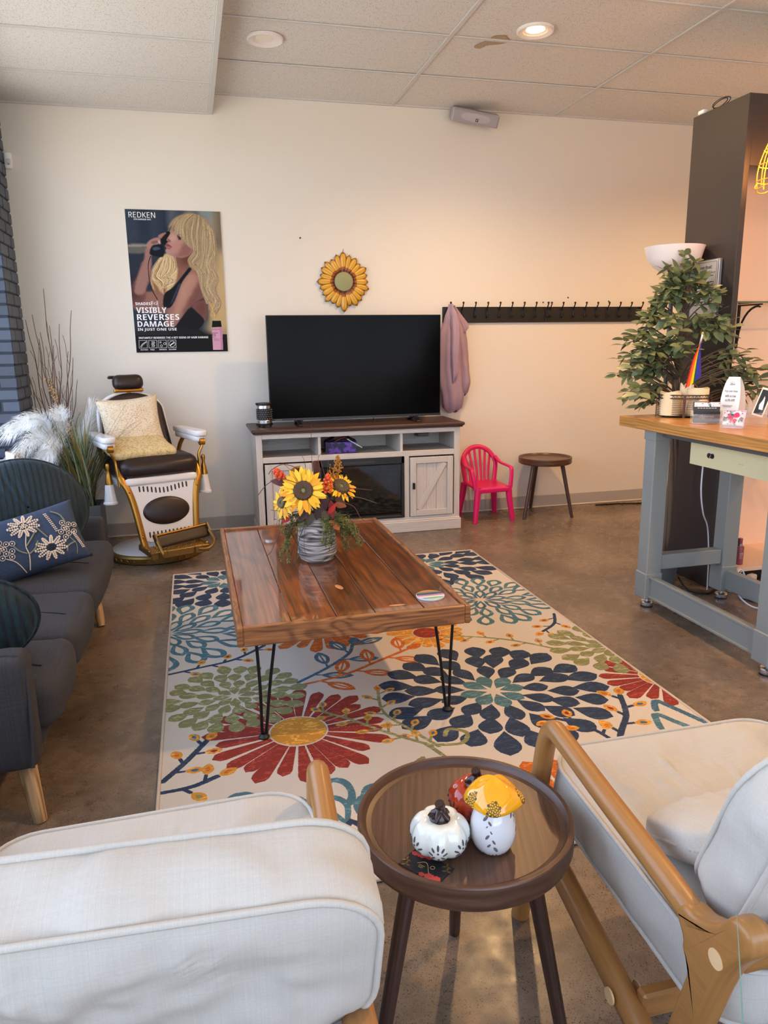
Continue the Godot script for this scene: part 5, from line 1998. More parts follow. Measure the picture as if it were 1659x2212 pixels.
	for k in 3:
		s = S()
		box(s, Vector3(-0.075 + k * 0.024, 0.039, 0.01), Vector3(0.012, 0.002, 0.026), 0.0005)
		part(t, "socket", s, mat(rgb(208, 190, 184), 0.5))
	s = S()
	softbox(s, Vector3(0.05, 0.034, 0.036), 0.008, Vector3.ZERO, 6, Transform3D(Basis(Vector3.UP, 0.4), Vector3(0.06, 0.058, 0.0)))
	part(t, "plug", s, mat(rgb(214, 186, 164), 0.5))
	s = S()
	softbox(s, Vector3(0.028, 0.03, 0.028), 0.007, Vector3.ZERO, 6, Transform3D(Basis(Vector3.UP, 0.1), Vector3(0.015, 0.054, 0.0)))
	part(t, "plug", s, M.cord_white)
	s = S()
	box(s, Vector3(0, 0.02, 0), Vector3(0.055, 0.038, 0.07), 0.003)
	o = part(self, "white_adapter", s, M.cord_white, Transform3D(Basis(Vector3.UP, 0.5) * Basis(Vector3.BACK, 0.25), Vector3(2.905, 0.012, 2.31)))
	tag(o, "boxy white power adapter tilted beside the power strip", "adapter")
	s = S()
	box(s, Vector3(0, 0.022, 0), Vector3(0.05, 0.044, 0.04), 0.004)
	o = part(self, "plug_block", s, mat(rgb(206, 194, 188), 0.5), Transform3D(Basis(Vector3.UP, 0.2), Vector3(2.735, 0.0, 2.235)))
	tag(o, "small pale plug block on the floor behind the desk leg", "plug")
	s = S()
	tube(s, smooth([Vector3(2.50, 0.06, 2.10), Vector3(2.49, 0.02, 2.20), Vector3(2.58, 0.006, 2.24), Vector3(2.66, 0.006, 2.20), Vector3(2.76, 0.01, 2.19)], 6), 0.005, 6)
	o = part(self, "lamp_cable", s, M.black)
	tag(o, "black cable along the floor under the desk stretcher", "cable")
	s = S()
	tube(s, smooth([Vector3(3.15, 0.006, 0.09), Vector3(3.35, 0.006, 0.10), Vector3(3.50, 0.006, 0.14), Vector3(3.62, 0.006, 0.13), Vector3(3.9, 0.006, 0.11)], 6), 0.006, 6)
	o = part(self, "floor_cable", s, M.black)
	tag(o, "dark cable lying along the base of the back wall", "cable")
	desk_things()

func desk_things() -> void:
	var Y = 0.951
	# wire basket of candles
	var c = Vector3(2.345, Y, 2.245)
	var ba = 0.56
	var t = thing("wire_basket", "dark oval wire basket holding three cream candles", "basket", c, -ba)
	var ov = func(y: float, k := 1.0, n := 28) -> Array:
		var l = []
		for i in n:
			var a = TAU * i / n
			l.append(Vector3(cos(a) * 0.125 * k, y, sin(a) * 0.068 * k))
		return l
	var wm = mat(rgb(70, 56, 50), 0.5, 0.4)
	for k in 10:
		var s = S()
		tube(s, ov.call(0.008 + k * 0.0085, 0.97), 0.0014, 5, true)
		part(t, "wire_hoop", s, wm)
	for y in [0.092, 0.108]:
		var s = S()
		tube(s, ov.call(y, 1.0), 0.003, 6, true)
		part(t, "rim", s, wm)
	var s = S()
	for i in 44:
		var a = TAU * i / 44
		var p = Vector3(cos(a) * 0.125, 0.100, sin(a) * 0.068)
		var d = Vector3(-sin(a) * 0.125, 0, cos(a) * 0.068).normalized()
		tube(s, [p - d * 0.006 - Vector3(0, 0.006, 0), p + Vector3(0, 0.006, 0), p + d * 0.006 - Vector3(0, 0.006, 0)], 0.0016, 4)
	part(t, "rim_scrolls", s, wm)
	for k in 4:
		s = S()
		var a = TAU * k / 4 + PI * 0.5
		box(s, Vector3(cos(a) * 0.125, 0.055, sin(a) * 0.068), Vector3(0.012, 0.11, 0.005), 0.001, Basis(Vector3.UP, -a + PI * 0.5))
		part(t, "strap", s, mat(rgb(96, 62, 48), 0.5, 0.3))
		s = S()
		blob(s, Vector3(cos(a + 0.7) * 0.115, 0.006, sin(a + 0.7) * 0.062), Vector3(0.009, 0.006, 0.009), 5)
		part(t, "foot", s, M.black)
	s = S()
	var bp = PackedVector2Array()
	for p in ov.call(0, 0.96):
		bp.append(Vector2(p.x, p.z))
	extrude(s, bp, 0.002, Transform3D(Basis(Vector3.RIGHT, PI * 0.5), Vector3(0, 0.007, 0)))
	part(t, "base_plate", s, wm)
	var cl = ["low cream pillar candle at the basket's near end, left of the flag", "tall cream pillar candle beside the card holder in the basket", "cream pillar candle with a torn rim at the back of the basket"]
	var R = Basis(Vector3.UP, -ba)
	for q in [[0, -0.062, 0.010, 0.112, 0.050, 0.005], [1, 0.062, 0.004, 0.132, 0.052, 0.003], [2, 0.012, -0.026, 0.146, 0.032, 0.010]]:
		var h: float = q[3]
		var r: float = q[4]
		var cd = thing("pillar_candle", cl[q[0]], "candle", c + R * Vector3(q[1], 0.009, q[2]), 0, "candles in the wire basket")
		s = S()
		var am: float = q[5]
		lathe(s, [Vector2(0, 0), Vector2(r, 0), Vector2(r, h - 0.02), Vector2(r, h - 0.002), Vector2(r - 0.003, h), Vector2(r - 0.007, h - 0.004), Vector2(r - 0.010, h - 0.018), Vector2(0, h - 0.022)], 32, Transform3D.IDENTITY, func(p: Vector3) -> Vector3:
			if p.y > h - 0.012:
				return p + Vector3(0, am * sin(atan2(p.z, p.x) * 3.0 + am * 400.0), 0)
			return p)
		part(cd, "wax", s, M.wax)
		s = S()
		tube(s, [Vector3(0, h - 0.024, 0), Vector3(0.001, h - 0.012, 0.001)], 0.0012, 5)
		part(cd, "wick", s, M.black)
	# rainbow flag
	t = thing("rainbow_flag", "small rainbow flag on a white stick among the candles", "flag", c + R * Vector3(0.004, 0.01, 0.036))
	s = S()
	var top = Vector3(0.083, 0.385, -0.02)
	tube(s, [Vector3(0, 0.0, 0), top], 0.0042, 8)
	part(t, "stick", s, M.print_white)
	s = S()
	blob(s, top + Vector3(0.001, 0.006, 0), Vector3(0.006, 0.008, 0.006), 6)
	part(t, "finial", s, mat(rgb(206, 176, 110), 0.3, 0.6))
	var fc = [rgb(60, 32, 150), rgb(24, 60, 170), rgb(16, 96, 44), rgb(244, 208, 10), rgb(228, 96, 16), rgb(206, 20, 22)]
	var Rp = [Vector3(0.0795, 0.372, -0.018), Vector3(0.070, 0.330, -0.006), Vector3(0.067, 0.262, 0.002), Vector3(0.0735, 0.180, 0.004)]
	var Lp = [Vector3(0.0745, 0.366, -0.012), Vector3(0.040, 0.318, 0.012), Vector3(0.006, 0.258, 0.024), Vector3(-0.030, 0.128, 0.030)]
	var at = func(l: Array, v: float) -> Vector3:
		var f = v * 3.0
		var i = mini(int(f), 2)
		return l[i].cubic_interpolate(l[i + 1], l[maxi(i - 1, 0)], l[mini(i + 2, 3)], f - i)
	for k in 6:
		s = S()
		grid(s, 3, 14, func(u: float, v: float) -> Vector3:
			var w = (k + u) / 6.0
			var q: Vector3 = at.call(Rp, v).lerp(at.call(Lp, v), w)
			return q + Vector3(0, 0.002 * sin(w * 14.0) * v, 0.005 * sin(w * 11.0 + v * 2.0) * v))
		part(t, "stripe", s, mat(fc[k], 0.7))
	# clear holder with dark cards
	t = thing("card_holder", "clear holder of grey and black business cards beside the candles", "card holder", Vector3(2.243, Y, 2.555), -0.42)
	for q in [[Vector3(0, 0.045, -0.022), Vector3(0.125, 0.09, 0.0025)], [Vector3(0, 0.022, 0.022), Vector3(0.125, 0.044, 0.0025)], [Vector3(-0.062, 0.03, 0), Vector3(0.0025, 0.06, 0.046)], [Vector3(0.062, 0.03, 0), Vector3(0.0025, 0.06, 0.046)], [Vector3(0, 0.0015, 0), Vector3(0.125, 0.003, 0.046)]]:
		s = S()
		box(s, q[0], q[1], 0.0004)
		part(t, "acrylic_wall", s, M.acrylic)
	s = S()
	for q in [[Vector3(-0.062, 0.058, 0.022)], [Vector3(0.062, 0.058, 0.022)]]:
		box(s, q[0] - Vector3(0, 0.028, 0), Vector3(0.002, 0.058, 0.002), 0)
	part(t, "edge_highlight", s, M.acrylic)
	var cd = thing("business_cards", "stack of black and grey business cards reading Cilantro in the clear holder", "cards", Vector3(2.243, Y + 0.004, 2.555), -0.42)
	s = S()
	box(s, Vector3(0, 0.048, -0.006), Vector3(0.112, 0.092, 0.018), 0.0005)
	part(cd, "back_card", s, mat(rgb(52, 54, 54), 0.5))
	s = S()
	box(s, Vector3(0, 0.082, 0.0036), Vector3(0.110, 0.020, 0.001), 0)
	part(cd, "floral_band", s, card_floral())
	s = S()
	box(s, Vector3(0, 0.036, 0.011), Vector3(0.112, 0.030, 0.001), 0)
	part(cd, "dark_band", s, mat(rgb(28, 30, 30), 0.4))
	s = S()
	box(s, Vector3(0, 0.011, 0.011), Vector3(0.112, 0.022, 0.001), 0)
	lathe(s, [Vector2(0.0085, 0), Vector2(0.0085, 0.0012), Vector2(0, 0.0013)], 20, Transform3D(Basis(Vector3.RIGHT, PI * 0.5), Vector3(0, 0.008, 0.0115)))
	part(cd, "lower_band", s, mat(rgb(84, 88, 90), 0.5))
	text(cd, "lettering", "CILANTRO", Vector3(-0.030, 0.024, 0.0118), Basis.IDENTITY, 0.060, 0.0085, mat(rgb(176, 176, 176), 0.5), false)
	text(cd, "lettering", "HAIR SALON", Vector3(-0.022, 0.0165, 0.0118), Basis.IDENTITY, 0.044, 0.005, mat(rgb(150, 150, 150), 0.5), false)
	s = S()
	for k in 7:
		box(s, Vector3(-0.036 + k * 0.012, 0.066, 0.0038), Vector3(0.009, 0.003, 0.0008), 0)
	part(cd, "small_print", s, mat(rgb(206, 204, 200), 0.5))
	# tent card
	t = thing("tent_card", "white folded tent card about paying over time", "card", Vector3(2.385, Y, 2.545), -1.12)
	for sg in [1.0, -1.0]:
		s = S()
		grid(s, 2, 12, func(u: float, v: float) -> Vector3:
			var x = (u - 0.5) * 0.088 * (1.0 - 0.42 * pow(absf(v - 0.42) / 0.58, 2.2))
			return Vector3(x, v * 0.205, sg * (0.040 * pow(1.0 - v, 0.55) + 0.0006)), sg < 0)
		part(t, "panel", s, M.print_white)
	var TB = Basis(Vector3.RIGHT, -0.14)
	var tl = func(str_: String, w: float, y: float, h: float) -> void:
		text(t, "lettering", str_, Vector3(-w * 0.5, y, 0.0415 * pow(1.0 - y / 0.205, 0.55) + 0.0016), TB, w, h, mat(rgb(110, 110, 116), 0.6), false)
	tl.call("affirm", 0.022, 0.168, 0.010)
	tl.call("Pay over time", 0.058, 0.135, 0.012)
	tl.call("with as low", 0.048, 0.115, 0.012)
	tl.call("as 0% APR", 0.044, 0.096, 0.012)
	s = S()
	tube(s, [Vector3(-0.011, 0.178, 0.019), Vector3(0.0, 0.186, 0.0165), Vector3(0.011, 0.178, 0.019)], 0.0008, 4)
	for k in 2:
		box(s, Vector3(-0.008, 0.078 - k * 0.006, 0.0345 + k * 0.001), Vector3(0.045 - k * 0.01, 0.002, 0.001), 0)
	part(t, "small_print", s, mat(rgb(110, 110, 116), 0.6))
	# pink cards in a clear stand
	t = thing("card_holder", "clear tilted holder at the desk edge, nearest the camera", "card holder", Vector3(2.235, Y, 2.745), -0.95)
	for q in [[Vector3(0, 0.022, 0.016), Vector3(0.094, 0.045, 0.002), -0.35], [Vector3(0, 0.03, -0.016), Vector3(0.094, 0.06, 0.002), -0.35], [Vector3(-0.046, 0.022, 0.0), Vector3(0.002, 0.044, 0.034), 0.0], [Vector3(0.046, 0.022, 0.0), Vector3(0.002, 0.044, 0.034), 0.0], [Vector3(0, 0.0015, 0.004), Vector3(0.094, 0.003, 0.042), 0.0]]:
		s = S()
		box(s, q[0], q[1], 0.0004, Basis(Vector3.RIGHT, q[2]))
		part(t, "acrylic_wall", s, M.acrylic)
	var pk = thing("gift_cards", "pink and white floral cards standing in the clear tilted holder", "cards", Vector3(2.235, Y + 0.004, 2.745), -0.95)
	for k in 5:
		s = S()
		box(s, Vector3(0.004 * (k % 2), 0.036 + (0.004 if k == 0 else 0.0), 0.006 - k * 0.0045), Vector3(0.080, 0.062 + 0.012 * (1 if k > 2 else 0), 0.0016), 0.0003, Basis(Vector3.RIGHT, -0.35))
		part(pk, "card", s, [card_floral(), mat(rgb(236, 230, 232), 0.5), mat(rgb(240, 236, 238), 0.5), mat(rgb(236, 170, 210), 0.5), mat(rgb(240, 190, 220), 0.5)][k])
	s = S()
	for q in [[0.012, 0.052, 0.012], [-0.012, 0.040, 0.009], [0.006, 0.030, 0.008], [-0.02, 0.052, 0.006]]:
		lathe(s, [Vector2(q[2], 0), Vector2(q[2] * 0.8, 0.001), Vector2(0, 0.0014)], 9, Transform3D(Basis(Vector3.RIGHT, PI * 0.5 - 0.35), Vector3(q[0], q[1], 0.0075 + (0.04 - q[1]) * 0.36)))
	part(pk, "printed_blossom", s, mat(rgb(222, 50, 96), 0.5))
	# tall stand with one card
	t = thing("brochure_stand", "clear upright stand holding a narrow black bordered card", "stand", Vector3(2.372, Y, 2.72), -0.9)
	for q in [[Vector3(0, 0.055, -0.02), Vector3(0.085, 0.11, 0.002), -0.25], [Vector3(0, 0.06, 0.0), Vector3(0.085, 0.045, 0.002), -0.25], [Vector3(-0.042, 0.062, -0.006), Vector3(0.002, 0.045, 0.03), 0.0], [Vector3(0.042, 0.062, -0.006), Vector3(0.002, 0.045, 0.03), 0.0], [Vector3(0, 0.030, 0.02), Vector3(0.085, 0.064, 0.002), 0.35]]:
		s = S()
		box(s, q[0], q[1], 0.0004, Basis(Vector3.RIGHT, q[2]))
		part(t, "acrylic_wall", s, M.acrylic)
	var bc = thing("photo_card", "narrow black and white picture card leaning in the clear stand", "card", Vector3(2.372, Y + 0.045, 2.72), -0.9)
	bc.rotation_degrees.z = -14
	s = S()
	box(s, Vector3(0, 0.06, -0.012), Vector3(0.046, 0.125, 0.002), 0.0006, Basis(Vector3.RIGHT, -0.25))
	part(bc, "card", s, mat(rgb(240, 226, 206), 0.5))
	s = S()
	box(s, Vector3(0, 0.06, -0.0106), Vector3(0.036, 0.108, 0.0012), 0.0, Basis(Vector3.RIGHT, -0.25))
	part(bc, "printed_panel", s, mat(rgb(26, 24, 24), 0.5))
	s = S()
	extrude(s, PackedVector2Array([Vector2(-0.004, -0.03), Vector2(0.012, -0.03), Vector2(0.008, 0.0), Vector2(0.004, 0.022), Vector2(0.0, 0.03), Vector2(-0.002, 0.01), Vector2(-0.008, -0.01)]), 0.0008, Transform3D(Basis(Vector3.RIGHT, -0.25), Vector3(0, 0.058, -0.0088)))
	part(bc, "printed_figure", s, mat(rgb(236, 230, 224), 0.5))

func card_floral() -> StandardMaterial3D:
	if not M.has("floral"):
		M.floral = tp(mat(Color.WHITE, 0.5), 14.0)
		M.floral.albedo_texture = itex(speckle_img(64, 40, rgb(232, 228, 226), [rgb(206, 60, 100), rgb(40, 44, 48), rgb(90, 150, 130), rgb(236, 200, 210), rgb(40, 40, 42)], 12.0, 31))
	return M.floral
# ---------------------------------------------------------------- sofa and its cushions
func build_sofa() -> void:
	var t = thing("sofa", "charcoal grey three section sofa on splayed pine legs by the window", "sofa", Vector3(-0.78, 0, 2.45))
	var s = S()
	softbox(s, Vector3(0.60, 0.13, 1.86), 0.03, Vector3.ZERO, 8, Transform3D(Basis.IDENTITY, Vector3(-0.01, 0.235, 0)))
	part(t, "base_frame", s, M.sofa)
	var zc = [[-0.87, -0.05], [-0.05, 0.46], [0.46, 0.87]]
	for q in zc:
		s = S()
		var l: float = q[1] - q[0]
		softbox(s, Vector3(0.62, 0.15, l - 0.004), 0.045, Vector3(0.02, 0.012, 0), 16, Transform3D(Basis.IDENTITY, Vector3(0.025, 0.305, (q[0] + q[1]) * 0.5)), 0.004)
		var c = part(t, "seat_section", s, M.sofa)
		s = S()
		var pl = []
		for i in 15:
			var u = float(i) / 14
			var x = -0.18 + 0.46 * u
			var zz = 0.06 * pow(u, 3)
			pl.append(Vector3(x, 0.381 + 0.012 * (1.0 - pow((x - 0.025) / 0.31, 2)) * (1.0 - pow(zz / (l * 0.5), 2)), (q[0] + q[1]) * 0.5 + zz))
		tube(s, pl, 0.0022, 5)
		part(c, "stitched_line", s, mat(rgb(40, 40, 44), 0.9))
	s = S()
	softbox(s, Vector3(0.13, 0.40, 1.78), 0.05, Vector3(0.02, 0, 0), 12, Transform3D(Basis(Vector3.BACK, 0.16), Vector3(-0.235, 0.50, 0)))
	part(t, "backrest", s, M.sofa)
	for sg in [-1.0, 1.0]:
		s = S()
		var top: float = 0.355 if sg > 0 else 0.32
		softbox(s, Vector3(0.60, top, 0.105), 0.035, Vector3(0, 0, 0.008), 12, Transform3D(Basis(Vector3.RIGHT, sg * 0.07), Vector3(-0.005, 0.165 + top * 0.5, sg * 0.925)), 0.003)
		var a = part(t, "arm", s, M.sofa)
		s = S()
		var l = []
		for p in [Vector2(0.283, 0.19), Vector2(0.290, 0.30), Vector2(0.290, top + 0.11), Vector2(0.278, top + 0.152), Vector2(0.23, top + 0.163), Vector2(0.0, top + 0.165)]:
			l.append(Vector3(p.x, p.y, sg * (0.925 + 0.045) + sg * (p.y - 0.34) * -0.07 + 0.0))
		tube(s, smooth(l, 5), 0.005, 6)
		part(a, "piping", s, M.sofa)
	for q in [[1, 1], [1, -1], [-1, 1], [-1, -1]]:
		s = S()
		uvo = Vector2(q[0] * 0.3, q[1] * 0.2)
		var zt: float = 0.87 if q[1] > 0 else -0.76
		tube(s, [Vector3(q[0] * 0.235, 0.19, zt), Vector3(q[0] * 0.275, 0.006, zt + q[1] * 0.075 if q[1] > 0 else zt + 0.13), Vector3(q[0] * 0.276, 0.0, zt + q[1] * 0.076 if q[1] > 0 else zt + 0.133)], [0.030, 0.019, 0.018], 20)
		part(t, "leg", s, M.pine)
	uvo = Vector2.ZERO
	# big round velvet cushion, ribbed
	var X = look(Vector3(0.93, -0.02, -0.36), Vector3(-0.10, 0.96, -0.30), Vector3(-0.775, 0.605, 1.86))
	round_cushion("velvet_cushion", "large round dark teal velvet cushion at the sofa's far end", X, 0.275, 0.235, 0.19)
	X = look(Vector3(0.96, 0.05, -0.2), Vector3(-0.28, 0.92, 0.24), Vector3(-0.70, 0.545, 3.22))
	round_cushion("velvet_cushion", "dark teal velvet cushion leaning on the sofa's near arm", X, 0.215, 0.155, 0.13)
	# embroidered denim cushions
	X = look(Vector3(0.90, 0.17, -0.38), Vector3(-0.26, 0.88, -0.38), Vector3(-0.705, 0.520, 2.16))
	embroidered("blue denim cushion with cream embroidered flowers, facing the camera", X, 0.43, 0.27)
	X = look(Vector3(0.92, -0.30, 0.22), Vector3(0.22, 0.88, 0.40), Vector3(-0.775, 0.535, 3.02))
	embroidered("second embroidered blue cushion, mostly hidden behind the near velvet cushion", X, 0.42, 0.30)

func round_cushion(called: String, label: String, X: Transform3D, rx: float, ry: float, th: float) -> void:
	var t = thing(called, label, "cushion", X.origin, 0, "dark teal velvet cushions")
	t.transform = X
	var s = S()
	for sd in [-1.0, 1.0]:
		grid(s, 96, 14, func(u: float, v: float) -> Vector3:
			var a: float = u * TAU * sd
			var r = 1.0 - v * 0.985
			var x: float = cos(a) * rx * r
			var y: float = sin(a) * ry * r
			var z: float = th * 0.5 * pow(maxf(0.0, 1.0 - r * r * r), 0.55)
			z += 0.004 * sin(x * 190.0 + y * 50.0) * minf(1.0, (1.0 - r) * 6.0)
			return Vector3(x, y, sd * z))
	part(t, "cover", s, M.teal_velvet)
	s = S()
	var l = []
	for i in 60:
		l.append(Vector3(cos(TAU * i / 60) * rx, sin(TAU * i / 60) * ry, 0))
	tube(s, l, 0.006, 6, true)
	part(t, "piping", s, M.teal_velvet)

func embroidered(label: String, X: Transform3D, w: float, h: float) -> void:
	var t = thing("embroidered_cushion", label, "cushion", X.origin, 0, "embroidered denim cushions on the sofa")
	t.transform = X
	var th = 0.13
	var s = S()
	pillow(s, w, h, th, Transform3D.IDENTITY, 20, 0.06, 0.004)
	part(t, "cover", s, M.denim)
	var zf = func(p: Vector2) -> Vector3:
		var u = p.x / (w * 0.5)
		var v = p.y / (h * 0.5)
		return Vector3(p.x, p.y, th * 0.5 * pow(maxf(0.0, (1.0 - pow(absf(u), 3.0)) * (1.0 - pow(absf(v), 3.0))), 0.55) + 0.004)
	var bead = func(q: SurfaceTool, p: Vector2, r: float) -> void:
		blob(q, zf.call(p), Vector3(r, r, 0.0025), 4)
	var flower = func(c: Vector2, rad: float, dark: bool) -> void:
		var q = S()
		for k in 11:
			var a = TAU * k / 11 + 0.2
			var d = Vector2(cos(a), sin(a) * 0.75)
			for i in 5:
				for e in [-1.0, 1.0]:
					var f = 0.35 + 0.13 * i
					bead.call(q, c + d * rad * f + Vector2(-d.y, d.x) * rad * 0.075 * e * (1.0 if i < 4 else 0.3), rad * 0.062)
		var m = part(t, "stitched_flower", q, M.thread)
		q = S()
		for k in 14:
			var a = k * 2.4
			bead.call(q, c + Vector2(cos(a), sin(a) * 0.8) * rad * 0.06 * sqrt(k), rad * 0.05)
		part(m, "centre", q, M.thread_dark if dark else M.thread)
	flower.call(Vector2(-0.01, 0.065), 0.070, false)
	flower.call(Vector2(0.06, -0.055), 0.072, true)
	flower.call(Vector2(-0.16, 0.09), 0.04, false)
	var cluster = func(c: Vector2, n: int) -> void:
		var q = S()
		for k in n:
			var a = k * 2.39996
			var p = c + Vector2(cos(a), sin(a)) * 0.0135 * sqrt(k)
			var l = []
			for i in 9:
				l.append(zf.call(p + Vector2(cos(TAU * i / 9), sin(TAU * i / 9)) * 0.0105))
			tube(q, l, 0.0016, 4, true)
			bead.call(q, p, 0.004)
		part(t, "stitched_cluster", q, M.thread)
	cluster.call(Vector2(-0.11, -0.005), 11)
	cluster.call(Vector2(0.145, 0.0), 9)
	var line = func(a: Array, m: Material, r := 0.0022, called := "stitched_stem") -> void:
		var l = []
		for p in smooth(a, 8):
			l.append(zf.call(p))
		var q = S()
		tube(q, l, r, 4)
		part(t, called, q, m)
	line.call([Vector2(-0.012, 0.03), Vector2(-0.03, -0.02), Vector2(-0.03, -0.06), Vector2(-0.045, -0.115)], M.thread)
	line.call([Vector2(-0.115, -0.045), Vector2(-0.085, -0.07), Vector2(-0.06, -0.12)], M.thread)
	line.call([Vector2(0.14, -0.03), Vector2(0.16, -0.07), Vector2(0.15, -0.11)], M.thread_green)
	for q in [[[-0.028, -0.02], [0.0, 0.005], [0.025, 0.03]], [[-0.03, -0.055], [0.0, -0.04], [0.02, -0.012]], [[-0.035, -0.05], [-0.06, -0.03], [-0.075, 0.0]], [[0.06, -0.01], [0.045, 0.02], [0.03, 0.05]], [[0.15, 0.03], [0.14, 0.07], [0.11, 0.095]], [[0.16, -0.06], [0.125, -0.07], [0.115, -0.09]]]:
		line.call([Vector2(q[0][0], q[0][1]), Vector2(q[1][0], q[1][1]), Vector2(q[2][0], q[2][1])], M.thread_green, 0.0035, "stitched_leaf")
	for q in [[0.085, 0.09, 0.105, 0.005], [0.165, -0.02, 0.185, -0.09]]:
		var b = S()
		for i in 11:
			for e in [-1.0, 1.0]:
				bead.call(b, Vector2(lerpf(q[0], q[2], i / 10.0) + e * 0.0035, lerpf(q[1], q[3], i / 10.0)), 0.0032)
		part(t, "stitched_bud_row", b, M.thread)

# ---------------------------------------------------------------- barber chair
func build_barber() -> void:
	var P = Vector3(-0.30, 0, 0.52)
	var A = 0.36
	var t = thing("barber_chair", "antique barber chair in white porcelain, brass and dark leather", "barber chair", P, A)
	var s = S()
	lathe(s, [Vector2(0, 0), Vector2(0.285, 0.0), Vector2(0.298, 0.006), Vector2(0.300, 0.040), Vector2(0.290, 0.050), Vector2(0.270, 0.052)], 56)
	var base = part(t, "base_ring", s, M.brass_old)
	s = S()
	for k in 40:
		var a = TAU * k / 40
		box(s, Vector3(cos(a) * 0.300, 0.024, sin(a) * 0.300), Vector3(0.004, 0.02, 0.016), 0.002, Basis(Vector3.UP, -a) * Basis(Vector3.RIGHT, 0.7))
	part(base, "embossed_band", s, M.brass_old)
	s = S()
	lathe(s, [Vector2(0.272, 0.050), Vector2(0.262, 0.056), Vector2(0.10, 0.068), Vector2(0.075, 0.09), Vector2(0.062, 0.20), Vector2(0.055, 0.42), Vector2(0.0, 0.43)], 48)
	part(t, "pedestal", s, M.porcelain)
	s = S()
	softbox(s, Vector3(0.46, 0.06, 0.42), 0.02, Vector3.ZERO, 8, Transform3D(Basis.IDENTITY, Vector3(0, 0.50, 0.01)))
	part(t, "seat_frame", s, M.porcelain)
	s = S()
	softbox(s, Vector3(0.49, 0.135, 0.46), 0.055, Vector3(0, 0.02, 0.02), 14, Transform3D(Basis.IDENTITY, Vector3(0, 0.595, 0.01)), 0.003)
	part(t, "seat", s, M.leather)
	# front apron: waisted porcelain panel with two rows of slots
	var F = Transform3D(Basis(Vector3.RIGHT, -0.20), Vector3(0, 0.535, 0.225))
	var pl = PackedVector2Array()
	for i in 13:
		var u = i / 12.0 * 2.0 - 1.0
		pl.append(Vector2(u * 0.215, -0.020 - 0.012 * cos(u * PI * 2.0) * (1.0 - absf(u)) - 0.018 * absf(u) * 0.0))
	for q in [[0.19, -0.10], [0.172, -0.2], [0.160, -0.30], [0.150, -0.375], [0.125, -0.39], [0.0, -0.395], [-0.125, -0.39], [-0.150, -0.375], [-0.160, -0.30], [-0.172, -0.2], [-0.19, -0.10]]:
		pl.append(Vector2(q[0], q[1]))
	s = S()
	extrude(s, pl, 0.016, F, 0.005, 2)
	var ap = part(t, "front_apron", s, M.porcelain)
	s = S()
	softbox(s, Vector3(0.45, 0.05, 0.04), 0.018, Vector3.ZERO, 8, F * Transform3D(Basis.IDENTITY, Vector3(0, -0.012, 0.0)))
	part(ap, "apron_rim", s, M.porcelain)
	for r in 2:
		for k in (13 if r == 0 else 11):
			var u = (k - (6.0 if r == 0 else 5.0))
			s = S()
			var cc = Vector3(u * 0.0245, -0.068 - 0.010 * cos(u / 6.0 * PI) if r == 0 else -0.342, 0.0083)
			softbox(s, Vector3(0.010, 0.036, 0.0012), 0.005, Vector3.ZERO, 4, F * Transform3D(Basis.IDENTITY, cc))
			part(ap, "slot", s, mat(rgb(44, 42, 44), 0.6))
	s = S()
	var prof = []
	for i in 9:
		var a = PI * 0.5 * i / 8.0
		prof.append(Vector2(cos(a), sin(a)))
	lathe(s, prof, 48, F * Transform3D(Basis(Vector3(0.146, 0, 0), Vector3(0, 0, 0.022), Vector3(0, -0.086, 0)), Vector3(0, -0.205, 0.008)))
	part(ap, "calf_pad", s, M.leather)
	for sg in [-1.0, 1.0]:
		s = S()
		var st = []
		for q in [[0.245, 0.08, -0.03], [0.238, 0.0, 0.0], [0.215, -0.06, 0.008], [0.196, -0.14, 0.008], [0.180, -0.26, 0.008], [0.168, -0.37, 0.008], [0.160, -0.44, 0.02]]:
			st.append(F * Vector3(q[0] * sg, q[1], q[2]))
		tube(s, smooth(st, 5), 0.021, 10, false, Vector2(0.5, 1.0), Vector3.BACK)
		for q in [[0.212, -0.07], [0.172, -0.35]]:
			blob(s, F * Vector3(q[0] * sg, q[1], 0.02), Vector3(0.007, 0.007, 0.005), 5)
		part(t, "side_strap", s, M.brass)
	# foot rest
	s = S()
	box(s, Vector3(0, 0.125, 0.40), Vector3(0.36, 0.016, 0.15), 0.004)
	box(s, Vector3(0, 0.112, 0.475), Vector3(0.36, 0.045, 0.012), 0.004)
	for sg in [-1.0, 1.0]:
		box(s, Vector3(sg * 0.178, 0.125, 0.36), Vector3(0.02, 0.04, 0.20), 0.006)
	var fr = part(t, "footrest_plate", s, M.brass_old)
	s = S()
	for i in 9:
		for k in 22:
			box(s, Vector3(-0.168 + k * 0.016 + 0.008 * (i % 2), 0.134, 0.335 + i * 0.0155), Vector3(0.011, 0.004, 0.004), 0.001, Basis(Vector3.UP, 0.6 if (i + k) % 2 else -0.6))
	var gr = part(fr, "diamond_grating", s, M.brass)
	gr.set_meta("kind", "stuff")
	s = S()
	var FB = Basis(Vector3.UP, 0.28) * Basis(Vector3.RIGHT, -0.5)
	softbox(s, Vector3(0.37, 0.075, 0.022), 0.010, Vector3.ZERO, 8, Transform3D(FB, Vector3(0.045, 0.188, 0.410)))
	part(t, "footrest_pad", s, M.leather)
	s = S()
	box(s, Vector3(0.045, 0.188, 0.410) + FB * Vector3(0, 0.042, 0.0), Vector3(0.374, 0.012, 0.026), 0.004, FB)
	part(t, "footrest_rail", s, M.brass)
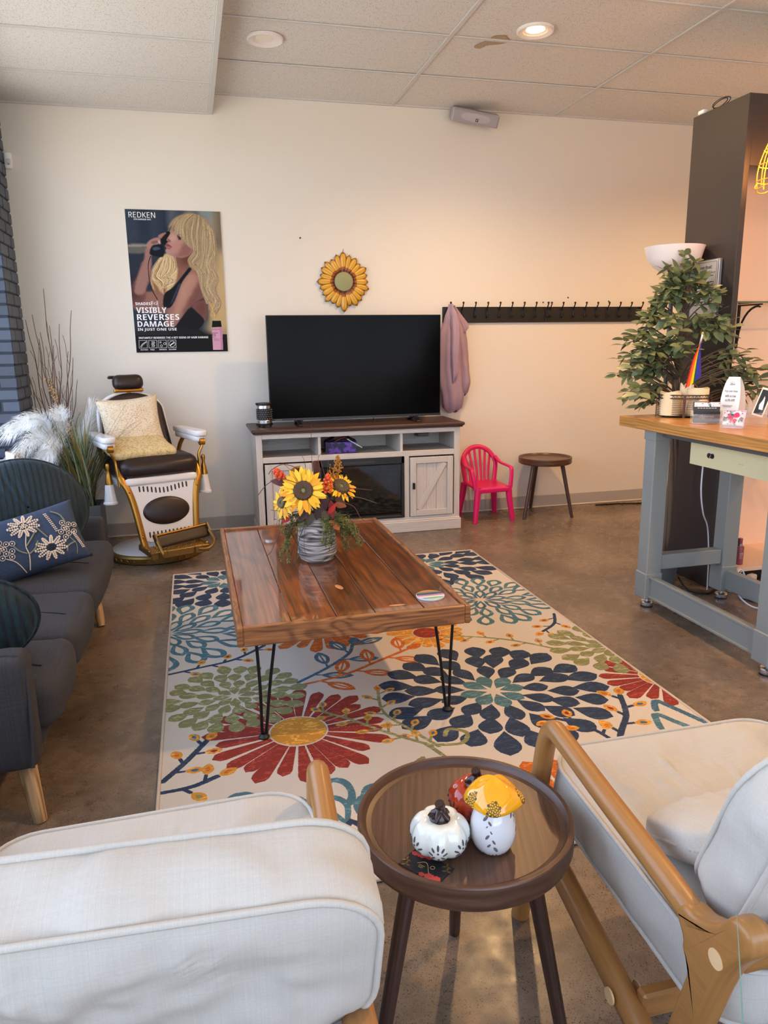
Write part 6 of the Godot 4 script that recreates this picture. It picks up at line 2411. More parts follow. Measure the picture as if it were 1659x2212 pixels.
	for sg in [-1.0, 1.0]:
		s = S()
		tube(s, smooth([Vector3(sg * 0.11, 0.115, 0.485), Vector3(sg * 0.15 + 0.02, 0.115, 0.52 - 0.02 * sg), Vector3(sg * 0.18 + 0.045, 0.145, 0.50 - 0.05 * sg), Vector3(sg * 0.18 + 0.045, 0.195, 0.42 - 0.05 * sg)], 5), 0.010, 8)
		box(s, Vector3(sg * 0.11, 0.115, 0.486), Vector3(0.05, 0.05, 0.012), 0.005)
		box(s, Vector3(sg * 0.182 + 0.045, 0.205, 0.405 - 0.05 * sg), Vector3(0.014, 0.075, 0.04), 0.008, FB)
		part(t, "footrest_bracket", s, M.brass_old)
	# arms
	for sg in [-1.0, 1.0]:
		s = S()
		var ar = PackedVector2Array([Vector2(-0.036, -0.24), Vector2(0.036, -0.24), Vector2(0.042, 0.10), Vector2(0.042, 0.17), Vector2(0.022, 0.20), Vector2(-0.022, 0.20), Vector2(-0.042, 0.17), Vector2(-0.042, 0.10)])
		var up = Basis(Vector3.RIGHT, -PI * 0.5)
		var xf = Transform3D(Basis(Vector3.RIGHT, Vector3.BACK, Vector3.DOWN), Vector3(sg * 0.285, 0.782, 0.02))
		extrude(s, ar, 0.036, xf, 0.008, 2)
		var low = PackedVector2Array()
		for p in ar:
			low.append(p * 0.90)
		extrude(s, low, 0.036, Transform3D(xf.basis, xf.origin - Vector3(0, 0.033, 0)), 0.004, 1)
		part(t, "armrest", s, M.porcelain)
		s = S()
		tube(s, smooth([Vector3(sg * 0.285, 0.745, 0.19), Vector3(sg * 0.282, 0.70, 0.195), Vector3(sg * 0.262, 0.655, 0.19), Vector3(sg * 0.258, 0.60, 0.2), Vector3(sg * 0.255, 0.50, 0.215)], 6), 0.014, 8, false, Vector2(0.6, 1.0))
		lathe(s, [Vector2(0, -0.02), Vector2(0.022, -0.016), Vector2(0.022, 0.016), Vector2(0, 0.02)], 16, Transform3D(Basis(Vector3.BACK, PI * 0.5), Vector3(sg * 0.285, 0.730, 0.195)))
		part(t, "arm_bracket", s, M.brass)
		s = S()
		tube(s, smooth([Vector3(sg * 0.285, 0.75, -0.10), Vector3(sg * 0.26, 0.68, -0.14), Vector3(sg * 0.245, 0.58, -0.16)], 5), 0.014, 8)
		part(t, "rear_arm_bracket", s, M.brass)
		s = S()
		lathe(s, [Vector2(0, 0.645), Vector2(0.011, 0.640), Vector2(0.015, 0.625), Vector2(0.009, 0.60), Vector2(0.014, 0.575), Vector2(0.023, 0.53), Vector2(0.024, 0.515), Vector2(0, 0.512)], 20, Transform3D(Basis.IDENTITY, Vector3(sg * 0.30, 0, 0.16)))
		part(t, "lever_handle", s, M.brass)
		s = S()
		lathe(s, [Vector2(0.025, 0.515), Vector2(0.030, 0.47), Vector2(0.038, 0.412), Vector2(0.044, 0.406), Vector2(0.044, 0.396), Vector2(0.0, 0.394)], 8, Transform3D(Basis.IDENTITY, Vector3(sg * 0.30, 0, 0.16)))
		part(t, "lever_bell", s, M.porcelain)
	# back and headrest
	var bk = PackedVector2Array()
	for i in 25:
		var a = PI * i / 24.0
		bk.append(Vector2(cos(a) * 0.20, 0.27 + sin(a) * 0.13))
	bk.append(Vector2(-0.225, 0.0))
	bk.append(Vector2(0.225, 0.0))
	var BX = Transform3D(Basis(Vector3.RIGHT, -0.26), Vector3(0, 0.64, -0.19))
	s = S()
	extrude(s, bk, 0.075, BX, 0.03, 3)
	part(t, "backrest", s, M.leather)
	s = S()
	var rim = []
	for p in bk:
		rim.append(BX * Vector3(p.x * 1.05, p.y + 0.008, -0.03))
	tube(s, rim, 0.014, 8, true)
	part(t, "back_rim", s, M.porcelain)
	s = S()
	box(s, BX * Vector3(0, 0.420, -0.01), Vector3(0.19, 0.022, 0.03), 0.004, BX.basis)
	box(s, BX * Vector3(0, 0.41, -0.02), Vector3(0.03, 0.06, 0.014), 0.003, BX.basis)
	part(t, "headrest_bracket", s, M.brass)
	s = S()
	softbox(s, Vector3(0.20, 0.10, 0.085), 0.042, Vector3.ZERO, 12, Transform3D(BX.basis, BX * Vector3(0, 0.472, 0.0)), 0.002)
	part(t, "headrest", s, M.leather)
	s = S()
	box(s, BX * Vector3(-0.015, 0.515, -0.035), Vector3(0.20, 0.018, 0.03), 0.006, BX.basis)
	part(t, "headrest_strap", s, M.black)
	# cushions on the chair
	var W = Transform3D(Basis(Vector3.UP, A), P)
	var hide = tp(mat(rgb(240, 230, 212), 0.85), 2.6)
	hide.albedo_texture = itex(speckle_img(512, 5200, rgb(252, 246, 236), [rgb(226, 204, 170), rgb(234, 216, 184), rgb(186, 160, 124)], 5.0, 52))
	var q = thing("hide_cushion", "cream speckled cushion propped on the barber chair's backrest", "cushion", W * Vector3(0, 0.86, -0.15))
	q.transform = W * Transform3D(BX.basis * Basis(Vector3.BACK, 0.05), BX * Vector3(-0.045, 0.175, 0.098))
	s = S()
	pillow(s, 0.40, 0.36, 0.13, Transform3D.IDENTITY, 20, 0.10, 0.010)
	part(q, "cover", s, hide)
	s = S()
	var seam = []
	for i in 40:
		var a = TAU * i / 40
		var cx = cos(a); var sy = sin(a)
		var m = maxf(absf(cx), absf(sy))
		var u = cx / m; var v = sy / m
		seam.append(Vector3(0.1925 * u * (1.0 - 0.10 * (1.0 - v * v) * u * u), 0.18 * v * (1.0 - 0.10 * (1.0 - u * u) * v * v), 0))
	tube(s, seam, 0.0025, 5, true)
	part(q, "seam", s, mat(rgb(214, 196, 160), 0.8))
	var pad = tp(mat(rgb(226, 208, 164), 0.9), 3.0)
	pad.albedo_texture = itex(speckle_img(256, 1500, rgb(248, 240, 224), [rgb(226, 210, 170), rgb(255, 250, 240), rgb(206, 186, 140)], 7.0, 54))
	q = thing("fleece_pad", "flat cream fleece pad lying on the barber chair seat", "cushion", W * Vector3(0.0, 0.68, 0.04))
	q.transform = W * Transform3D(Basis(Vector3.RIGHT, 0.20), Vector3(-0.075, 0.712, 0.03))
	s = S()
	softbox(s, Vector3(0.40, 0.06, 0.34), 0.028, Vector3(0, 0.012, 0), 14, Transform3D.IDENTITY, 0.006)
	part(q, "cover", s, pad)
# ---------------------------------------------------------------- plants
func build_plants() -> void:
	# tall grey planter of artificial grass
	var t = thing("grass_planter", "grey square planter of long green grass beside the barber chair", "plant", Vector3(-0.70, 0, 0.58))
	var s = S()
	for q in [[-0.10, 0.0, 0.012, 0.21], [0.10, 0.0, 0.012, 0.21]]:
		box(s, Vector3(q[0], 0.185, 0), Vector3(0.012, 0.37, 0.21), 0.003)
		box(s, Vector3(0, 0.185, q[0]), Vector3(0.21, 0.37, 0.012), 0.003)
	box(s, Vector3(0, 0.33, 0), Vector3(0.19, 0.01, 0.19), 0)
	box(s, Vector3(0, 0.005, 0), Vector3(0.2, 0.01, 0.2), 0)
	part(t, "pot", s, M.pot_grey)
	var gm = [mat(rgb(122, 130, 88), 0.5), mat(rgb(152, 158, 120), 0.5), mat(rgb(92, 106, 72), 0.5), mat(rgb(156, 124, 54), 0.55), mat(rgb(186, 190, 164), 0.5)]
	for m in gm:
		m.backlight_enabled = true
		m.backlight = Color(0.1, 0.11, 0.06)
	rng.seed = 44
	for k in 170:
		s = S()
		var a = rng.randf() * TAU
		var l = rng.randf_range(0.40, 0.72)
		var out = rng.randf_range(0.06, 0.40)
		if k < 10:
			a = rng.randf_range(-0.9, 0.35)
			l = rng.randf_range(0.4, 0.62)
			out = rng.randf_range(0.38, 0.58)
		var d = Vector3(cos(a), 0, -sin(a) * 0.75)
		if d.x < 0:
			d.x *= 0.75
		var p0 = Vector3(rng.randf_range(-0.05, 0.05), 0.33, rng.randf_range(-0.05, 0.05))
		var droop: float = rng.randf_range(0.0, 0.5) if k > 9 else rng.randf_range(0.9, 1.9)
		var w: float = rng.randf_range(0.007, 0.016) if k > 9 else 0.005
		if k > 160:
			w = 0.024
		s.set_smooth_group(0)
		var prev = []
		var nn = 9
		for i in nn + 1:
			var u = float(i) / nn
			var c = p0 + d * out * pow(u, 1.5) + Vector3(0, l * (u - droop * 0.62 * u * u * u), 0)
			var side = d.cross(Vector3.UP).normalized() * w * 0.5 * (1.0 - pow(u, 3)) * (0.6 + 0.8 * u * (1.0 - u) * 2.0)
			var cur = [c - side, c + side, c + Vector3(0, -0.0012, 0)]
			if i > 0:
				quad(s, prev[0], prev[2], cur[2], cur[0])
				quad(s, prev[2], prev[1], cur[1], cur[2])
			prev = cur
		part(t, "grass_blade", s, gm[3] if k > 160 else gm[rng.randi() % 5 if k % 5 == 0 else rng.randi() % 3])
	for k in 2:
		s = S()
		tube(s, [Vector3(0.05 + 0.012 * k, 0.35, -0.02), Vector3(-0.005 + 0.02 * k, 0.66, -0.05)], 0.014, 10)
		if k == 0:
			part(t, "dark_stake", s, M.black)
	# vase of curly willow and pampas in the corner
	t = thing("willow_branches", "bare curly willow branches rising in the corner beside the brick pier", "branches", Vector3(-0.86, 0, 0.27))
	var bm = mat(rgb(92, 66, 54), 0.75)
	rng.seed = 61
	var tips = [[0.01, 1.68], [0.155, 1.55], [-0.085, 1.53], [-0.13, 1.50], [0.02, 1.46], [0.075, 1.47], [-0.155, 1.30], [0.10, 1.30], [0.12, 1.26], [-0.06, 1.38], [-0.03, 1.42], [0.135, 1.12], [-0.15, 1.2], [0.05, 1.18], [-0.02, 1.12], [0.03, 1.34]]
	for i in tips.size():
		var q: Array = tips[i]
		var l = []
		var nn = 11
		var ph = rng.randf() * TAU
		var zz = rng.randf_range(-0.08, 0.10)
		for k in nn + 1:
			var u = float(k) / nn
			l.append(Vector3(lerpf(rng.randf_range(-0.01, 0.01), q[0] * 1.05, pow(u, 1.15)) + 0.016 * sin(u * 15.0 + ph) * sin(PI * u), lerpf(0.3, q[1], u), zz * u + 0.012 * cos(u * 13.0 + ph)))
		s = S()
		var rr = []
		var sm = smooth(l, 3)
		for k in sm.size():
			rr.append(lerpf(0.0056, 0.0017, float(k) / sm.size()))
		tube(s, sm, rr, 5)
		for b in 2:
			var k = 14 + b * 8 + rng.randi() % 4
			var p: Vector3 = sm[k]
			var dx = rng.randf_range(-0.07, 0.07)
			tube(s, smooth([p, p + Vector3(dx * 0.5, 0.06, 0.01), p + Vector3(dx * 0.7, 0.13, 0.0), p + Vector3(dx * 1.2, 0.19, 0.01)], 4), 0.0015, 4)
		part(t, "branch", s, bm)
	s = S()
	lathe(s, [Vector2(0, 0), Vector2(0.08, 0), Vector2(0.10, 0.12), Vector2(0.085, 0.34), Vector2(0.06, 0.42), Vector2(0.055, 0.42), Vector2(0.07, 0.32), Vector2(0, 0.3)], 28)
	part(t, "vase", s, M.pot_grey)
	s = S()
	rng.seed = 15
	for k in 170:
		var y = rng.randf_range(0.80, 1.14)
		var x = lerpf(0.075, -0.03, (y - 0.80) / 0.34) + rng.randf_range(-0.02, 0.02)
		blob(s, Vector3(x, y, 0.03 + rng.randf_range(-0.02, 0.02)), Vector3(0.004, 0.006, 0.004), 3)
	var st = part(t, "dried_seed_head", s, mat(rgb(196, 158, 112), 0.8))
	st.set_meta("kind", "stuff")
	t = thing("pampas_grass", "fluffy white pampas plumes drooping over the sofa's far corner", "dried grass", Vector3(-0.90, 0, 0.42))
	s = S()
	lathe(s, [Vector2(0, 0), Vector2(0.07, 0), Vector2(0.075, 0.30), Vector2(0.06, 0.40), Vector2(0.055, 0.40), Vector2(0.06, 0.3), Vector2(0, 0.28)], 24)
	part(t, "vase", s, mat(rgb(120, 118, 116), 0.6))
	var pm = mat(rgb(250, 250, 248), 0.9)
	pm.backlight_enabled = true
	pm.backlight = Color(0.7, 0.7, 0.68)
	var pl = [[[0.0, 0.30, 0.0], [0.0, 0.62, 0.06], [-0.02, 0.80, 0.22], [-0.10, 0.72, 0.45]], [[0.0, 0.30, 0.0], [-0.02, 0.66, 0.02], [-0.07, 0.86, 0.12], [-0.15, 0.86, 0.30]], [[0.0, 0.30, 0.0], [0.02, 0.68, 0.06], [0.02, 0.88, 0.16], [-0.04, 0.92, 0.32]], [[0.0, 0.30, 0.0], [0.05, 0.66, 0.03], [0.10, 0.86, 0.08], [0.11, 0.93, 0.16]], [[0.0, 0.30, 0.02], [0.14, 0.64, -0.06], [0.22, 0.80, -0.10], [0.27, 0.95, -0.12]], [[0.0, 0.3, 0.0], [0.02, 0.55, 0.12], [0.02, 0.68, 0.28], [-0.02, 0.62, 0.48]], [[0.0, 0.3, 0.0], [0.06, 0.60, 0.10], [0.08, 0.76, 0.22], [0.06, 0.74, 0.38]]]
	rng.seed = 91
	for q in pl:
		var l = []
		for p in q:
			l.append(Vector3(p[0], p[1], p[2]))
		var c = smooth(l, 10)
		s = S()
		tube(s, c, 0.0022, 5)
		var n0 = int(c.size() * 0.40)
		s.set_smooth_group(-1)
		for k in 800:
			var i = n0 + rng.randi() % (c.size() - n0 - 1)
			var p: Vector3 = c[i]
			var T: Vector3 = (c[i + 1] - c[i]).normalized()
			var u = float(i - n0) / (c.size() - n0)
			var d = Vector3(rng.randfn(), rng.randfn(), rng.randfn()).normalized()
			d = (d - T * d.dot(T)).normalized()
			var len = rng.randf_range(0.06, 0.13) * (1.1 - 0.35 * u)
			var mid = p + d * len * 0.42 + T * len * 0.55
			var e = p + d * len * 0.62 + T * len * 1.1 + Vector3(0, -0.25 * len, 0)
			var w = d.cross(T) * 0.0017
			tri(s, p - w, p + w, mid)
			tri(s, mid - w * 0.8, mid + w * 0.8, e)
		st = part(t, "plume", s, pm)
		st.set_meta("kind", "stuff")
	# frame end standing on the sill
	t = thing("picture_frame", "blond wood frame edge standing on the sill behind the round cushion", "frame", Vector3(-1.03, 0.649, 0.80), 0.5)
	s = S()
	box(s, Vector3(0, 0.045, 0), Vector3(0.03, 0.09, 0.16), 0.002)
	part(t, "frame", s, M.frame_pine)
	s = S()
	box(s, Vector3(-0.017, 0.045, 0), Vector3(0.005, 0.08, 0.15), 0.001)
	part(t, "backing", s, M.print_white)
	build_ficus()
	# grass tip by the near armchair
	s = S()
	s.set_smooth_group(0)
	var prev = []
	for i in 13:
		var u = i / 12.0
		var c = Vector3(0.02 * u * u, 0.62 * u, -0.10 * u * u)
		var w = Vector3(0.0028 * (1.0 - u * u) + 0.0003, 0, 0)
		var cur = [c - w, c + w]
		if i > 0:
			quad(s, prev[0], prev[1], cur[1], cur[0])
		prev = cur
	var o = part(self, "grass_leaf", s, mat(rgb(120, 150, 128), 0.5), Transform3D(Basis.IDENTITY, Vector3(0.600, 0.0, 4.905)))
	tag(o, "single thin green grass leaf rising beside the right armchair", "leaf")

func build_ficus() -> void:
	var t = thing("ficus_tree", "artificial ficus tree with green leaves behind the reception desk", "plant", Vector3(2.44, 0, 2.03))
	var s = S()
	lathe(s, [Vector2(0, 0), Vector2(0.07, 0), Vector2(0.082, 0.11), Vector2(0.084, 0.115), Vector2(0.076, 0.115), Vector2(0.07, 0.10), Vector2(0, 0.12)], 28)
	part(t, "pot", s, M.pot_grey)
	var bark = mat(rgb(104, 84, 66), 0.8)
	s = S()
	for k in 3:
		var l = []
		for i in 9:
			var u = i / 8.0
			var a = u * 5.0 + TAU * k / 3
			l.append(Vector3(cos(a) * 0.010 + 0.025 * sin(u * 3.0), 0.12 + u * 1.0, sin(a) * 0.010))
		tube(s, smooth(l, 3), 0.013, 7)
	part(t, "trunk", s, bark)
	rng.seed = 305
	var lm = []
	for q in [[0.082, 0.045, 0.12, 0.15], [0.074, 0.041, 0.2, 0.3], [0.066, 0.038, 0.16, 0.1]]:
		var z = S()
		leaf(z, q[0], q[1], q[2], q[3], 5)
		lm.append(fin(z))
	var cm = [mat(rgb(130, 137, 92), 0.42), mat(rgb(112, 122, 82), 0.42), mat(rgb(154, 158, 108), 0.42), mat(rgb(94, 110, 82), 0.42)]
	for m in cm:
		m.backlight_enabled = true
		m.backlight = Color(0.05, 0.06, 0.02)
	var count = 0
	var extra = S()
	var tips = []
	# a crown that is broad below and narrows to a tuft
	for k in 104:
		var h = pow(rng.randf(), 1.25)
		var R = lerpf(0.60, 0.05, pow(h, 0.7)) * rng.randf_range(0.55, 1.0)
		var a = rng.randf() * TAU
		if k % 3 != 2:
			a = [PI, 0.0, PI, PI * 0.5][k % 4] + rng.randf_range(-0.9, 0.9)
		var p = Vector3(cos(a) * R, lerpf(1.05, 1.66, h), sin(a) * R * 0.75)
		if p.x > 0.10:
			p.z = absf(p.z) * 0.6 + 0.13
		tips.append(p)
	for k in 34:
		var a = rng.randf_range(PI * 0.55, PI * 1.75)
		var R = rng.randf_range(0.10, 0.34)
		tips.append(Vector3(cos(a) * R, rng.randf_range(0.98, 1.32), sin(a) * R * 0.5 + 0.02))
	for k in 12:
		tips.append(Vector3(rng.randf_range(0.12, 0.5), rng.randf_range(1.02, 1.22), rng.randf_range(0.14, 0.3)))
	tips.append(Vector3(0.0, 1.74, 0.0))
	tips.append(Vector3(0.03, 1.70, 0.05))
	tips.append(Vector3(-0.12, 1.66, 0.02))
	for p in tips:
		var y0 = clampf(p.y - 0.06 - 0.16 * Vector2(p.x, p.z).length(), 0.93, 1.5)
		var b0 = Vector3(0.02, y0, 0)
		var l = smooth([b0, b0.lerp(p, 0.4) + Vector3(0, 0.04, 0), b0.lerp(p, 0.75) + Vector3(0, 0.045, 0), p], 4)
		s = S()
		var rr = []
		for i in l.size():
			rr.append(lerpf(0.0042, 0.0013, float(i) / l.size()))
		tube(s, l, rr, 5)
		part(t, "branch", s, bark)
		var nl = 6 + rng.randi() % 3
		for i in nl:
			var u = 1.0 - 0.62 * float(i) / nl
			var at: Vector3 = l[mini(l.size() - 1, int(u * (l.size() - 1)))]
			var T: Vector3 = (p - b0).normalized()
			var ang = i * 2.3 + rng.randf()
			var sd = T.cross(Vector3.UP).normalized()
			var d = (T * (0.9 if i == 0 else 0.45) + sd * cos(ang) * 0.8 + Vector3.UP * sin(ang) * 0.35 + Vector3(0, -0.25, 0)).normalized()
			var up = (Vector3.UP + Vector3(rng.randf_range(-0.6, 0.6), 0, rng.randf_range(-0.2, 0.9))).normalized()
			var X = look(d, up, at)
			var wp = t.position + at + d * 0.075
			if wp.x > 2.63 and wp.z < 2.16:
				continue
			if t.position.x + at.x > 2.63 and t.position.z + at.z < 2.16:
				continue
			if wp.z > 2.13 and wp.y < 1.24 and wp.x > 2.2 and wp.x < 2.62:
				continue
			X = X.scaled_local(Vector3.ONE * rng.randf_range(0.85, 1.15))
			if count < 300:
				part(t, "leaf", lm[rng.randi() % 3], cm[rng.randi() % 4], X)
			else:
				var q = rng.randf_range(0.9, 1.1)
				leaf(extra, 0.066 * q, 0.033 * q, 0.15, 0.2, 5, X)
			count += 1
	if count > 300:
		var o = part(t, "small_leaves", extra, cm[1])
		o.set_meta("kind", "stuff")
# ---------------------------------------------------------------- rug, coffee table, vase
func build_rug_and_table() -> void:
	var rt = rug_textures()
	var rm = mat(Color.WHITE, 0.95)
	rm.albedo_texture = rt[0]
	rm.heightmap_enabled = true
	rm.heightmap_texture = rt[1]
	rm.heightmap_scale = 0.25
	var t = thing("rug", "cream area rug with large navy, red, teal and gold flowers", "rug", Vector3(RX, 0, RZ))
	var s = S()
	grid(s, 24, 36, func(u: float, v: float) -> Vector3:
		return Vector3(u * RW, 0.0085 + 0.0015 * sin(v * 9.0 + u * 3.0) * (1.0 if u > 0.9 else 0.3), v * RL), true)
	part(t, "pile", s, rm)
	s = S()
	box(s, Vector3(RW * 0.5, 0.003, RL * 0.5), Vector3(RW, 0.006, RL), 0.0)
	part(t, "backing", s, mat(rgb(150, 140, 126), 0.9))
	s = S()
	var e = []
	for p in [Vector3(0, 0.007, 0), Vector3(RW, 0.007, 0), Vector3(RW, 0.007, RL), Vector3(0, 0.007, RL)]:
		e.append(p)
	for i in 4:
		tube(s, [e[i], e[(i + 1) % 4]], 0.006, 6)
	part(t, "bound_edge", s, mat(rgb(202, 182, 160), 0.9))
	# coffee table
	var o = Vector3(0.085, 0, 1.85)
	t = thing("coffee_table", "reclaimed plank coffee table with glossy resin top on hairpin legs", "coffee table", o)
	var W = 0.785
	var L = 1.365
	var Y = 0.45
	var xs = [0.02, 0.178, 0.33, 0.462, 0.632, 0.765]
	for k in 5:
		s = S()
		uvo = Vector2(0.31 * k, 0.17 * k)
		box(s, Vector3((xs[k] + xs[k + 1]) * 0.5, Y - 0.019, L * 0.5), Vector3(xs[k + 1] - xs[k] - 0.003, 0.024, L - 0.04), 0.0015)
		part(t, "plank", s, M[["plank_a", "plank_b", "plank_c", "plank_d", "plank_e"][k]])
	for q in [[0.01, L * 0.5, 0.02, L], [W - 0.01, L * 0.5, 0.02, L]]:
		s = S()
		uvo = Vector2(q[0], 0.4)
		box(s, Vector3(q[0], Y - 0.03, q[1]), Vector3(q[2], 0.066, q[3]), 0.003)
		part(t, "edge_board", s, M.edge)
	for z in [0.01, L - 0.01]:
		s = S()
		uvo = Vector2(z, 0.1)
		box(s, Vector3(W * 0.5, Y - 0.03, z), Vector3(W - 0.04, 0.066, 0.02), 0.003)
		part(t, "edge_board", s, M.edge)
	uvo = Vector2.ZERO
	for q in [[0.395, 1.02, 0.012, 0.03, 0.2], [0.55, 1.27, 0.03, 0.008, 0.0], [0.36, 0.30, 0.008, 0.03, 0.4]]:
		s = S()
		lathe(s, [Vector2(1, 0), Vector2(0.7, 0.0008), Vector2(0, 0.001)], 12, Transform3D(Basis(Vector3.UP, q[4]) * Basis.from_scale(Vector3(q[2], 1, q[3])), Vector3(q[0], Y - 0.0069, q[1])))
		part(t, "resin_knot", s, mat(rgb(200, 140, 96), 0.15))
	for q in [[0.075, 1.265, 1, 1], [0.745, 1.245, -1, 1], [0.052, 0.03, 1, -1], [0.735, 0.03, -1, -1]]:
		s = S()
		var f = Vector3(q[0], 0.012, q[1])
		var sx: float = q[2]
		var a = f + Vector3(-0.012 * sx, 0.376, 0.02 * q[3])
		var b = f + Vector3(0.055 * sx, 0.376, 0.005 * q[3])
		tube(s, smooth([a, a.lerp(f, 0.5), f + Vector3(-0.006 * sx, 0.02, 0), f + Vector3(0, 0.006, 0), f + Vector3(0.008 * sx, 0.02, 0), b.lerp(f, 0.5), b], 6), 0.0055, 8)
		box(s, f + Vector3(0.02 * sx, 0.377, 0.01 * q[3]), Vector3(0.10, 0.004, 0.06), 0.001)
		var lg = part(t, "hairpin_leg", s, M.black_metal)
		s = S()
		lathe(s, [Vector2(0, -0.004), Vector2(0.018, -0.003), Vector2(0.019, 0.003), Vector2(0.010, 0.012), Vector2(0, 0.014)], 20, Transform3D(Basis.IDENTITY, f))
		part(lg, "foot_cap", s, M.black)
	# coaster
	t = thing("coaster", "round coaster with coloured stripes at the coffee table's near corner", "coaster", Vector3(0.772, 0.4432, 3.068), 0.0)
	s = S()
	lathe(s, [Vector2(0, 0), Vector2(0.050, 0), Vector2(0.051, 0.002), Vector2(0.051, 0.006), Vector2(0.050, 0.007), Vector2(0, 0.007)], 48)
	part(t, "base", s, mat(rgb(226, 222, 220), 0.15))
	var cs = [rgb(206, 150, 110), rgb(190, 130, 84), rgb(86, 130, 110), rgb(60, 80, 100), rgb(150, 120, 150), rgb(226, 160, 190), rgb(240, 226, 210), rgb(90, 180, 160), rgb(170, 214, 130)]
	for k in 9:
		s = S()
		var z0 = -0.049 + 0.098 * k / 9.0
		var z1 = -0.049 + 0.098 * (k + 1) / 9.0
		s.set_smooth_group(-1)
		for i in 6:
			var za = lerpf(z0, z1, i / 6.0)
			var zb = lerpf(z0, z1, (i + 1) / 6.0)
			var xa = sqrt(maxf(0, 0.0492 * 0.0492 - za * za))
			var xb = sqrt(maxf(0, 0.0492 * 0.0492 - zb * zb))
			quad(s, Vector3(-xb, 0.0074, zb), Vector3(xb, 0.0074, zb), Vector3(xa, 0.0074, za), Vector3(-xa, 0.0074, za))
		part(t, "stripe", s, mat(cs[k], 0.12))
	build_flowers(Vector3(0.462, 0.4432, 2.485))

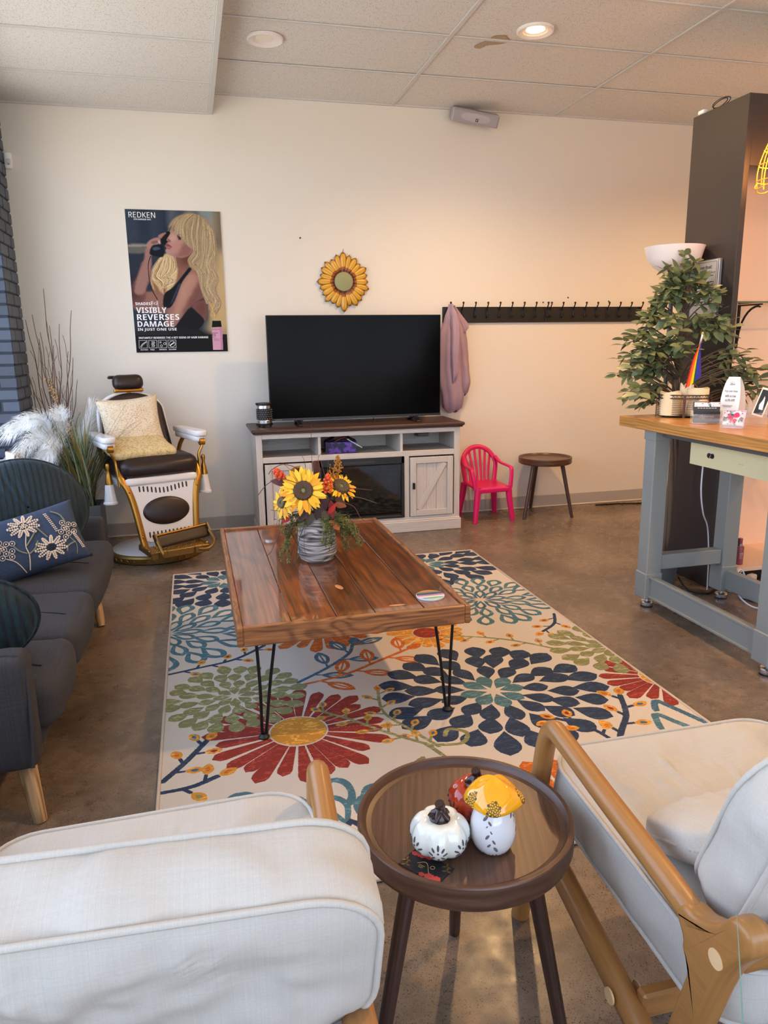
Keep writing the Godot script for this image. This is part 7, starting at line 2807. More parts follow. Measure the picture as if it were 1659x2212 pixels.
func build_flowers(P: Vector3) -> void:
	var t = thing("vase", "pale grey ridged ceramic vase on the coffee table", "vase", P)
	var s = S()
	var pr = [Vector2(0, 0.0), Vector2(0.058, 0.0), Vector2(0.070, 0.008), Vector2(0.078, 0.03)]
	for i in 19:
		var u = i / 18.0
		pr.append(Vector2(lerpf(0.081, 0.070, pow(u, 1.6)) + 0.0012 * sin(u * 70.0) + (0.001 if i % 3 == 0 else 0.0), 0.035 + u * 0.15))
	pr.append_array([Vector2(0.066, 0.195), Vector2(0.060, 0.196), Vector2(0.060, 0.17), Vector2(0, 0.16)])
	lathe(s, pr, 44)
	var vm = mat(Color.WHITE, 0.6)
	var im = nimg(16, 256, 0.06, 19, 3)
	im.resize(256, 256, Image.INTERPOLATE_CUBIC)
	im = wood_img(256, 256, 77, 14.0, 14.0, 0.55, 0.25)
	im.adjust_bcs(1.25, 1.35, 0.15)
	vm.albedo_texture = itex(im)
	vm.albedo_color = rgb(190, 181, 172)
	vm.uv1_scale = Vector3(1.0, 5.0, 1)
	part(t, "body", s, vm)
	t = thing("flower_arrangement", "artificial autumn arrangement of sunflowers, berries and cattails in the grey vase", "flowers", P)
	var k0 = 0.00193
	var at = func(px: float, py: float, z := 0.0) -> Vector3:
		return Vector3((px - 682.0) * k0, (1205.0 - py) * k0 * 1.02, z)
	var pet = [mat(rgb(246, 184, 20), 0.6), mat(rgb(238, 160, 12), 0.6), mat(rgb(250, 204, 50), 0.6)]
	for m in pet:
		m.backlight_enabled = true
		m.backlight = Color(0.16, 0.09, 0.0)
	var seed_m = mat(rgb(70, 44, 30), 0.7)
	var rim_m = mat(rgb(148, 130, 92), 0.7)
	rng.seed = 12
	var sun = func(c: Vector3, nrm: Vector3, R: float, hub: float, n: int, called: String) -> void:
		var f = Node3D.new()
		f.name = called
		var X = look(nrm.cross(Vector3.UP).normalized() * -1.0, Vector3.UP, c)
		# columns: x across, y up, z = normal
		var z = nrm.normalized()
		var x = Vector3.UP.cross(z).normalized()
		X = Transform3D(Basis(x, z.cross(x).normalized(), z), c)
		f.transform = X
		t.add_child(f, true)
		for ring in 2:
			for k in n:
				var q = S()
				var a = TAU * (k + 0.5 * ring) / n + rng.randf_range(-0.08, 0.08)
				var l = (R - hub * 0.8) * rng.randf_range(0.85, 1.08) * (1.0 - 0.10 * ring)
				var d = Vector3(cos(a), sin(a), 0)
				var X2 = Transform3D(Basis(d, Vector3(0, 0, 1), d.cross(Vector3(0, 0, 1))), d * hub * 0.8 + Vector3(0, 0, -0.004 + 0.007 * ring))
				X2.basis = X2.basis * Basis(Vector3.BACK, rng.randf_range(0.02, 0.28))
				leaf(q, l, l * rng.randf_range(0.30, 0.40), 0.3, rng.randf_range(0.05, 0.4), 5, X2, 0.5)
				part(f, "petal", q, pet[rng.randi() % 3])
		var q = S()
		lathe(q, [Vector2(hub * 1.02, -0.004), Vector2(hub, 0.006), Vector2(hub * 0.85, 0.014), Vector2(hub * 0.5, 0.013), Vector2(hub * 0.28, 0.008), Vector2(0, 0.006)], 28, Transform3D(Basis(Vector3.RIGHT, Vector3.BACK, Vector3.DOWN), Vector3.ZERO))
		part(f, "seed_disc", q, seed_m)
		q = S()
		for i in 190:
			var r = hub * sqrt((i + 12.0) / 202.0)
			var a = i * 2.39996
			blob(q, Vector3(cos(a) * r, sin(a) * r, 0.012 if r < hub * 0.9 else 0.007), Vector3(0.0014, 0.0014, 0.003), 3)
		var o = part(f, "seeds", q, rim_m)
		o.set_meta("kind", "stuff")
		q = S()
		blob(q, Vector3(0, 0, 0.006), Vector3(hub * 0.26, hub * 0.26, 0.005), 6)
		part(f, "green_eye", q, mat(rgb(120, 126, 60), 0.6))
	sun.call(at.call(651, 1047, 0.075), Vector3(-0.12, 0.34, 0.93), 0.098, 0.040, 15, "sunflower")
	sun.call(at.call(733, 1046, 0.05), Vector3(0.28, 0.72, 0.62), 0.072, 0.037, 13, "sunflower")
	sun.call(at.call(610, 1072, 0.045), Vector3(-0.80, 0.25, 0.50), 0.072, 0.024, 11, "sunflower")
	# stems that carry the heads
	var green = mat(rgb(74, 76, 40), 0.7)
	for q in [[651, 1050, 0.06], [733, 1052, 0.04], [612, 1075, 0.03]]:
		s = S()
		tube(s, smooth([Vector3(0, 0.15, 0), Vector3(0, 0.2, 0.01), at.call(q[0], q[1], q[2])], 6), 0.004, 6)
		part(t, "stem", s, green)
	# cattails
	for q in [[684, 992, 0.02, 0.0135, 0.062], [697, 1032, 0.045, 0.012, 0.055], [645, 1004, 0.015, 0.010, 0.03]]:
		s = S()
		var c: Vector3 = at.call(q[0], q[1], q[2])
		var h: float = q[4]
		lathe(s, [Vector2(0, -h), Vector2(q[3], -h * 0.95), Vector2(q[3] * 1.05, -0.01), Vector2(q[3], 0), Vector2(q[3] * 0.6, -0.004), Vector2(0, -0.004)], 18, Transform3D(Basis(Vector3.BACK, 0.05 if q[0] > 680 else -0.2), c))
		tube(s, [c + Vector3(0, -h, 0), Vector3(0, 0.16, 0)], 0.003, 5)
		part(t, "cattail", s, mat(rgb(84, 44, 26), 0.85))
	# berries
	for q in [[605, 1014, 0.02, -0.5, 26], [703, 1035, 0.07, 0.05, 24], [668, 1080, 0.06, 0.0, 0]]:
		s = S()
		var c: Vector3 = at.call(q[0], q[1], q[2])
		for k in q[4]:
			var a = k * 2.4
			var u: float = float(k) / q[4]
			var rr = 0.017 * sin(PI * lerpf(0.25, 0.95, u))
			var dd = Vector3(sin(q[3]), cos(q[3]), 0)
			blob(s, c + dd * (u - 0.5) * (0.05 if q[3] < -0.1 else 0.075) + Vector3(cos(a) * rr, 0, sin(a) * rr), Vector3(0.0068, 0.0068, 0.0068), 5)
		if q[4] > 0:
			tube(s, smooth([Vector3(0, 0.17, 0.01), c.lerp(Vector3(0, 0.17, 0.02), 0.5) + Vector3(0, 0.02, 0), c], 5), 0.002, 5)
			part(t, "berry_spray", s, mat(rgb(224, 84, 40), 0.35))
	# plume of tan seed grass
	s = S()
	for k in 210:
		var u = rng.randf()
		var c: Vector3 = at.call(722 + 10 * u, 1040 - 58 * u, 0.02)
		var w = 0.022 * (1.0 - u) + 0.003
		blob(s, c + Vector3(rng.randfn() * w, 0, rng.randfn() * w * 0.6), Vector3(0.0024, 0.0036, 0.0024), 3)
	for k in 14:
		tube(s, [at.call(716, 1075, 0.02), at.call(715 + rng.randf_range(-6, 22), 1020 + rng.randf_range(-25, 15), 0.02 + rng.randf_range(-0.02, 0.02))], 0.001, 4)
	var st = part(t, "seed_plume", s, mat(rgb(182, 122, 36), 0.7))
	st.set_meta("kind", "stuff")
	# broad leaves: tan, plum, rust, red
	var lf = [[628, 1022, 650, 1000, 0.01, 0.055, rgb(160, 102, 52)], [640, 1030, 618, 1034, 0.03, 0.05, rgb(112, 70, 72)], [632, 1038, 588, 1028, 0.0, 0.06, rgb(104, 66, 70)], [708, 1070, 712, 1110, 0.07, 0.05, rgb(128, 26, 26)], [700, 1055, 690, 1100, 0.06, 0.06, rgb(70, 20, 18)], [716, 1080, 742, 1085, 0.06, 0.045, rgb(150, 74, 26)], [705, 1112, 724, 1132, 0.08, 0.05, rgb(192, 96, 26)], [622, 1100, 606, 1112, 0.05, 0.045, rgb(168, 38, 36)], [690, 1088, 700, 1120, 0.075, 0.05, rgb(74, 60, 28)], [722, 1065, 742, 1090, 0.04, 0.06, rgb(108, 62, 22)], [670, 1095, 655, 1120, 0.08, 0.05, rgb(52, 50, 30)], [660, 1085, 640, 1110, 0.07, 0.05, rgb(60, 30, 26)], [686, 1075, 676, 1110, 0.07, 0.06, rgb(48, 22, 20)], [700, 1098, 718, 1074, 0.085, 0.035, rgb(176, 30, 24)]]
	for q in lf:
		s = S()
		var a: Vector3 = at.call(q[0], q[1], q[4])
		var b: Vector3 = at.call(q[2], q[3], q[4] + 0.015)
		leaf(s, a.distance_to(b), q[5] * 0.6, 0.25, 0.1, 5, look(b - a, Vector3(0.1, 0.3, 1), a), 0.45)
		part(t, "broad_leaf", s, mat(q[6], 0.6))
	# trailing small-leaved greenery
	var gr = [mat(rgb(84, 92, 42), 0.6), mat(rgb(112, 112, 56), 0.6), mat(rgb(60, 72, 36), 0.6)]
	var trails = []
	for k in 16:
		trails.append([at.call(700 + rng.randf_range(-12, 20), 1108, 0.05), at.call(732 + rng.randf_range(-14, 20), 1112 + rng.randf_range(-12, 20), 0.10 * rng.randf()), at.call(758 + rng.randf_range(-26, 20), 1150 + rng.randf_range(-24, 34), 0.10 * rng.randf())])
	for k in 8:
		trails.append([at.call(660 + rng.randf_range(-8, 8), 1108, 0.06), at.call(626 + rng.randf_range(-14, 12), 1112 + rng.randf_range(-12, 16), 0.08 * rng.randf()), at.call(610 + rng.randf_range(-16, 20), 1150 + rng.randf_range(-24, 46), 0.09 * rng.randf())])
	for k in 4:
		trails.append([at.call(690, 1108, 0.075), at.call(692 + k * 4, 1120, 0.10), at.call(684 + k * 7, 1158, 0.105)])
	for q in trails:
		s = S()
		var l = smooth(q, 10)
		tube(s, l, 0.0009, 4)
		for i in range(3, l.size()):
			for e in 4:
				var d = Vector3(rng.randfn(), rng.randfn() - 0.2, rng.randfn()).normalized()
				leaf(s, rng.randf_range(0.009, 0.015), 0.006, 0.1, 0.1, 3, look(d, Vector3(0.2, 1, 0.4), l[i] + d * 0.003))
		part(t, "greenery_spray", s, gr[rng.randi() % 3])
	# curly twigs
	var tw = [[[640, 1000], [612, 990], [590, 998], [582, 1010]], [[640, 1030], [606, 1020], [580, 1032], [560, 1055]], [[676, 1090], [640, 1110], [634, 1140], [640, 1175], [625, 1196]], [[660, 1092], [606, 1100], [596, 1130], [580, 1165], [570, 1178]], [[655, 1095], [622, 1120], [630, 1150], [620, 1185]], [[660, 1100], [640, 1150], [632, 1205], [640, 1238]], [[690, 1095], [706, 1125], [704, 1150], [702, 1178]], [[735, 1050], [765, 1050], [795, 1053]], [[735, 1062], [770, 1068], [808, 1084]], [[728, 1075], [760, 1090], [775, 1115], [782, 1122]], [[675, 1020], [674, 985], [672, 945], [672, 915]], [[660, 1020], [655, 985], [645, 968]], [[640, 1025], [628, 1005], [612, 990]], [[690, 1020], [688, 985], [696, 974], [692, 965]], [[706, 1020], [709, 988]], [[700, 1030], [692, 1000], [688, 985]], [[660, 1088], [625, 1090], [584, 1087]], [[650, 1100], [600, 1110], [600, 1130], [620, 1126]], [[668, 1100], [652, 1130], [648, 1165], [652, 1180]]]
	for i in tw.size():
		var l = []
		for j in tw[i].size():
			l.append(at.call(tw[i][j][0], tw[i][j][1], 0.06 + 0.03 * sin(i * 1.7 + j)))
		s = S()
		tube(s, smooth(l, 7), 0.0016 if i < 10 else 0.0009, 5)
		part(t, "curly_twig", s, mat([rgb(112, 62, 46), rgb(92, 48, 40), rgb(84, 76, 56)][i % 3], 0.7))
# ---------------------------------------------------------------- cream armchairs
func capsule_path(a: Array, r: float) -> PackedVector2Array:
	var p = PackedVector2Array()
	for q in smooth(a, 5):
		p.append(q)
	return Geometry2D.offset_polyline(p, r, Geometry2D.JOIN_ROUND, Geometry2D.END_BUTT)[0]

func resample(p: PackedVector2Array, step: float) -> PackedVector2Array:
	var o = []
	var acc = 0.0
	for i in p.size():
		var a = p[i]
		var b = p[(i + 1) % p.size()]
		var l = a.distance_to(b)
		while acc < l:
			o.append(a.lerp(b, acc / l))
			acc += step
		acc -= l
	for it in 3:
		var n = []
		for i in o.size():
			n.append(o[i] * 0.5 + (o[(i + 1) % o.size()] + o[(i + o.size() - 1) % o.size()]) * 0.25)
		o = n
	return PackedVector2Array(o)

func armchair(label: String, at: Vector3, turn: float, shift: float, seat_turn: float, lift: float, cap: Vector2) -> Node3D:
	var t = thing("armchair", label, "armchair", at, turn, "cream lounge armchairs with wooden frames")
	# side frames are drawn in (depth, height); depth grows to the back of the chair
	for sg in [-1.0, 1.0]:
		var x: float = sg * 0.312
		var X = Transform3D(Basis(Vector3(0, 0, 1), Vector3.UP, Vector3(-1, 0, 0)), Vector3(x, 0, 0))
		var s = S()
		uvo = Vector2(sg, 0.3)
		# front leg and arm, one bent piece
		var l = []
		for q in [Vector2(-0.325, 0.0), Vector2(-0.285, 0.20), Vector2(-0.245, 0.42), Vector2(-0.222, 0.515), Vector2(-0.195, 0.548), Vector2(-0.15, 0.548), Vector2(0.0, 0.527), Vector2(0.15, 0.508), Vector2(0.272, 0.4895)]:
			l.append(X * Vector3(q.x, q.y, 0))
		tube(s, smooth(l, 6), 0.0215, 14, false, Vector2(0.95, 1.0), Vector3.RIGHT)
		part(t, "arm_and_front_leg", s, M.oak)
		# rear post with a flared joint
		s = S()
		var pl: PackedVector2Array = capsule_path([Vector2(0.238, 0.4945), Vector2(0.27, 0.490), Vector2(0.335, 0.486)], 0.0222)
		var post: PackedVector2Array = capsule_path([cap, Vector2(0.330, 0.490), Vector2(0.292, 0.37), Vector2(0.264, 0.26), Vector2(0.248, 0.14)], 0.0265)
		var u = Geometry2D.merge_polygons(post, pl)
		var big: PackedVector2Array = u[0]
		for q in u:
			if q.size() > big.size():
				big = q
		var g1 = Geometry2D.offset_polygon(big, 0.045, Geometry2D.JOIN_ROUND)
		var g2 = Geometry2D.offset_polygon(g1[0], -0.045, Geometry2D.JOIN_ROUND)
		extrude(s, resample(g2[0], 0.006), 0.0425, X, 0.0115, 4)
		part(t, "rear_post", s, M.oak)
		s = S()
		uvo = Vector2(sg * 2.0, 0.7)
		var rl = [Vector2(-0.30, 0.300), Vector2(-0.10, 0.245), Vector2(0.12, 0.185), Vector2(0.30, 0.128), Vector2(0.52, 0.0)]
		var r3 = []
		for q in rl:
			r3.append(X * Vector3(q.x, q.y, 0))
		tube(s, smooth(r3, 6), 0.026, 12, false, Vector2(0.85, 1.1), Vector3.RIGHT)
		part(t, "side_rail", s, M.oak)
		for q in [Vector2(0.335, 0.488), Vector2(0.10, 0.196)]:
			for o in [-1.0, 1.0]:
				s = S()
				lathe(s, [Vector2(0.0145, -0.002), Vector2(0.0142, 0.0012), Vector2(0, 0.0016)], 20, Transform3D(Basis(Vector3(0, o, 0), Vector3(o, 0, 0), Vector3(0, 0, -1)), X * Vector3(q.x, q.y, 0) + Vector3(o * (0.0212 if q.y > 0.3 else 0.0285), 0, 0)))
				part(t, "dowel_plug", s, M.dowel)
	uvo = Vector2.ZERO
	for q in [[-0.27, 0.285], [0.13, 0.20]]:
		var s = S()
		box(s, Vector3(0, q[1], q[0]), Vector3(0.60, 0.05, 0.026), 0.005)
		part(t, "cross_rail", s, M.oak)
	var s = S()
	box(s, Vector3(0, 0.49, 0.345), Vector3(0.60, 0.05, 0.022), 0.005, Basis(Vector3.RIGHT, 0.3))
	part(t, "back_rail", s, M.oak)
	# seat cushion
	var SX = Transform3D(Basis(Vector3.UP, seat_turn) * Basis(Vector3.RIGHT, 0.07 - lift), Vector3(shift * 0.5, 0.378 + lift * 0.5, 0.010 + shift * 0.3))
	s = S()
	slab(s, 0.570, 0.59, 0.105, 0.085, 0.016, 0.007, SX, 0.012)
	var c = part(t, "seat_cushion", s, M.linen)
	for y in [-1.0, 1.0]:
		s = S()
		var l = []
		for p in ringpath(Vector2(0.572, 0.592), 0.086, 7):
			l.append(SX * Vector3(p.x, y * 0.0525, p.y))
		tube(s, l, 0.0046, 7, true)
		part(c, "piping", s, M.linen)
	# back cushion
	var BX = Transform3D(Basis(Vector3.RIGHT, 0.355) * Basis(Vector3.RIGHT, PI * 0.5), Vector3(shift, 0.592 + lift, 0.278))
	s = S()
	slab(s, 0.530, 0.325 - lift, 0.098, 0.085, 0.020, 0.008, BX, 0.020)
	c = part(t, "back_cushion", s, M.linen)
	for z in [-1.0, 1.0]:
		s = S()
		var l = []
		for p in ringpath(Vector2(0.532, 0.327 - lift), 0.086, 7):
			l.append(BX * Vector3(p.x, z * 0.049, p.y))
		tube(s, l, 0.0046, 7, true)
		part(c, "piping", s, M.linen)
	return t

func build_armchairs() -> void:
	armchair("cream armchair seen from behind at the left of the round side table", Vector3(-0.144, 0, 4.41), -0.06, 0.066, 0.09, 0.036, Vector2(0.330, 0.500))
	armchair("cream armchair with a lumbar cushion, right of the round side table", Vector3(0.982, 0, 4.41), 0.0, 0.0, 0.0, 0.0, Vector2(0.385, 0.572))
	var t = thing("lumbar_cushion", "small cream cushion tucked between the right armchair's seat and back", "cushion", Vector3(0.985, 0.492, 4.515))
	var LX = Transform3D(Basis(Vector3.RIGHT, -0.42), Vector3.ZERO)
	var s = S()
	slab(s, 0.50, 0.19, 0.05, 0.05, 0.030, 0.004, LX, 0.006)
	part(t, "cover", s, M.linen)
	s = S()
	var l = []
	for p in ringpath(Vector2(0.504, 0.194), 0.05, 6):
		l.append(LX * Vector3(p.x, 0.0, p.y))
	tube(s, l, 0.005, 6, true)
	part(t, "piping", s, M.linen)

# ---------------------------------------------------------------- stools, child's chair, ceramics
func round_table(label: String, at: Vector3, feet: Array) -> Node3D:
	var t = thing("side_table", label, "side table", at, 0, "round walnut tray tables on three legs")
	var s = S()
	var R = 0.203
	var f = func(p: Vector3) -> Vector3: return p
	s = S()
	lathe(s, [Vector2(0, 0.404), Vector2(R - 0.012, 0.404), Vector2(R - 0.003, 0.409), Vector2(R, 0.418), Vector2(R, 0.452), Vector2(R - 0.0015, 0.4545), Vector2(R - 0.0035, 0.455), Vector2(R - 0.0095, 0.455), Vector2(R - 0.0105, 0.454), Vector2(R - 0.0165, 0.443), Vector2(R - 0.027, 0.4405)], 80)
	var wm: StandardMaterial3D = M.walnut.duplicate()
	wm.uv1_scale = Vector3(3, 2.2, 1)
	part(t, "tray_rim", s, wm)
	s = S()
	s.set_smooth_group(-1)
	for i in 72:
		var a0 = TAU * i / 72
		var a1 = TAU * (i + 1) / 72
		var r = R - 0.026
		var p0 = Vector3(cos(a0) * r, 0.4412, sin(a0) * r)
		var p1 = Vector3(cos(a1) * r, 0.4412, sin(a1) * r)
		var uf = func(p: Vector3) -> Vector2: return Vector2(p.z * 0.96 - p.x * 0.28, p.x * 0.96 + p.z * 0.28)
		tri(s, Vector3(0, 0.4412, 0), p1, p0, uf.call(Vector3.ZERO), uf.call(p1), uf.call(p0))
	part(t, "tray_top", s, M.walnut)
	for q in feet:
		s = S()
		uvo = Vector2(q[0], q[1])
		var foot = Vector3(q[0], 0, q[1])
		var top = Vector3(q[0] * 0.58, 0.425, q[1] * 0.58)
		tube(s, [top, top.lerp(foot, 0.97), foot], [0.0165, 0.0125, 0.0118], 18)
		part(t, "leg", s, M.walnut_dark)
	uvo = Vector2.ZERO
	return t

func build_side_tables() -> void:
	round_table("round walnut side table between the two cream armchairs", Vector3(0.446, 0, 4.298), [[0.055, -0.20], [0.165, 0.12], [-0.20, 0.09]])
	round_table("round walnut stool table standing alone against the back wall", Vector3(2.61, 0, 0.235), [[-0.225, 0.135], [0.15, 0.185], [-0.005, -0.222]])
	pink_chair()
	var Y = 0.4416
	ceramic_pumpkin("white glazed ceramic pumpkin with leaf cut-outs on the side table", Vector3(0.372, Y, 4.372), 0.054, 0.076, rgb(236, 238, 226))
	ceramic_pumpkin("rust orange ceramic pumpkin behind the yellow mushroom", Vector3(0.468, Y, 4.298), 0.052, 0.080, rgb(170, 52, 24))
	mushroom(Vector3(0.468, Y, 4.384))
	# card
	var t = thing("business_card", "black floral business card lying by the white pumpkin", "card", Vector3(0.337, Y, 4.404), -0.93)
	var s = S()
	box(s, Vector3(0, 0.0006, 0), Vector3(0.084, 0.0012, 0.049), 0.0003)
	part(t, "card", s, mat(rgb(26, 24, 28), 0.35))
	s = S()
	rng.seed = 3
	for q in [[-0.022, -0.018, 0.010], [-0.008, -0.021, 0.008], [-0.034, -0.014, 0.007], [0.020, 0.019, 0.010], [0.033, 0.016, 0.008], [0.006, 0.022, 0.006]]:
		for k in 6:
			var a = TAU * k / 6
			var r: float = q[2]
			lathe(s, [Vector2(r * 0.42, 0), Vector2(r * 0.3, 0.0003), Vector2(0, 0.0004)], 8, Transform3D(Basis.IDENTITY, Vector3(q[0] + cos(a) * r * 0.55, 0.0012, q[1] + sin(a) * r * 0.4)))
	part(t, "printed_blossom", s, mat(rgb(196, 62, 50), 0.45))
	for q in [[-0.036, 0.008], [0.036, -0.010], [-0.030, 0.018], [0.030, -0.019]]:
		s = S()
		for k in 3:
			leaf(s, 0.009, 0.004, 0.0, 0.0, 3, Transform3D(Basis(Vector3.UP, k * 1.9), Vector3(q[0], 0.0016, q[1])))
		part(t, "printed_leaf", s, M.brass_old)
	s = S()
	var l = []
	for i in 15:
		var u = i / 14.0
		l.append(Vector3(-0.016 + 0.032 * u, 0.0015, 0.004 - 0.010 * sin(u * 4.4)))
	tube(s, l, 0.0005, 4)
	l = []
	for i in 10:
		l.append(Vector3(0.012 + cos(TAU * i / 10) * 0.004, 0.0015, -0.002 + sin(TAU * i / 10) * 0.004))
	tube(s, l, 0.0005, 4, true)
	for k in 3:
		box(s, Vector3(-0.006, 0.0013, 0.004 + k * 0.003), Vector3(0.012 - k * 0.002, 0.0003, 0.0006), 0)
	part(t, "printed_monogram", s, mat(rgb(196, 160, 90), 0.35))

func leaf_hole(s: SurfaceTool, c: Vector3, n: Vector3, up: Vector3, l: float, w: float) -> void:
	var z = n.normalized()
	var y = (up - z * up.dot(z)).normalized()
	blob(s, c, Vector3(w * 0.5, l * 0.5, 0.0014), 6, Basis(y.cross(z), y, z))

func ceramic_pumpkin(label: String, at: Vector3, R: float, H: float, col: Color) -> void:
	var t = thing("ceramic_pumpkin", label, "ornament", at, 0.3, "ceramic pumpkins on the side table")
	var glz = mat(col, 0.08)
	glz.clearcoat_enabled = true
	glz.clearcoat = 0.6
	glz.clearcoat_roughness = 0.03
	var sf = func(th: float, ph: float) -> Vector3:
		var lobe = 1.0 - 0.11 * pow(absf(cos(th * 3.5)), 5.0)
		var r = R * pow(maxf(0.0, cos(ph)), 0.78) * lobe
		var y = H * 0.5 + sin(ph) * H * 0.5
		if ph > 0.9:
			y -= (ph - 0.9) * 0.022
		return Vector3(cos(th) * r, y, sin(th) * r)
	var s = S()
	grid(s, 84, 22, func(u: float, v: float) -> Vector3:
		return sf.call(u * TAU, (v - 0.5) * PI * 0.985), true)
	part(t, "body", s, glz)
	s = S()
	var q = [Vector3(0, H - 0.010, 0), Vector3(0, H, 0), Vector3(0.002, H + 0.010, 0), Vector3(-0.002, H + 0.021, 0.001)]
	tube(s, smooth(q, 5), [0.019, 0.017, 0.015, 0.014, 0.013, 0.012, 0.011, 0.0100, 0.0092, 0.0088, 0.0085, 0.0085, 0.0085, 0.0085, 0.0088, 0.0080], 14)
	for k in 5:
		var a = TAU * k / 5
		tube(s, [Vector3(0, H + 0.004, 0), Vector3(cos(a) * 0.013, H - 0.001, sin(a) * 0.013), Vector3(cos(a) * 0.020, H - 0.006, sin(a) * 0.020)], [0.008, 0.006, 0.002], 8)
	var sm = mat(rgb(52, 30, 28), 0.12)
	part(t, "stem", s, sm)
	s = S()
	for k in 7:
		var th = TAU * (k + 0.5) / 7 + PI / 7 * 0.0
		for e in 9:
			var o: Array = [[0, 0.16, 0.012, 0], [-0.16, 0.05, 0.010, 0.5], [0.16, 0.05, 0.010, -0.5], [-0.24, -0.18, 0.010, 1.2], [0.24, -0.18, 0.010, -1.2], [-0.17, -0.40, 0.010, 2.3], [0.17, -0.40, 0.010, -2.3], [-0.02, -0.55, 0.008, 0], [0.0, -0.12, 0.004, 0]][e]
			var p: Vector3 = sf.call(th + o[0], o[1])
			var p1: Vector3 = sf.call(th + o[0] + 0.02, o[1])
			var p2: Vector3 = sf.call(th + o[0], o[1] + 0.02)
			var n = (p2 - p).cross(p1 - p).normalized()
			var tang = (p2 - p).normalized().rotated(n, -o[3])
			leaf_hole(s, p, n, tang, o[2], 0.0042)
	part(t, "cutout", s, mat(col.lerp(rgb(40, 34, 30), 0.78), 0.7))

func mushroom(at: Vector3) -> void:
	var t = thing("ceramic_mushroom", "ceramic mushroom with a glossy yellow cap and white stem", "ornament", at)
	var s = S()
	var prof = [Vector2(0, 0), Vector2(0.026, 0.0), Vector2(0.031, 0.004), Vector2(0.038, 0.018), Vector2(0.041, 0.036), Vector2(0.039, 0.056), Vector2(0.033, 0.076), Vector2(0.026, 0.092), Vector2(0.02, 0.1), Vector2(0, 0.1)]
	lathe(s, smooth(prof.slice(1, 9), 4), 44)
	var white = mat(rgb(236, 236, 236), 0.08)
	white.clearcoat_enabled = true
	white.clearcoat = 0.6
	white.clearcoat_roughness = 0.03
	part(t, "stem", s, white)
	var cap = func(th: float, v: float) -> Vector3:
		# v 0 top .. 1 rim .. 1.4 under
		var r = 0.0
		var y = 0.0
		if v <= 1.0:
			r = 0.051 * sin(v * PI * 0.5) * (0.6 + 0.4 * v)
			y = 0.094 + 0.046 * pow(cos(v * PI * 0.5), 0.85)
			y -= 0.005 * sin(v * PI) * (0.6 + 0.5 * sin(th * 4.0 + 0.6))
			r *= 1.0 + 0.05 * v * sin(th * 4.0)
		else:
			r = 0.051 * (1.0 + 0.05 * sin(th * 4.0)) * (1.0 - (v - 1.0) * 1.5)
			y = 0.094 + 0.010 * (v - 1.0) - 0.004 * sin((v - 1.0) * 7.8)
		return Vector3(cos(th) * r, y, sin(th) * r)
	s = S()
	grid(s, 64, 24, func(u: float, v: float) -> Vector3:
		return cap.call(u * TAU, v * 1.4))
	var cm = mat(rgb(246, 170, 8), 0.08)
	cm.clearcoat_enabled = true
	cm.clearcoat = 0.8
	cm.clearcoat_roughness = 0.02
	part(t, "cap", s, cm)
	# honeycomb patches on the cap
	for q in [[1.95, 0.86], [0.40, 0.84], [3.0, 0.84], [4.4, 0.8], [5.5, 0.8]]:
		s = S()
		var s2 = S()
		rng.seed = int(q[0] * 100)
		for i in 30:
			var rr = 0.0021 * sqrt(i + 0.4)
			var a = i * 2.39996
			var th: float = q[0] + cos(a) * rr / 0.046
			var v: float = clampf(q[1] + sin(a) * rr / 0.058, 0.02, 0.99)
			var p: Vector3 = cap.call(th, v)
			var n: Vector3 = (cap.call(th + 0.03, v) - p).cross(cap.call(th, v + 0.03) - p).normalized()
			if n.y < 0:
				n = -n
			var yv = (Vector3.UP - n * n.y).normalized()
			var B = Basis(yv.cross(n), yv, n)
			if i < 24:
				blob(s, p, Vector3(0.0019, 0.0019, 0.0010), 4, B)
			blob(s2, p - n * 0.0002, Vector3(0.0028, 0.0028, 0.0007), 4, B)
		var pt = part(t, "dark_patch", s2, mat(rgb(96, 74, 34), 0.25))
		part(pt, "raised_cells", s, mat(rgb(236, 176, 40), 0.2))
	s = S()
	for k in 4:
		var th = TAU * k / 4 + 0.55
		for e in 9:
			var dv = 0.022 + 0.0075 * e
			var off = 0.0
			var tw = 0.0
			if e < 8:
				off = 0.12 * (1 if e % 2 else -1)
				tw = -0.6 if e % 2 else 0.6
			var r = 0.040 if dv < 0.045 else lerpf(0.040, 0.031, (dv - 0.045) / 0.04)
			if dv < 0.03:
				r = 0.0395
			var tt = th + off + (dv - 0.05) * 6.0
			var n = Vector3(cos(tt), 0.15 * (dv - 0.036) / 0.03, sin(tt)).normalized()
			leaf_hole(s, Vector3(cos(tt) * r, dv, sin(tt) * r), n, Vector3.UP.rotated(n, tw), 0.012, 0.0055)
	part(t, "cutout", s, mat(rgb(110, 104, 100), 0.7))
	s = S()
	rng.seed = 9
	for k in 110:
		var a = rng.randf() * TAU
		var y = rng.randf_range(0.001, 0.007)
		blob(s, Vector3(cos(a) * (0.027 + y * 0.9), y, sin(a) * (0.027 + y * 0.9)), Vector3(0.0012, 0.001, 0.0012), 3)
	var st = part(t, "speckled_foot", s, mat(rgb(96, 70, 50), 0.4))
	st.set_meta("kind", "stuff")

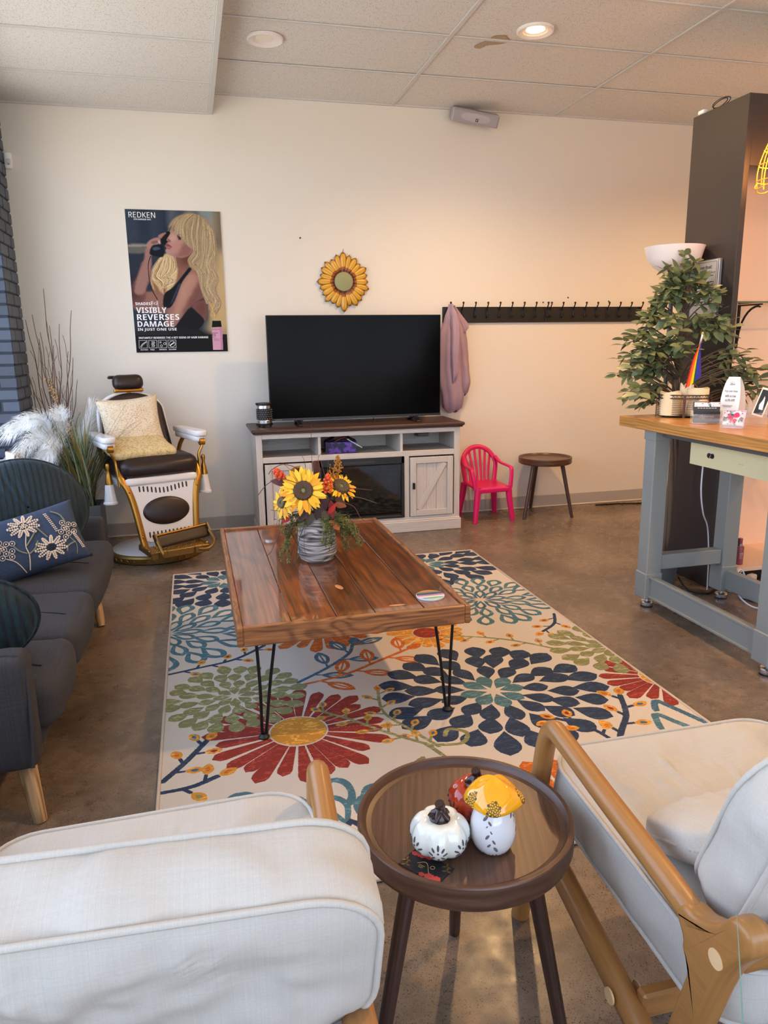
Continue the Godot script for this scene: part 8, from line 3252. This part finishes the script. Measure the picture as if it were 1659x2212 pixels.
func pink_chair() -> void:
	var t = thing("child_chair", "hot pink plastic child's chair between console and stool", "chair", Vector3(2.12, 0, 0.235), 0.10)
	var s = S()
	# seat shell
	s = S()
	softbox(s, Vector3(0.275, 0.022, 0.25), 0.010, Vector3(0, -0.006, 0), 12, Transform3D(Basis(Vector3.RIGHT, 0.05), Vector3(0, 0.262, 0.015)))
	softbox(s, Vector3(0.275, 0.035, 0.016), 0.008, Vector3.ZERO, 8, Transform3D(Basis.IDENTITY, Vector3(0, 0.243, 0.138)))
	part(t, "seat", s, M.pink)
	for q in [[-1, 1], [1, 1], [-1, -1], [1, -1]]:
		s = S()
		var x0: float = q[0] * 0.128
		var z0: float = 0.125 if q[1] > 0 else -0.105
		var f = Vector3(q[0] * 0.158, 0, z0 + (0.022 if q[1] > 0 else -0.035))
		tube(s, [Vector3(x0, 0.27, z0), Vector3(x0, 0.24, z0).lerp(f, 0.2), f.lerp(Vector3(x0, 0.24, z0), 0.06), f], [0.027, 0.026, 0.020, 0.0195], 10, false, Vector2(1.0, 0.72), Vector3.RIGHT)
		part(t, "leg", s, M.pink)
	for sg in [-1.0, 1.0]:
		s = S()
		var l = [Vector3(sg * 0.145, 0.25, 0.125), Vector3(sg * 0.158, 0.34, 0.115), Vector3(sg * 0.165, 0.395, 0.095), Vector3(sg * 0.162, 0.408, 0.03), Vector3(sg * 0.150, 0.420, -0.05), Vector3(sg * 0.135, 0.46, -0.11)]
		tube(s, smooth(l, 6), 0.018, 10, false, Vector2(1.0, 0.55), Vector3.RIGHT)
		part(t, "armrest", s, M.pink)
	s = S()
	var l = []
	for i in 17:
		var a = PI * i / 16.0
		l.append(Vector3(cos(a) * 0.140, 0.40 + sin(a) * 0.135, -0.105 - sin(a) * 0.05))
	l.insert(0, Vector3(0.122, 0.27, -0.09))
	l.append(Vector3(-0.122, 0.27, -0.09))
	tube(s, smooth(l, 3), 0.017, 10, false, Vector2(0.55, 1.1), Vector3.BACK)
	part(t, "back_rim", s, M.pink)
	for k in 6:
		s = S()
		var u = (k - 2.5) / 2.5
		tube(s, smooth([Vector3(u * 0.075, 0.268, -0.10), Vector3(u * 0.082, 0.36, -0.115), Vector3(u * 0.105, 0.46, -0.14), Vector3(u * 0.115, 0.53 - 0.055 * u * u, -0.152)], 5), 0.010, 8, false, Vector2(0.5, 1.0), Vector3.BACK)
		part(t, "back_slat", s, M.pink)
